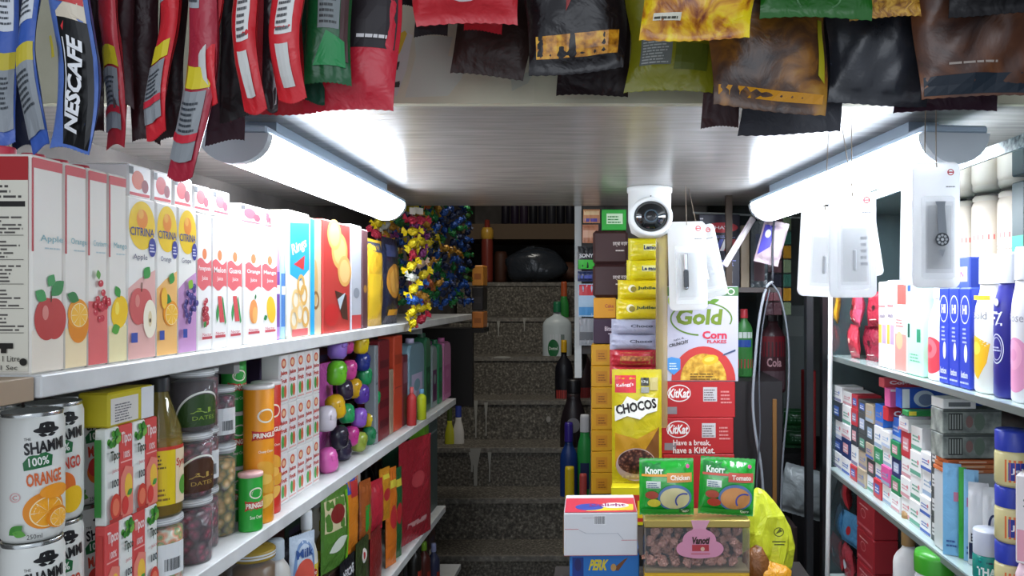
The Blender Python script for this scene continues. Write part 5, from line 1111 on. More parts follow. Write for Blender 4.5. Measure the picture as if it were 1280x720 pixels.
b = MB(); b.box(-.05, .05, -.004, 0, 0, .5, M('#3c3836', rough=.7)); o = b.make('trim_19'); o.location = (W(738, 0, 2.56)[0], 2.56, EYE-.20); o['kind'] = 'structure'

# front row on the low ledge
LE2 = EYE-.625
def white_top(b, S, w, h):
    b.barcode(S, -w*.1, h*.72, w*.07, h*.94, bg='#e4e4e6'); b.lines(S, -w*.25, h*.88, -w*.0, h*.9, 1, M('#c8a8ac'))
    b.rect(S, -w*.49, h*.62, -w*.3, h*.63, M('#c8323a')); b.rect(S, w*.28, h*.36, w*.49, h*.37, M('#c8323a')); b.poly(S, [(-w*.3, h*.6), (-w*.2, h*.52), (-w*.19, h*.53), (-w*.29, h*.61)], M('#b8babf')); b.rect(S, -w*.19, h*.52, w*.22, h*.53, M('#b8babf')); b.poly(S, [(w*.22, h*.53), (w*.3, h*.38), (w*.31, h*.385), (w*.23, h*.54)], M('#b8babf'))
    b.rect(S, -w*.495, .001, w*.495, h*.02, M('#c0353d')); T = plane((0, 0, h), (1, 0, 0), (0, 1, 0), (0, 0, 1))
    b.rect(T, -w*.49, .001, w*.49, .11, M('#c23a4a')); b.poly(T, [(-w*.2, .01), (w*.45, .015), (w*.46, .06), (-w*.1, .055)], M('#e0c03a')); b.disc(T, -w*.15, .04, .03, .025, M('#3a4a9a')); b.disc(T, w*.2, .05, .03, .02, M('#e8e4dc')); b.text(T, 'Delight', w*.1, .05, .03, M('#8a2a6a'), w=w*.5, bold=.03)
def perk(b, S, w, h):
    b.rect(S, -w*.46, h*.15, -w*.3, h*.9, M('#1c3a8c')); b.disc(S, -w*.38, h*.72, w*.05, h*.15, M('#2a2c6a')); b.text(S, 'PERK', -w*.08, h*.72, h*.26, M('#e8d23a'), w=w*.26, bold=.05, shear=.25); b.poly(S, [(w*.10, h*.6), (w*.28, h*.85), (w*.34, h*.9), (w*.2, h*.58)], M('#7a4a28')); b.disc(S, w*.13, h*.66, w*.04, h*.09, M('#c89a5a'))
    T = plane((0, 0, h), (1, 0, 0), (0, 1, 0), (0, 0, 1)); b.poly(T, [(-w*.2, .002), (w*.3, .002), (w*.35, .03), (-w*.2, .03)], M('#c8d0dc'))
pz = W(0, 691, 1.58)[2]
cbox(712, 799, 0, 0, 1.58, .12, '#2a78c8', 'blue chocolate wafer carton with yellow slanted lettering at the bottom edge', perk, 'chocolate_carton', 'chocolate carton', z=LE2+.0005, h=pz-LE2-.0015)
zb = pz; cbox(705, 797, 0, 0, 1.56, .14, '#d9d9dc', 'upturned white carton with barcode and red corners standing on the blue one', white_top, 'upturned_carton', 'carton', z=zb, h=W(0, 641, 1.56)[2]-zb, rz=R(1.5))
# sweets box with gold lid and pink tag
Yv = 1.53; x0, _, z0 = W(806, 716, Yv); x1 = W(937, 0, Yv)[0]; ztop = W(0, 650, Yv)[2]; w = x1-x0; h = ztop-z0; xc = (x0+x1)/2
b = MB(); b.box(-w/2, w/2, 0, .075, 0, z0-LE2-.001, M('#d8a81c'), .002); S = plane((0, 0, 0)); b.rect(S, -w*.3, .02, w*.3, .045, M('#b8402c')); thing('noodle_carton', b, 'yellow carton at the very bottom, under the box of wrapped chocolates', 'noodle carton', (xc, Yv, LE2+.0005), R(0))
b = MB(); b.box(-w/2, w/2, 0, .085, 0, .004, M('#8a7a5a', rough=.3)); b.box(-w/2, w/2, .080, .084, .004, h-.016, M('#2c1a20', rough=.5))
for xx in (-w/2, w/2-.002): b.box(xx, xx+.002, 0, .085, .004, h-.016, M('#b8aa96', rough=.15, alpha=.4))
b.box(-w/2+.002, w/2-.002, 0, .0012, .004, h-.016, M('#ffffff', rough=.04, alpha=.04, spec=1.0))
box_o = thing('chocolate_gift_box', b, 'clear gift box of wrapped chocolates with gold lid and pink tag', 'gift box', (xc, Yv, z0), R(0), ry=R(0))
b = MB(); b.box(-w/2-.001, w/2+.001, -.001, .086, h-.0158, h, M('#b09a52', rough=.3, metal=.4), .002); part('gold_lid', b, box_o, 'gold coloured lid strip')
b = MB(); S = plane((0, -.0018, 0)); b.step = .0002
b.poly(S, [(-w*.06, h), (w*.12, h), (w*.08, h*.84), (w*.10, h*.80), (-w*.06, h*.80), (-w*.04, h*.84)], M('#d79ab0')); b.disc(S, w*.02, h*.62, w*.16, h*.22, M('#d58fa9'), 24); b.disc(S, -w*.08, h*.46, w*.12, h*.16, M('#d58fa9')); b.disc(S, w*.13, h*.46, w*.12, h*.16, M('#d58fa9')); b.disc(S, w*.02, h*.38, w*.17, h*.1, M('#d58fa9'))
b.text(S, 'Vanoti', w*.03, h*.62, h*.14, M('#3c2620'), w=w*.17, bold=.05, shear=.15); b.rect(S, -w*.05, h*.42, w*.11, h*.54, M('#b0343c')); b.disc(S, w*.05, h*.46, w*.02, h*.04, M('#d8b09a')); b.rect(S, -w*.06, h*.36, w*.12, h*.38, M('#c2606a')); part('pink_tag', b, box_o, 'pink paper tag with dark script')
def choc(seed):
    b = MB(); m = M('#c89484', rough=.25, metal=.5, bump=.9, bscale=160, spec=.7); b.blob((0, 0, 0), (.0115, .010, .0125), m, 10, .24, seed, False); q_ = random.Random(seed)
    vs = [(0, 0, .009)]
    for i in range(9): a = 2*PI*i/9; vs.append((.009*math.cos(a)*(1+.3*(i % 2)), .006*math.sin(a), .017+.004*(i % 2)))
    b.add(vs, [(0, i+1, (i+1) % 9+1) for i in range(9)], m); return b
cprot = [thing('wrapped_chocolate', choc(s), '', 'chocolate', (0, 0, 0), 0) for s in (1, 2, 3)]
used2 = set(); q = random.Random(12); k = 0
for r_ in range(4):
    for c_ in range(8):
        xx = x0+.014+(w-.028)*(c_+.5*(r_ % 2)*.8)/7.6+q.uniform(-.002, .002); zz = z0+.017+(h-.045)*r_/3.2
        if zz > z0+h-.031: zz = z0+h-.033
        P = cprot[k % 3]; k += 1; loc = (min(max(xx, x0+.014), x1-.014), Yv+.016+q.uniform(0, .012)+.012*(r_ % 2), zz)
        lab = 'wrapped chocolate in crinkled copper foil inside the clear gift box'
        o = P if P.name not in used2 else dup(P, loc, label=lab); used2.add(P.name)
        o.location = loc; o.rotation_euler = (q.uniform(-.8, .8), q.uniform(-1.2, 1.2), q.uniform(0, 6)); o['label'] = lab; o['group'] = 'foil-wrapped chocolates in the gift box'
# two green soup packs
def knorr(kind):
    def f(b, S, w, h):
        b.poly(S, [(-w*.45, h*.93), (-w*.1, h*.93), (-w*.02, h*.82), (-w*.1, h*.70), (-w*.45, h*.72)], M('#1c7a34')); b.text(S, 'Knorr', -w*.23, h*.80, .014, M('#e6efe2'), w=w*.33, bold=.04)
        b.rect(S, 0, h*.60, w*.46, h*.76, M('#d8924a' if kind == 0 else '#d0584a'), 5, 2); b.text(S, ['Chicken', 'Tomato'][kind], w*.24, h*.68, .010, M('#f2e8da'), w=w*.36, bold=.03); b.rect(S, -w*.46, h*.70, w*.0, h*.74, M('#e8a03a' if kind == 0 else '#d0584a'), 3); b.rect(S, -w*.38, h*.50, -w*.12, h*.62, M('#dfe6dc'), 3, 2); b.lines(S, -w*.36, h*.51, -w*.14, h*.61, 3, M('#3a5a7a'))
        b.disc(S, w*.14, h*.33, w*.31, h*.23, M('#5a7aa8'), 26, rings=4); b.disc(S, w*.14, h*.32, w*.27, h*.19, M(['#d9cf9a', '#cf8e52'][kind]), 26, rings=4); b.ring(S, w*.30, h*.28, w*.16, h*.14, .003, M('#3a4aa0'), 20, R(60), R(220))
        b.disc(S, -w*.28, h*.38, w*.12, h*.07, M('#b04a34'), rings=2); b.disc(S, -w*.24, h*.24, w*.12, h*.07, M(['#d8c83a', '#b8402c'][kind]), rings=2); b.rect(S, -w*.46, h*.04, w*.46, h*.13, M('#1f9a34'), 5, 2)
        b.rect(S, w*.22, h*.05, w*.42, h*.14, M('#1c6a34'), 2, 2); b.text(S, 'Knorr', w*.32, h*.095, .007, M('#dfe8da'), w=w*.16, bold=.03); b.disc(S, w*.38, h*.88, .004, .004, M('#c84a8a'))
    return f
gm = M('#25a535', rough=.16, spec=.8, coat=.6, bump=.35, bscale=28)
for i, (a, c, t0, t1, tilt) in enumerate(((800, 869, 573, 644, 0), (874, 944, 578, 650, R(3.5)))):
    Y = 1.535; w = (c-a)/F*Y; h = (t1-t0)/F*Y; xx = W((a+c)/2, 0, Y)[0]
    b, S = pouch(w, h, .035, 150+i, gm, wr=.0022, crimp=.007); knorr(i)(b, S, w, h)
    thing('soup_pack', b, ['green soup pack with creamy chicken bowl, left one on the gift box', 'green soup pack with reddish soup bowl, right one on the gift box'][i], 'soup pack', (xx, Yv+.03, z0+ (ztop-z0)+.0015), 0, rx=R(-4), ry=tilt)
# yellow carrier bag on the right
b = MB(); n = 20; rows = [(.042, .05, 0), (.054, .058, .02), (.053, .058, .06), (.050, .052, .10), (.043, .042, .135), (.030, .03, .16), (.014, .015, .18), (.003, .003, .188)]; vs = []; q = random.Random(3)
for j, (rx_, ry_, zz) in enumerate(rows):
    for i in range(n):
        a = 2*PI*i/n; k = 1+.10*math.sin(3*a+j*.9)+.08*math.sin(7*a-j*1.7)+q.uniform(-.07, .07); vs.append((rx_*k*math.cos(a)-.02*max(0, j-2)/5, ry_*k*math.sin(a), zz))
b.add(vs, [(j*n+i, j*n+(i+1) % n, (j+1)*n+(i+1) % n, (j+1)*n+i) for j in range(len(rows)-1) for i in range(n)]+[tuple(range(n)), tuple(range(7*n, 8*n))], M('#c2c82c', rough=.38, bump=.8, bscale=26), False)
xb, _, _ = W(965, 0, 1.62)
S = plane((.005, -.062, 0), N=(0, -1, 0)); b.ring(S, .008, .11, .011, .010, .002, M('#5a5f20')); b.rect(S, -.006, .088, .022, .091, M('#5a5f20')); b.rect(S, -.002, .082, .02, .085, M('#5a5f20')); b.poly(S, [(.0, .105), (.016, .112), (.010, .118)], M('#5a5f20'))
thing('carrier_bag', b, 'crumpled yellow-green carrier bag with small printed emblem', 'carrier bag', (xb, 1.675, EYE-.6145), 0)
b = MB(); b.box(.292, .44, 1.50, 1.748, 0, EYE-.615, M('#2a2523', rough=.7)); struct('trim_24', b)
b = MB(); b.blob((0, 0, .0), (.045, .026, .03), M('#d8941c', rough=.35, bump=.8, bscale=60), 18, .15, 3); b.blob((-.03, .01, .02), (.03, .03, .04), M('#7a4a20', rough=.4, bump=.6), 14, .15, 4)
thing('orange_packet_bundle', b, 'orange and brown bundle peeping out below the yellow carrier bag', 'bundle', (xb-.012, 1.575, EYE-.586), 0)

# ================================================================ BOTTLES ON THE STAIRS
def stepz(i): return EYE-hs[i]+.0012
def stbottle(px, Y, step, py0, w, col, cap, label, art=None, sh=.75, neck=.3, caph=.12, d=None, name='cleaner_bottle', z=None):
    zz = stepz(step) if z is None else z; h = EYE-(py0-368)/F*Y-zz
    return lotion(name, w, d or w*.6, h, col, cap, label, 'bottle', ((px-760)/F*Y, Y, zz), 0, art, sh, neck, caph)
def dettol(b, S, w, h): b.rect(S, -w*.33, h*.12, w*.33, h*.72, M('#cfd6da'), n=6); b.disc(S, -w*.12, h*.55, w*.2, h*.11, M('#1f6a3a'), rings=3); b.text(S, 'Dettol', -w*.12, h*.55, .018, M('#e8efe8'), w=w*.3, bold=.02); b.leaf(S, -w*.2, h*.25, w*.4, w*.14, .6, M('#4a9a3c')); b.rect(S, w*.14, h*.3, w*.27, h*.72, M('#7a8a84'), n=2)
stbottle(696.5, 4.42, 4, 377, .17, '#c3cdcf', '#23704a', 'large white antiseptic bottle with green cap standing on the stairs', dettol, .82, .25, .11, d=.10)
def handle_art(c1, c2): return lambda b, S, w, h: (b.rect(S, -w*.5, h*.15, w*.5, h*.55, M(c1), n=8), b.disc(S, 0, h*.65, w*.25, h*.08, M(c2), rings=2), b.rect(S, -w*.3, h*.28, w*.3, h*.34, M(c2), n=4))
stbottle(705, 4.18, 3, 425, .10, '#16151c', '#d8a81c', 'black bottle with red label and yellow cap on the stairs', handle_art('#a83a34', '#1c1a1e'))
stbottle(730, 4.20, 3, 420, .08, '#2a1c20', '#a03030', 'dark red-labelled bottle right of the yellow-capped one', handle_art('#7a2a2a', '#2a1a1c'))
stbottle(717, 3.90, 2, 474, .14, '#241c20', '#17161a', 'black shrink-wrapped bottle bundle on the stairs', handle_art('#33262c', '#8a8a90'), .6, .5)
stbottle(711, 3.68, 1, 528, .085, '#1c3a7a', '#3a2a8c', 'dark blue cleaner bottle with violet cap', None, .8, .45, .16)
stbottle(731, 3.70, 1, 518, .075, '#2f9a4a', '#d8d8dc', 'green and white cleaner bottle with red and white top', lambda b, S, w, h: (b.rect(S, -w*.5, h*.2, w*.5, h*.35, M('#c8404a'), n=6), b.rect(S, -w*.3, h*.45, w*.3, h*.7, M('#26305a'), n=4)), .8, .6, .14)
stbottle(712, 3.44, 0, 583, .060, '#c9a488', '#e0c01e', 'small bottle with bright yellow cap in front of the blue one', lambda b, S, w, h: b.rect(S, -w*.7, h*.12, w*.7, h*.5, M('#dcb01e'), n=8), .8, .7, .25, z=stepz(0))
stbottle(729, 3.45, 0, 592, .055, '#8a9a8c', '#c8504a', 'small grey-green bottle with red cap beside the yellow-capped one', None, .8, .6, .2, z=stepz(0))
stbottle(573, 3.98, 2, 503, .060, '#d9d4cc', '#3a4aa0', 'white and red bottle with blue cap on the left of the stairs', lambda b, S, w, h: (b.rect(S, -w*.9, h*.08, w*.9, h*.55, M('#c8303a'), n=10), b.rect(S, -w*.3, h*.3, w*.4, h*.38, M('#e8c83a'), n=4)), .7, .5, .18)
stbottle(562, 3.97, 2, 508, .050, '#b8b82a', '#4a5a2a', 'yellow-green bottle beside the blue-capped one', None, .7, .5, .18)
stbottle(566, 3.30, 0, 625, .035, '#b7c42c', '#c85a3a', 'slim yellow-green tube with orange cap at the foot of the stairs', None, .85, .7, .14, z=stepz(0)-.195) if False else None
stbottle(705, 4.66, 5, 352, .06, '#2f8a3c', '#b8562c', 'small green bottle with orange cap behind the antiseptic bottle', None, .8, .6, .2)
# orange and dark boxes at the far end of the left shelving
for i, (a, c, col, l) in enumerate(((331, 357, '#e0943a', 'upper orange box at the far end of the left shelf'), (358, 388, '#2a2422', 'black box between the two orange ones'), (389, 410, '#dd8438', 'lower orange box at the far end of the left shelf'))):
    Y = 3.42; b = MB(); w = 14/F*Y; h = (c-a)/F*Y*.97; b.box(-w/2, w/2, 0, .12, 0, h, M(col), .003); b.rect(plane((0, 0, 0)), -w*.3, h*.3, w*.3, h*.6, M('#b86a2c' if i != 1 else '#3c3432'))
    x_, _, z_ = W(597, c, Y); thing('spice_box', b, l, 'box', (x_, Y, z_), 0)
b = MB(); x_, _, z_ = W(597, 410.3, 3.42); b.box(-.98, x_+.03, 3.41, 3.56, z_-.02, z_, M('#24201e', rough=.6)); b.box(-.98, x_-.02, 3.41, 3.44, EYE-.50, z_-.0201, M('#24201e', rough=.6)); struct('trim_20', b)
# landing: tall red bottle, dark bag, bottles on the plank
lz = EYE+.0762
b = MB(); b.lathe([(0, 0), (.035, 0), (.037, .02), (.037, .26), (.02, .33), (.015, .40), (0, .40)], M('#7a3228', rough=.3), 20); o = thing('tall_bottle', b, 'tall dark red bottle with golden neck on the landing at the left', 'bottle', (W(609, 0, 4.86)[0]+.0, 4.86, lz), 0); b = MB(); b.lathe([(.030, .27), (.040, .29), (.040, .33), (.030, .35)], M('#c89a3a', rough=.3), 20); part('gold_band', b, o)
b = MB(); b.lathe([(0, 0), (.04, 0), (.045, .02), (.045, .18), (.035, .21), (0, .21)], M('#4a2a1c', rough=.6), 20); thing('clay_jar', b, 'brown jar on the landing beside the tall red bottle', 'jar', (W(626, 0, 5.08)[0], 5.08, lz), 0)
b = MB(); b.blob((0, 0, .11), (.20, .09, .115), M('#2e333a', rough=.22, bump=1.0, bscale=9, spec=.8), 26, .13, 6); thing('plastic_sack', b, 'crumpled dark grey plastic sack lying on the stair landing', 'sack', (W(668, 0, 4.92)[0], 4.92, lz), 0)
b = MB(); b.blob((0, 0, .07), (.08, .08, .07), M('#5c3a2a', rough=.6, bump=.5), 16, .1, 8); thing('brown_bundle', b, 'brown bundle on the landing right of the dark sack', 'bundle', (W(708, 0, 5.02)[0], 5.12, lz), 0)
for i in range(8):
    col = ['#1a1620', '#241a2c', '#2c2030', '#16161c', '#1c1c24', '#2a2a30', '#191920', '#202028'][i]; px = 632+i*11.5
    lotion('dark_bottle', .055, .05, .22, col, ['#2c2c34', '#9aa0a8'][i in (4, 5)], 'dark glossy bottle on the plank above the landing, %s from the left' % ORD[i], 'bottle', (W(px, 0, 5.0)[0], 5.0, EYE+.4605), 0, None, .7, .4, .15, group='dark bottles on the high plank')

# ================================================================ ALCOVE RIGHT OF THE CENTRE
zs_ = EYE+.0205
def razor(b, S, w, h):
    b.disc(S, w*.05, h*.82, w*.4, h*.07, M('#c0303a')); b.text(S, 'SHAVE', w*.05, h*.82, .010, M('#e8d8da'), w=w*.5, bold=.03); b.lines(S, -w*.15, h*.68, w*.4, h*.72, 2, M('#8a90c8')); b.poly(S, [(-w*.12, h*.5), (0, h*.66), (w*.1, h*.66), (-w*.02, h*.5)], M('#4a58b0')); b.poly(S, [(0, h*.5), (w*.12, h*.66), (w*.22, h*.66), (w*.1, h*.5)], M('#d8d8d8')); b.poly(S, [(w*.1, h*.5), (w*.24, h*.66), (w*.4, h*.66), (w*.36, h*.5)], M('#b8343a'))
    b.rect(S, -w*.2, h*.36, w*.4, h*.375, M('#6a74b8')); b.text(S, 'RAZOR', w*.1, h*.32, .012, M('#8088c0'), w=w*.5, bold=.02); b.rect(S, -w*.05, h*.06, w*.32, h*.22, M('#70767c')); b.lines(S, -w*.04, h*.07, w*.3, h*.21, 5, M('#33383c')); b.lines(S, -w*.48, h*.66, -w*.4, h*.97, 8, M('#c8c8cc'))
cbox(874, 925, 268, 360, 2.3, .03, '#1c1a2c', 'dark navy box with red oval and small flag stripes', razor, 'razor_box', 'box', z=zs_, h=92/F*2.3-.001)
cbox(926, 937, 280, 360, 2.32, .03, '#a8957c', 'tan packet standing right of the dark navy box', None, 'tan_packet', 'packet', z=zs_, h=78/F*2.32)
cbox(938, 960, 270, 360, 2.36, .05, '#5f6a70', 'smoky plastic packet at the right of the tan packet', lambda b, S, w, h: (b.rect(S, -w*.3, h*.1, w*.3, h*.5, M('#7a5a60')), b.rect(S, -w*.2, h*.55, w*.3, h*.8, M('#4a5a78'))), 'smoky_packet', 'packet', z=zs_, h=84/F*2.36, mat=M('#5f6a70', rough=.15, bump=.6, spec=.8))
# slanting white toothbrush pack and pink-purple sachet held by a clip
b = MB(); b.box(-.010, .010, -.003, .003, -.17, 0, M('#d9cfd4', rough=.3), .003); b.box(-.004, .004, -.0045, .0045, -.16, -.02, M('#e9e4e6'), .001); b.tube([(0, 0, -.002), (0, .02, .02)], .001, M('#888888'), 5)
thing('toothbrush_pack', b, 'white slanting toothbrush pack left of the right tube light', 'toothbrush pack', W(942, 272, 2.2), R(20), ry=R(34))
b, S = pouch(.07, .125, .02, 170, foil('#b8a4ac')); b.poly(S, [(-.03, .02), (0, .05), (.0, .11), (-.03, .11)], M('#4a44a8')); b.disc(S, -.015, .085, .008, .012, M('#d8d8e8'), rings=2)
thing('hanging_sachet', b, 'pink and violet sachet hanging by the right tube light', 'sachet', W(957, 330, 2.17), R(-15), ry=R(15))
b = MB(); b.tube([(0, 0, 0), (.12, 0, -.004), (.28, 0, -.012), (.40, .0, -.02)], .0035, M('#8f9492', rough=.4), 8)
thing('curtain_wire', b, 'grey rail just under the rear edge of the loft', 'rail', (W(866, 0, 2.44)[0], 2.44, EYE+.262), 0)
for i, (px, cs) in enumerate(((961, ['#5a3a44', '#2c2a34', '#8a4a54']), (972, ['#6a4a50', '#30303c', '#9a6a70']), (984, ['#7a8a6a', '#3a6a5a', '#b8862c']))):
    b = MB(); 
    for k in range(7): b.box(-.014, .014, -.003, .003, -.045*k-.043, -.045*k-.002, foil(cs[k % 3]), .002)
    b.tube([(0, 0, -.33), (0, 0, .04)], .0008, M('#888888'), 4)
    thing('sachet_strip', b, 'hanging strip of small sachets by the right tube light, %s from the left' % ORD[i], 'sachet strip', (W(px, 0, 2.42)[0], 2.42, EYE+.247), R(10*i), 'sachet strips in the alcove')
# goods on ledges below
def alc(px, Y, pyb, pyt, w, col, cap, label, art=None, sh=.75): 
    z = EYE-(pyb-368)/F*Y; h = (pyb-pyt)/F*Y; return lotion('cleaner_bottle', w, w*.6, h, col, cap, label, 'bottle', ((px-760)/F*Y, Y, z), 0, art, sh, .4, .12)
b = MB(); b.box(.36, .50, 2.18, 2.48, 0, EYE-.25, M('#211d1f', rough=.6)); b.box(.40, .56, 2.50, 2.73, 0, EYE-.33, M('#1c1a1d', rough=.6)); struct('trim_21', b)
alc(930, 2.30, 471, 386, .052, '#3a7a3c', '#c83a44', 'green bottle with red and white cap beside the corn flakes', lambda b, S, w, h: (b.rect(S, -w*.6, h*.15, w*.6, h*.3, M('#a8303a'), n=6), b.rect(S, -w*.4, h*.5, w*.4, h*.62, M('#2a4a9a'), n=4), b.rect(S, -w*.5, h*.65, w*.5, h*.75, M('#c8d0cc'), n=4)))
alc(966, 2.56, 490, 388, .085, '#4a2a30', '#23181c', 'dark bottle with red band and pale script inside the looped cable', lambda b, S, w, h: (b.rect(S, -w*.6, h*.5, w*.6, h*.78, M('#7a1c28'), n=8), b.text(S, 'Cola', 0, h*.42, .03, M('#c89aa0'), w=w*.6, bold=.03), b.rect(S, -w*.5, h*.05, w*.5, h*.3, M('#5f4a50'), n=6)), .7)
# looped cables
def cable(pts, r, col, label):
    P = [W(a, c, Y) for a, c, Y in pts]; Q = []
    for i in range(len(P)-1):
        p0, p1, p2, p3 = (Vector(P[max(i-1, 0)]), Vector(P[i]), Vector(P[i+1]), Vector(P[min(i+2, len(P)-1)]))
        for k in range(6):
            t = k/6; Q.append(.5*((2*p1)+(p2-p0)*t+(2*p0-5*p1+4*p2-p3)*t*t+(3*p1-p0-3*p2+p3)*t**3))
    Q.append(Vector(P[-1])); o0 = Q[0].copy(); b = MB(); b.tube([q_-o0 for q_ in Q], r, M(col, rough=.4), 8)
    return thing('cable', b, label, 'cable', tuple(o0), 0)
cable([(966, 352, 2.15), (957, 362, 2.15), (949, 400, 2.14), (944, 450, 2.13), (941, 500, 2.13), (944, 540, 2.13), (952, 590, 2.13), (956, 660, 2.13)], .0042, '#8d9198', 'pale grey cable looping down, left side of the loop')
cable([(964, 354, 2.16), (974, 368, 2.16), (982, 400, 2.16), (986, 440, 2.16), (985, 500, 2.16), (978, 580, 2.16), (975, 680, 2.16)], .003, '#6a6e74', 'dark grey cable, right side of the loop')
cable([(962, 362, 2.14), (953, 410, 2.13), (949, 470, 2.12), (950, 540, 2.12), (946, 600, 2.12), (944, 680, 2.12)], .0022, '#4c5058', 'thin dark cable inside the loop')
cable([(966, 350, 2.15), (966, 300, 2.15), (970, 250, 2.15)], .003, '#3a3c42', 'short dark cable rising to the loft above the loop')
b = MB(); b.box(-.05, .05, -.01, .01, 0, .545, M('#7a8482', rough=.5), .003); b.box(-.03, .03, -.0115, -.01, .42, .50, M('#8d9794')); thing('grey_board', b, 'plain grey-green board standing at the back of the alcove', 'board', (W(994, 0, 3.05)[0], 3.05, EYE-.587), R(-10))
b = MB(); b.box(.62, .92, 2.80, 3.15, 0, EYE-.5875, M('#1e1c1e', rough=.6)); b.box(.62, .78, 2.56, 2.79, 0, EYE-.601, M('#1e1c1e', rough=.6)); struct('trim_22', b)
for i, (px, a, c, col, l) in enumerate(((998, 512, 536, '#1f5a2e', 'dark green packet in the back of the alcove'), (1000, 537, 560, '#1c4c2a', 'second dark green packet, under the first one'))):
    b, S = pouch(.11, .075, .03, 180+i, foil(col)); b.lines(S, -.03, .03, .03, .05, 2, M('#7aa88a')); thing('green_packet', b, l, 'packet', (W(px, 0, 2.9)[0], 2.9, EYE-.587+.0755*(1-i)), R(-10))
b = MB(); b.box(-.02, .02, 0, .05, 0, .34, M('#9a2c2c'), .003); b.rect(plane((0, 0, 0)), -.012, .2, .012, .3, M('#b84a44')); thing('red_box', b, 'narrow red box beside the black door frame', 'box', (W(1013, 0, 2.6)[0], 2.6, EYE-.6005), R(0))
b, S = pouch(.16, .15, .05, 190, M('#9fa6a8', rough=.25, bump=.9, bscale=20), wr=.004); thing('clear_plastic_bag', b, 'pale crumpled plastic bag low in the alcove', 'plastic bag', W(1000, 645, 2.35), R(-10), ry=R(14))
b = MB(); b.box(.40, .56, 2.25, 2.49, EYE-.95, EYE-.69, M('#3a2a28', rough=.6)); struct('trim_23', b)
b = MB(); b.box(-.006, .006, 0, .006, 0, .75, M('#7a5326', rough=.5), .001); thing('wooden_stick', b, 'brown wooden stick standing behind the cables', 'stick', (W(969, 0, 2.17)[0], 2.175, EYE-1.05), 0)

# ================================================================ RIGHT SIDE
RF = .62
def rlot(a, c, py0, col, cap, label, art=None, sh=.72, neck=.3, caph=.14, d=None, z=R1, X=RF, name='lotion_bottle', k=1.0, n=28):
    yc, w = slotR(a, c, X); h = EYE-(py0-368)/F*yc-z; w *= k; d = d or w*.6
    return lotion(name, w, d, h-.001, col, cap, label, 'bottle', (X+d/2, yc, z+.0005), RIGHT, art, sh, neck, caph, n=n)
def rbox(a, c, py0, col, label, art=None, d=.05, z=R1, X=RF, name='cosmetic_box', cat='box', h=None, group=None):
    yc, w = slotR(a, c, X); h = h or EYE-(py0-368)/F*yc-z-.001; b = carton_body(w, d, h, M(col)); 
    if art: art(b, front(d), w, h)
    return thing(name, b, label, cat, (X+d/2, yc, z+.0005), RIGHT, group)
def fl1(b, S, w, h): b.rect(S, -w*.46, h*.28, -w*.1, h*.5, M('#e0b04a')); b.rect(S, -w*.02, h*.28, w*.46, h*.5, M('#b79acb')); b.text(S, 'Beauty', 0, h*.6, .014, M('#8a7a8c'), w=w*.7, bold=.02); b.lines(S, -w*.4, h*.7, w*.4, h*.76, 1, M('#c87a7a'))
rbox(1098, 1108, 352, '#efe9e6', 'white soap box with yellow print, left end of the cosmetics row', fl1); rbox(1108.3, 1118, 350, '#efe9ec', 'white soap box with lilac print next to the yellow one', fl1)
def coral(b, S, w, h): b.rect(S, -w*.49, .003, w*.49, h*.42, M('#ee8f86')); b.disc(S, -w*.1, h*.35, w*.3, h*.1, M('#f3b08a')); b.rect(S, -w*.3, h*.75, w*.49, h*.97, M('#e65a52')); b.lines(S, -w*.4, h*.5, w*.3, h*.6, 3, M('#d86a6a'))
rbox(1118.5, 1133, 352, '#f3ebe6', 'coral and white box beside the mint green one', coral)
rbox(1133.5, 1153, 352, '#b9ead0', 'mint green box in the cosmetics row', lambda b, S, w, h: (b.rect(S, -w*.46, h*.4, -w*.3, h*.55, M('#2a5a4a')), b.rect(S, w*.15, h*.36, w*.4, h*.5, M('#2f8a66')), b.lines(S, -w*.3, h*.15, w*.4, h*.25, 3, M('#6ab08c')), b.rect(S, -w*.46, h*.9, -w*.25, h*.98, M('#3a5a9a'))))
def rose(col, t=None, big=False):
    def f(b, S, w, h):
        b.disc(S, 0, h*.3, w*.62, h*.22, M(col), rings=4); b.disc(S, -w*.05, h*.38, w*.35, h*.12, M('#e8707a' if col == '#d2414f' else '#f2a8c8'), rings=3); b.disc(S, -w*.05, h*.38, w*.15, h*.05, M(col), rings=2)
        if t: b.text(S, t, 0, h*.68, .013, M('#a8a4b0'), w=w*.7)
    return f
rlot(1153.5, 1173, 345, '#f2f0f0', '#e6e4e6', 'white lotion bottle with a red rose', rose('#d2414f'), .6, .55, .2)
def nivea(i):
    def f(b, S, w, h):
        b.disc(S, 0, h*.78, w*.42, h*.14, M('#f0f2f8'), 24); b.disc(S, 0, h*.78, w*.39, h*.128, M('#2a3fb0'), 24); b.text(S, 'HI', 0, h*.78, .016, M('#eef0f8'), w=w*.4, bold=.04)
        b.lines(S, -w*.2, h*.45, w*.2, h*.62, 4, M('#b8c0e8')); b.disc(S, w*.1, h*.35, w*.15, h*.09, M('#e8ecf6')); b.text(S, 'lotion', 0, h*.14, .012, M('#dfe4f4'), w=w*.6, bold=.02); b.lines(S, -w*.4, h*.05, w*.4, h*.09, 1, M('#b8c0e8'))
    return f
for i, (a, c, l) in enumerate(((1173.5, 1186, 'royal blue lotion box nearest the rose bottle'), (1186.3, 1199, 'middle one of three royal blue lotion boxes'), (1199.3, 1213, 'royal blue lotion box beside the yellow-petal bottle'))): rbox(a, c, 359, '#2a3fb4', l, nivea(i))
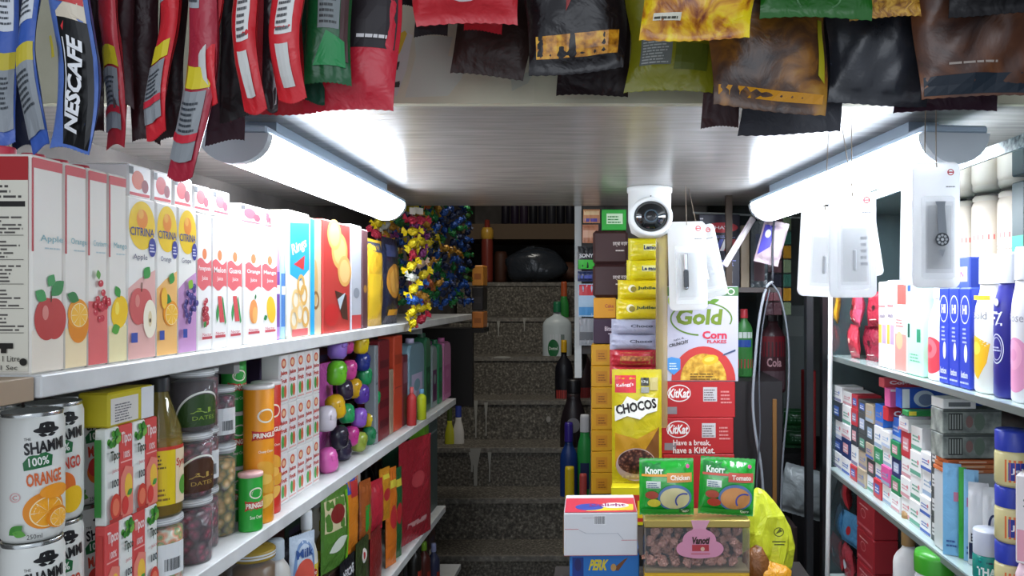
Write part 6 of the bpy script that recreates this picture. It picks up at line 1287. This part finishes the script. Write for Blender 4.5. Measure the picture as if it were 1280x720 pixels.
rbox(1170, 1184, 330, '#2f3f8c', 'dark blue box standing behind the royal blue ones', lambda b, S, w, h: b.lines(S, -w*.3, h*.7, w*.3, h*.8, 2, M('#c8cce0')), X=.70, d=.05); rbox(1186, 1212, 322, '#3f4fb0', 'blue box with pink and white label behind the royal blue row', lambda b, S, w, h: (b.rect(S, -w*.4, h*.80, w*.4, h*.92, M('#ead6e4')), b.text(S, 'SKIN', 0, h*.86, .014, M('#d8468a'), w=w*.5, bold=.04)), X=.70, d=.05)
rlot(1209, 1237, 318, '#f4f2ec', '#f0f0ee', 'white lotion bottle with yellow petals', lambda b, S, w, h: (b.poly(S, [(-w*.5, h*.48), (-w*.2, h*.52), (w*.4, h*.45), (w*.3, h*.28), (0, h*.12), (-w*.35, h*.2)], M('#efb41e')), b.disc(S, -w*.1, h*.4, w*.2, h*.06, M('#f7d24a'), rings=2), b.text(S, 'Gold', 0, h*.7, .013, M('#8a8a94'), w=w*.6), b.rect(S, -w*.3, h*.84, w*.4, h*.88, M('#e8c83a'), n=4)), .68, .66, .2)
rlot(1234, 1258, 315, '#2a2a8a', '#dfe0ea', 'indigo lotion bottle with white ring emblem', lambda b, S, w, h: (b.ring(S, 0, h*.42, w*.30, h*.13, .0018, M('#dfe2f0')), b.ring(S, 0, h*.42, w*.22, h*.10, .001, M('#dfe2f0')), b.text(S, 'FZ', 0, h*.68, .022, M('#eceef6'), w=w*.5, bold=.02), b.disc(S, 0, h*.82, .006, .006, M('#e8eaf4'), rings=2), b.lines(S, -w*.2, h*.40, w*.2, h*.45, 2, M('#c8cce8'))), .74, .62, .2)
rlot(1256, 1281, 308, '#f1eef0', '#eeeef0', 'white lotion bottle with a pink rose at the right edge', rose('#e79abf', 'Rose'), .72, .7, .2)
rlot(1283, 1316, 330, '#4a2a98', '#e8e6f0', 'violet lotion bottle cut by the right edge of the photo', lambda b, S, w, h: (b.text(S, 'y feel', 0, h*.66, .02, M('#f0f0f6'), w=w*.6, bold=.03), b.ring(S, 0, h*.6, w*.3, h*.03, .002, M('#4ac0e0'), 20, R(180), R(360))), .7, .4, .14)
# beige canisters further in, under the mirror-like shelf
for i, (a, c, X) in enumerate(((1188, 1206, .79), (1207, 1233, .79), (1234, 1262, .80))):
    yc, w = slotR(a, c, X); hh = (R0-R1-.004)/2
    for s in (0, 1):
        def ca(b, S, w_, h, s=s, i=i):
            b.rect(S, -w_*.9, h*.52, w_*.9, h*.58, M('#d8706a'), n=10); b.lines(S, -w_*.5, h*.38, w_*.5, h*.46, 2, M('#a89a8c'))
            if i == 1: b.rect(S, -w_*.05, h*.16, w_*.25, h*.30, M('#3ab0dc'), n=2)
        lotion('talc_canister', w*.86, w*.62, hh-.001, '#d9cdbc', '#cfc6b8', 'beige talc canister with red stripe, %s of its stack, %s from the left' % (['lower', 'upper'][s], ORD[i]), 'canister', (X+.02+.004*i, yc+.006*(1-i), R1+.0005+s*hh), RIGHT, ca, .93, .86, .05, group='beige talc canisters')
for i, (a, c) in enumerate(((1264, 1280), (1282, 1300))):
    X = .76; yc, w = slotR(a, c, X); b = carton_body(w, .06, R0-R1-.006, M('#3c4848')); S = front(.06); hh = R0-R1; b.rect(S, -w*.45, hh*.56, w*.45, hh*.72, M(['#3a9a7a', '#3a8ab8'][i])); b.rect(S, -w*.45, hh*.1, w*.45, hh*.3, M('#2c6a6a')); thing('tall_box', b, 'dark grey box with %s band behind the rose bottles' % ['green', 'blue'][i], 'box', (X+.03, yc, R1+.0005), RIGHT)
# red foil packets at the far end of the same glass shelf
q = random.Random(31)
for i, (px, py, col) in enumerate(((1044, 458, '#b8302c'), (1056, 458, '#a82838'), (1068, 460, '#c23a4a'), (1080, 460, '#8c2438'), (1046, 418, '#d8a02c'), (1060, 415, '#b02c3a'), (1074, 416, '#c44a64'), (1086, 418, '#a02c3c'))):
    X = .635; Y = F*X/(px-760); 
    lvl = 0 if i < 4 else 1
    b, S = pouch(.082, .085, .022, 200+i, foil(col, .25, .9, 45), wr=.003, warp=.4, crimp=.005); b.disc(S, 0, .045, .008, .007, M(['#e8b0a0', '#3a1c20'][i % 2]), rings=2); b.lines(S, -.02, .015, .02, .02, 1, M('#e8d0c8'))
    thing('red_snack_packet', b, 'crinkled packet in the red heap behind the white pole, %s row, %s from the pole' % (['lower', 'upper'][lvl], ORD[i % 4]), 'packet', (X+.02*(i % 2), Y, R1+.0005+lvl*.0855), RIGHT+q.uniform(-.3, .3), 'red snack packets')
# ---- middle glass shelf: stacks of little boxes
WB = ['#ecebea', '#e6e8ec']
def smallbox(w, d, h, col, kind, seed):
    b = carton_body(w, d, h, M(col), .001); S = front(d); q_ = random.Random(seed); b.step = .00008
    dark = sum(int(col[i:i+2], 16) for i in (1, 3, 5)) < 330
    acc = q_.choice(['#b8c4dc', '#4a6ab8', '#6aa890', '#8a8aa8', '#d8a0a8', '#9ab0c8'])
    if dark: b.rect(S, -w*.3, h*.25, w*.3, h*.75, M('#d8d8d8' if kind == 'g' else acc)); b.lines(S, -w*.25, h*.35, w*.25, h*.65, 2, M('#33363a' if kind == 'g' else '#e8e8e8'))
    else: b.rect(S, -w*.49, h*.05, w*.49, h*.22, M(acc)); b.lines(S, -w*.35, h*.4, w*.3, h*.7, 2, M(acc)); b.disc(S, w*.25, h*.6, w*.08, h*.1, M(q_.choice(['#d8808a', '#6a8ac8', '#8ab4d8'])))
    return thing('ointment_box', b, '', 'box', (0, 0, 0), RIGHT)
NAMES = {'#ecebea': 'white', '#2f6fd0': 'bright blue', '#c43a44': 'red', '#e07060': 'salmon', '#3a3f48': 'charcoal', '#2a3a6a': 'navy', '#2f8a5a': 'green', '#4a4f50': 'dark grey', '#d85a9a': 'pink', '#e4e6f0': 'bluish white', '#b8a890': 'beige'}
protos = {}
cols = list(NAMES); q = random.Random(77)
edges = [(1040, 1051), (1051, 1062), (1062, 1070), (1071, 1081), (1081, 1091), (1091, 1101), (1101, 1112), (1112, 1123), (1123, 1135), (1135, 1149), (1149, 1163)]
for ci, (a, c) in enumerate(edges):
    yc, w = slotR(a, c, RF); z = R2+.0005; k = 0
    top = EYE-([482, 486, 490, 500, 500, 500, 527, 530, 522, 528, 562][ci]-368)/F*yc
    top = min(top, R1-.02)
    pal = (['#3a3f48', '#ecebea', '#2a3a6a', '#ecebea', '#c43a44'] if ci < 3 else ['#b8a890', '#4a4f50', '#2f8a5a', '#e4e6f0', '#c43a44'] if ci < 5 else ['#ecebea', '#ecebea', '#e4e6f0', '#c43a44', '#2f6fd0', '#ecebea', '#e4e6f0', '#d85a9a', '#2a3a6a', '#ecebea', '#2f8a5a', '#ecebea'])
    while z+.028 < top and k < 14:
        hh = q.choice([.036, .042, .05]); hh = min(hh, max(.026, top-z)); col = q.choice(pal)
        if q.random() < .35: col = '#ecebea' if ci > 4 else pal[1]
        if ci >= 8 and k < 3: col = '#ecebea'
        if (ci, k) == (8, 3): col, hh = '#c43a44', .055
        if (ci, k) in ((6, 5), (7, 4)): col, hh = '#2f6fd0', .05
        key = (round(w, 3), hh, col)
        if key not in protos: protos[key] = smallbox(w*.98, .06, hh, col, 'g' if ci == 10 else 'n', len(protos)); o = protos[key]
        else: o = dup(protos[key], (0, 0, 0), RIGHT)
        o.location = (RF+.03+q.uniform(0, .006), yc, z); o['label'] = '%s ointment box, %s from the bottom in the %s stack from the pole' % (NAMES[col], ORD[k], ORD[ci]); o['group'] = 'stacked ointment boxes'
        z += hh+.0004; k += 1
# charcoal column with white labels
yc, w = slotR(1163.5, 1172, RF); z = R2+.0005; g0 = None
for k in range(7):
    hh = .046
    if g0 is None: g0 = smallbox(w*.98, .06, hh, '#4a4f50', 'g', 500); o = g0
    else: o = dup(g0, (0, 0, 0), RIGHT)
    if z+hh > R1-.03: bpy.data.objects.remove(o); break
    o.location = (RF+.03, yc, z); o['label'] = 'dark grey box with white label, %s from the bottom of the charcoal column' % ORD[k]; o['group'] = 'charcoal box column'; z += hh+.0004
# toothpaste cartons laid across the top of the stacks
def tpaste(a, c, py0, py1, col, label, art, X=.66, d=.03, Yo=None):
    Y = Yo or F*X/((a+c)/2-760); h = (py1-py0)/F*Y; w = .17; b = MB(); b.box(-.001, w, -d, 0, 0, h, M(col), .0015)
    if art: art(b, plane((w/2, -d, 0)), w, h)
    return thing('toothpaste_carton', b, label, 'toothpaste carton', (F and (a-760)/F*Y, Y, EYE-(py1-368)/F*Y), 0)
def colg(b, S, w, h): b.text(S, 'Colgate', -w*.22, h*.5, h*.5, M('#f2eef0'), w=w*.42, bold=.04); b.rect(S, w*.1, h*.05, w*.4, h*.95, M('#e8e8ee'))
tz = lambda y, Y: EYE-(y-368)/F*Y
tpaste(1099, 1150, 471, 483, '#c9525a', 'red toothpaste carton topmost under the glass shelf', colg, Yo=1.715); tpaste(1106, 1135, 484, 507, '#d9609a', 'pink toothpaste carton below the topmost red one', lambda b, S, w, h: b.rect(S, -w*.49, h*.85, w*.49, h*.97, M('#f0dfe4')), Yo=1.683)
tpaste(1104, 1127, 507, 524, '#c62f3a', 'red toothpaste carton with large white lettering', colg, Yo=1.695)
tpaste(1120, 1165, 484, 508, '#2a55b8', 'blue toothpaste carton with white corner', lambda b, S, w, h: (b.rect(S, -w*.49, .001, -w*.4, h*.99, M('#e8ecf2')), b.disc(S, -w*.22, h*.5, w*.13, h*.42, M('#c8d4e4')), b.disc(S, -w*.2, h*.45, w*.09, h*.3, M('#7a8ab0'))), Yo=1.612)
tpaste(1128, 1160, 511, 518, '#2f8a4c', 'slim green carton under the blue toothpaste', lambda b, S, w, h: b.rect(S, -w*.49, h*.2, -w*.4, h*.9, M('#e8d84a')), Yo=1.578)
# banknote-pattern boxes
note = NM('engraved_grey_green', [(0.3, '#5c6260'), (0.5, '#858c86'), (0.7, '#a9aea6')], 45, .45, 6)
def notes(b, S, w, h): b.rect(S, -w*.40, h*.15, -w*.16, h*.85, M('#2c302e')); [b.rect(S, -w*(.385-.045*k), h*.2, -w*(.36-.045*k), h*.8, M('#9aa09a')) for k in range(5)]; b.disc(S, w*.12, h*.5, w*.09, h*.36, M('#6a7a6c')); b.disc(S, -w*.05, h*.5, w*.06, h*.25, M('#8a6a66')); b.rect(S, -w*.49, h*.9, w*.49, h*.98, M('#4a504e'))
Yn = 1.376
zq = EYE-(592-368)/F*Yn
b = MB(); b.box(0, .12, 0, .05, 0, zq-R2-.001, M('#c9ccce'), .002); S = plane((.06, 0, 0)); b.rect(S, -.05, .03, .05, .06, M('#8a9aa8')); thing('stock_carton', b, 'pale carton hidden behind the light blue packs, carrying the orange cards', 'carton', (W(1182, 0, Yn)[0], Yn, R2+.0005), 0)
for k in range(3):
    b = MB(); b.box(0, .108-.006*k, 0, .05, 0, .0075, M(['#d87848', '#e08a58', '#cc6a3c'][k]), .001); b.rect(plane((.05, 0, 0)), -.03, .002, .02, .005, M('#f0c0a0')); thing('orange_card_pack', b, 'thin orange card pack, %s from the bottom of three' % ORD[k], 'card pack', (W(1181+2*k, 0, Yn)[0], Yn, zq+.0085*k), 0)
zn = zq+.027
for k, l in enumerate(('lower grey-green box with banknote-like engraving', 'upper grey-green box with banknote-like engraving')):
    b = MB(); hh = .044; w = .108; b.box(-w/2, w/2, 0, .05, 0, hh, note, .0015); notes(b, plane((0, 0, 0)), w, hh); thing('engraved_box', b, l, 'box', (W(1178, 0, Yn)[0]+w/2, Yn, zn+k*(hh+.0008)), 0)
b = MB(); b.box(0, .06, 0, .05, 0, .018, M('#dfe0de'), .001); b.rect(plane((.03, 0, 0)), -.02, .004, .02, .012, M('#6a6e70')); thing('small_white_box', b, 'flat white box on top of the engraved boxes', 'box', (W(1178, 0, Yn)[0]+.001, Yn, zn+.0900), 0)
# light blue tall packs with a green edge between them
def rcam(px0, px1, py0, py1, Y, t, col, label, art=None, name='cream_pack', cat='pack', z=R2, rz=-.5, mat=None):
    w = (px1-px0)/F*Y*1.05; h = EYE-(py0-368)/F*Y-z; b, S = pouch(w, h, t, int(px0), mat or foil(col, .3, .3, 30))
    if art: art(b, S, w, h)
    return thing(name, b, label, cat, ((px0+px1)/2*1.0 and ((px0+px1)/2-760)/F*Y, Y, z+.0005), rz)
rcam(1180, 1200, 580, 0, 1.366, .008, '#7ab4dc', 'light blue face-pack sachet left of the green strip', lambda b, S, w, h: (b.lines(S, -w*.3, h*.1, w*.3, h*.2, 2, M('#3a5a9a')), b.rect(S, w*.1, h*.6, w*.35, h*.7, M('#c87a9a'), 2, 2)))
rcam(1199, 1207, 585, 0, 1.350, .008, '#3aa83c', 'slim green pack squeezed between light blue ones')
rcam(1206, 1222, 588, 0, 1.335, .010, '#86bce0', 'light blue face-pack sachet right of the green strip', lambda b, S, w, h: (b.rect(S, -w*.3, h*.6, w*.3, h*.7, M('#b87aa0'), 2, 2), b.lines(S, -w*.3, h*.08, w*.3, h*.2, 2, M('#3a5a9a'))))
def tubeart(b, S, w, h): b.rect(S, -w*.46, .01, w*.46, h*.28, M('#1c2448'), 6, 4); b.text(S, 'EXTRA', 0, h*.35, .014, M('#2c2e3a'), w=w*.7, bold=.03)
rcam(1212, 1234, 604, 0, 1.315, .02, '#dcdde0', 'white squeeze tube with dark navy foot', tubeart); rcam(1230, 1250, 610, 0, 1.292, .02, '#dfe0e2', 'second white squeeze tube with a dark ring mark', lambda b, S, w, h: (b.ring(S, w*.1, h*.55, w*.3, h*.14, .004, M('#26305a'))))
def jarR(px, Y, r, h, col, cap, label, z, art=None, caph=.35, group=None, X=None):
    b = MB(); hb = h*(1-caph); b.lathe([(0, 0), (r*.9, 0), (r, h*.06), (r, hb*.86), (r*.9, hb), (0, hb)], M(col, rough=.25), 28)
    if art: art(b, cyl(r), r, hb)
    o = thing('cream_jar', b, label, 'cream jar', ((px-760)/F*Y, Y, z), R(-30), group); c = MB(); c.lathe([(r*.97, hb-.002), (r*.99, h*.97), (r*.93, h), (0, h)], M(cap, rough=.3), 28); part('lid', c, o); return o
jarR(1235, 1.252, .0235, .083, '#1f8a80', '#bfc3d0', 'teal cream jar with tall pale lid', R2+.0005, lambda b, S, r, h: (b.text(S, 'THAI', 0, h*.4, .014, M('#e0eae8'), w=r*1.4, bold=.04), b.lines(S, -r, h*.7, r, h*.85, 1, M('#2a3a5a'))), .45)
def vas(b, S, r, h): b.rect(S, -r*.4, h*.15, r*1.3, h*.75, M('#e0703a'), 6); b.rect(S, -r*.2, h*.2, r*1.2, h*.68, M('#2a3a9a'), 6); b.text(S, 'Jelly', r*.5, h*.45, .01, M('#f0f0f4'), w=r*1.1, bold=.03)
zj = EYE-(722-368)/F*1.10
for k in range(3): jarR(1266, 1.180, .026, .086, '#d8cc96', '#2f3fa8', 'petroleum jelly jar with blue lid, %s of three stacked' % ['lowest', 'middle', 'topmost'][k], R2+.0015+.0865*k, vas, .34, 'stacked petroleum jelly jars')
for k, (zz, l) in enumerate(((R2+.0005, 'rounded pink and white jar at the right edge, lower'), (R2+.075, 'tall pink and white box at the right edge, upper'))):
    b = MB(); 
    if k == 0: b.lathe([(0, 0), (.022, 0), (.026, .02), (.026, .055), (.02, .073), (0, .074)], M('#ecc9d4', rough=.3), 24); b.text(cyl(.0265), 'Hap', 0, .035, .016, M('#8a5ab0'), w=.03, bold=.03)
    else: b.box(-.022, .022, -.02, .02, 0, .13, M('#efe6e6'), .002); b.rect(front(.04), -.02, .004, .02, .05, M('#eda7b8')); b.text(front(.04), 'SO', 0, .09, .014, M('#8a8a90'))
    thing(['cream_jar', 'soap_box'][k], b, l, ['cream jar', 'box'][k], ((1294-760)/F*1.12, 1.12, zz), R(-40))
# ---- bottom right shelf
def pant(b, S, w, h): b.text(S, 'PANTENE', 0, h*.48, .0125, M('#5a5c60'), w=w*.85, bold=.02); [b.poly(S, [(-w*.12+.003*k, h*(.62+.03*k)), (w*.15+.003*k, h*(.66+.03*k)), (w*.15+.003*k, h*(.67+.03*k)), (-w*.12+.003*k, h*(.63+.03*k))], M('#8a8c90')) for k in range(3)]
for i, (px, Y, l) in enumerate(((1103, 1.60, 'white shampoo bottle with tan cap, left one of two'), (1131, 1.50, 'white shampoo bottle with tan cap, right one of two'))):
    lotion('shampoo_bottle', .062, .045, EYE-(640-368)/F*Y-R3 if i == 0 else EYE-(648-368)/F*Y-R3, '#e4e3e4', '#9a7a50', l, 'bottle', ((px-760)/F*Y+.055, Y, R3+.0005), R(-28), pant, .82, .42, .22)
jarR(1168, 1.40, .036, EYE-(690-368)/F*1.40-R3, '#dfe0e4', '#3f9a2c', 'wide white jar with green lid beside the shampoo bottles', R3+.0005, lambda b, S, r, h: b.disc(S, 0, h*.5, r*.6, h*.2, M('#b8c8e0'), rings=3), .12)
b = MB(); b.box(-.04, .04, -.04, .04, 0, .20, M('#a8763c'), .003); b.rect(front(.08), -.03, .05, .03, .12, M('#c89a5a')); thing('brown_box', b, 'brown cardboard box right of the green-lidded jar', 'box', (.66, 1.27, R3+.0005), RIGHT)
for k in range(4):
    yc, w = slotR(1070, 1093, .64); b = carton_body(w*.95, .06, .082, M('#a82832')); S = front(.06); b.ring(S, -w*.1, .045, .018, .012, .002, M('#d88a8c')); b.rect(S, -w*.4, .01, w*.4, .016, M('#c86068')); b.lines(S, -w*.3, .062, w*.2, .07, 1, M('#d8a0a0')); thing('red_carton', b, 'dark red carton, %s from the bottom of its stack behind the shampoo' % ORD[k], 'carton', (.67, yc, R3+.0005+.0828*k if R3+.0828*(k+1) < R2-.012 else R3), RIGHT, 'red cartons') if R3+.0828*(k+1) < R2-.012 else None
q = random.Random(9)
for i, (px, k, col, l) in enumerate(((1046, 0, '#b02c38', 'red'), (1058, 0, '#a83a44', 'crimson'), (1047, 1, '#4a86b8', 'blue'), (1058, 1, '#5a9ac8', 'light blue'), (1050, 2, '#b8323a', 'red and grey'))):
    X = .64; Y = F*X/(px-760); b, S = pouch(.095, .085, .028, 230+i, foil(col, .22, 1.0, 40), wr=.003, warp=.4, crimp=.005); b.disc(S, .005, .04, .010, .012, M(['#d8d8e0', '#c8303a'][i in (2, 3)]), rings=3); thing('foil_snack_packet', b, '%s foil snack packet, %s layer of the heap behind the white pole' % (l, ['bottom', 'middle', 'top'][k]), 'packet', (X+.005*i, Y, R3+.0005+.0860*k), RIGHT+q.uniform(-.3, .3), 'foil snack packets low at the right')
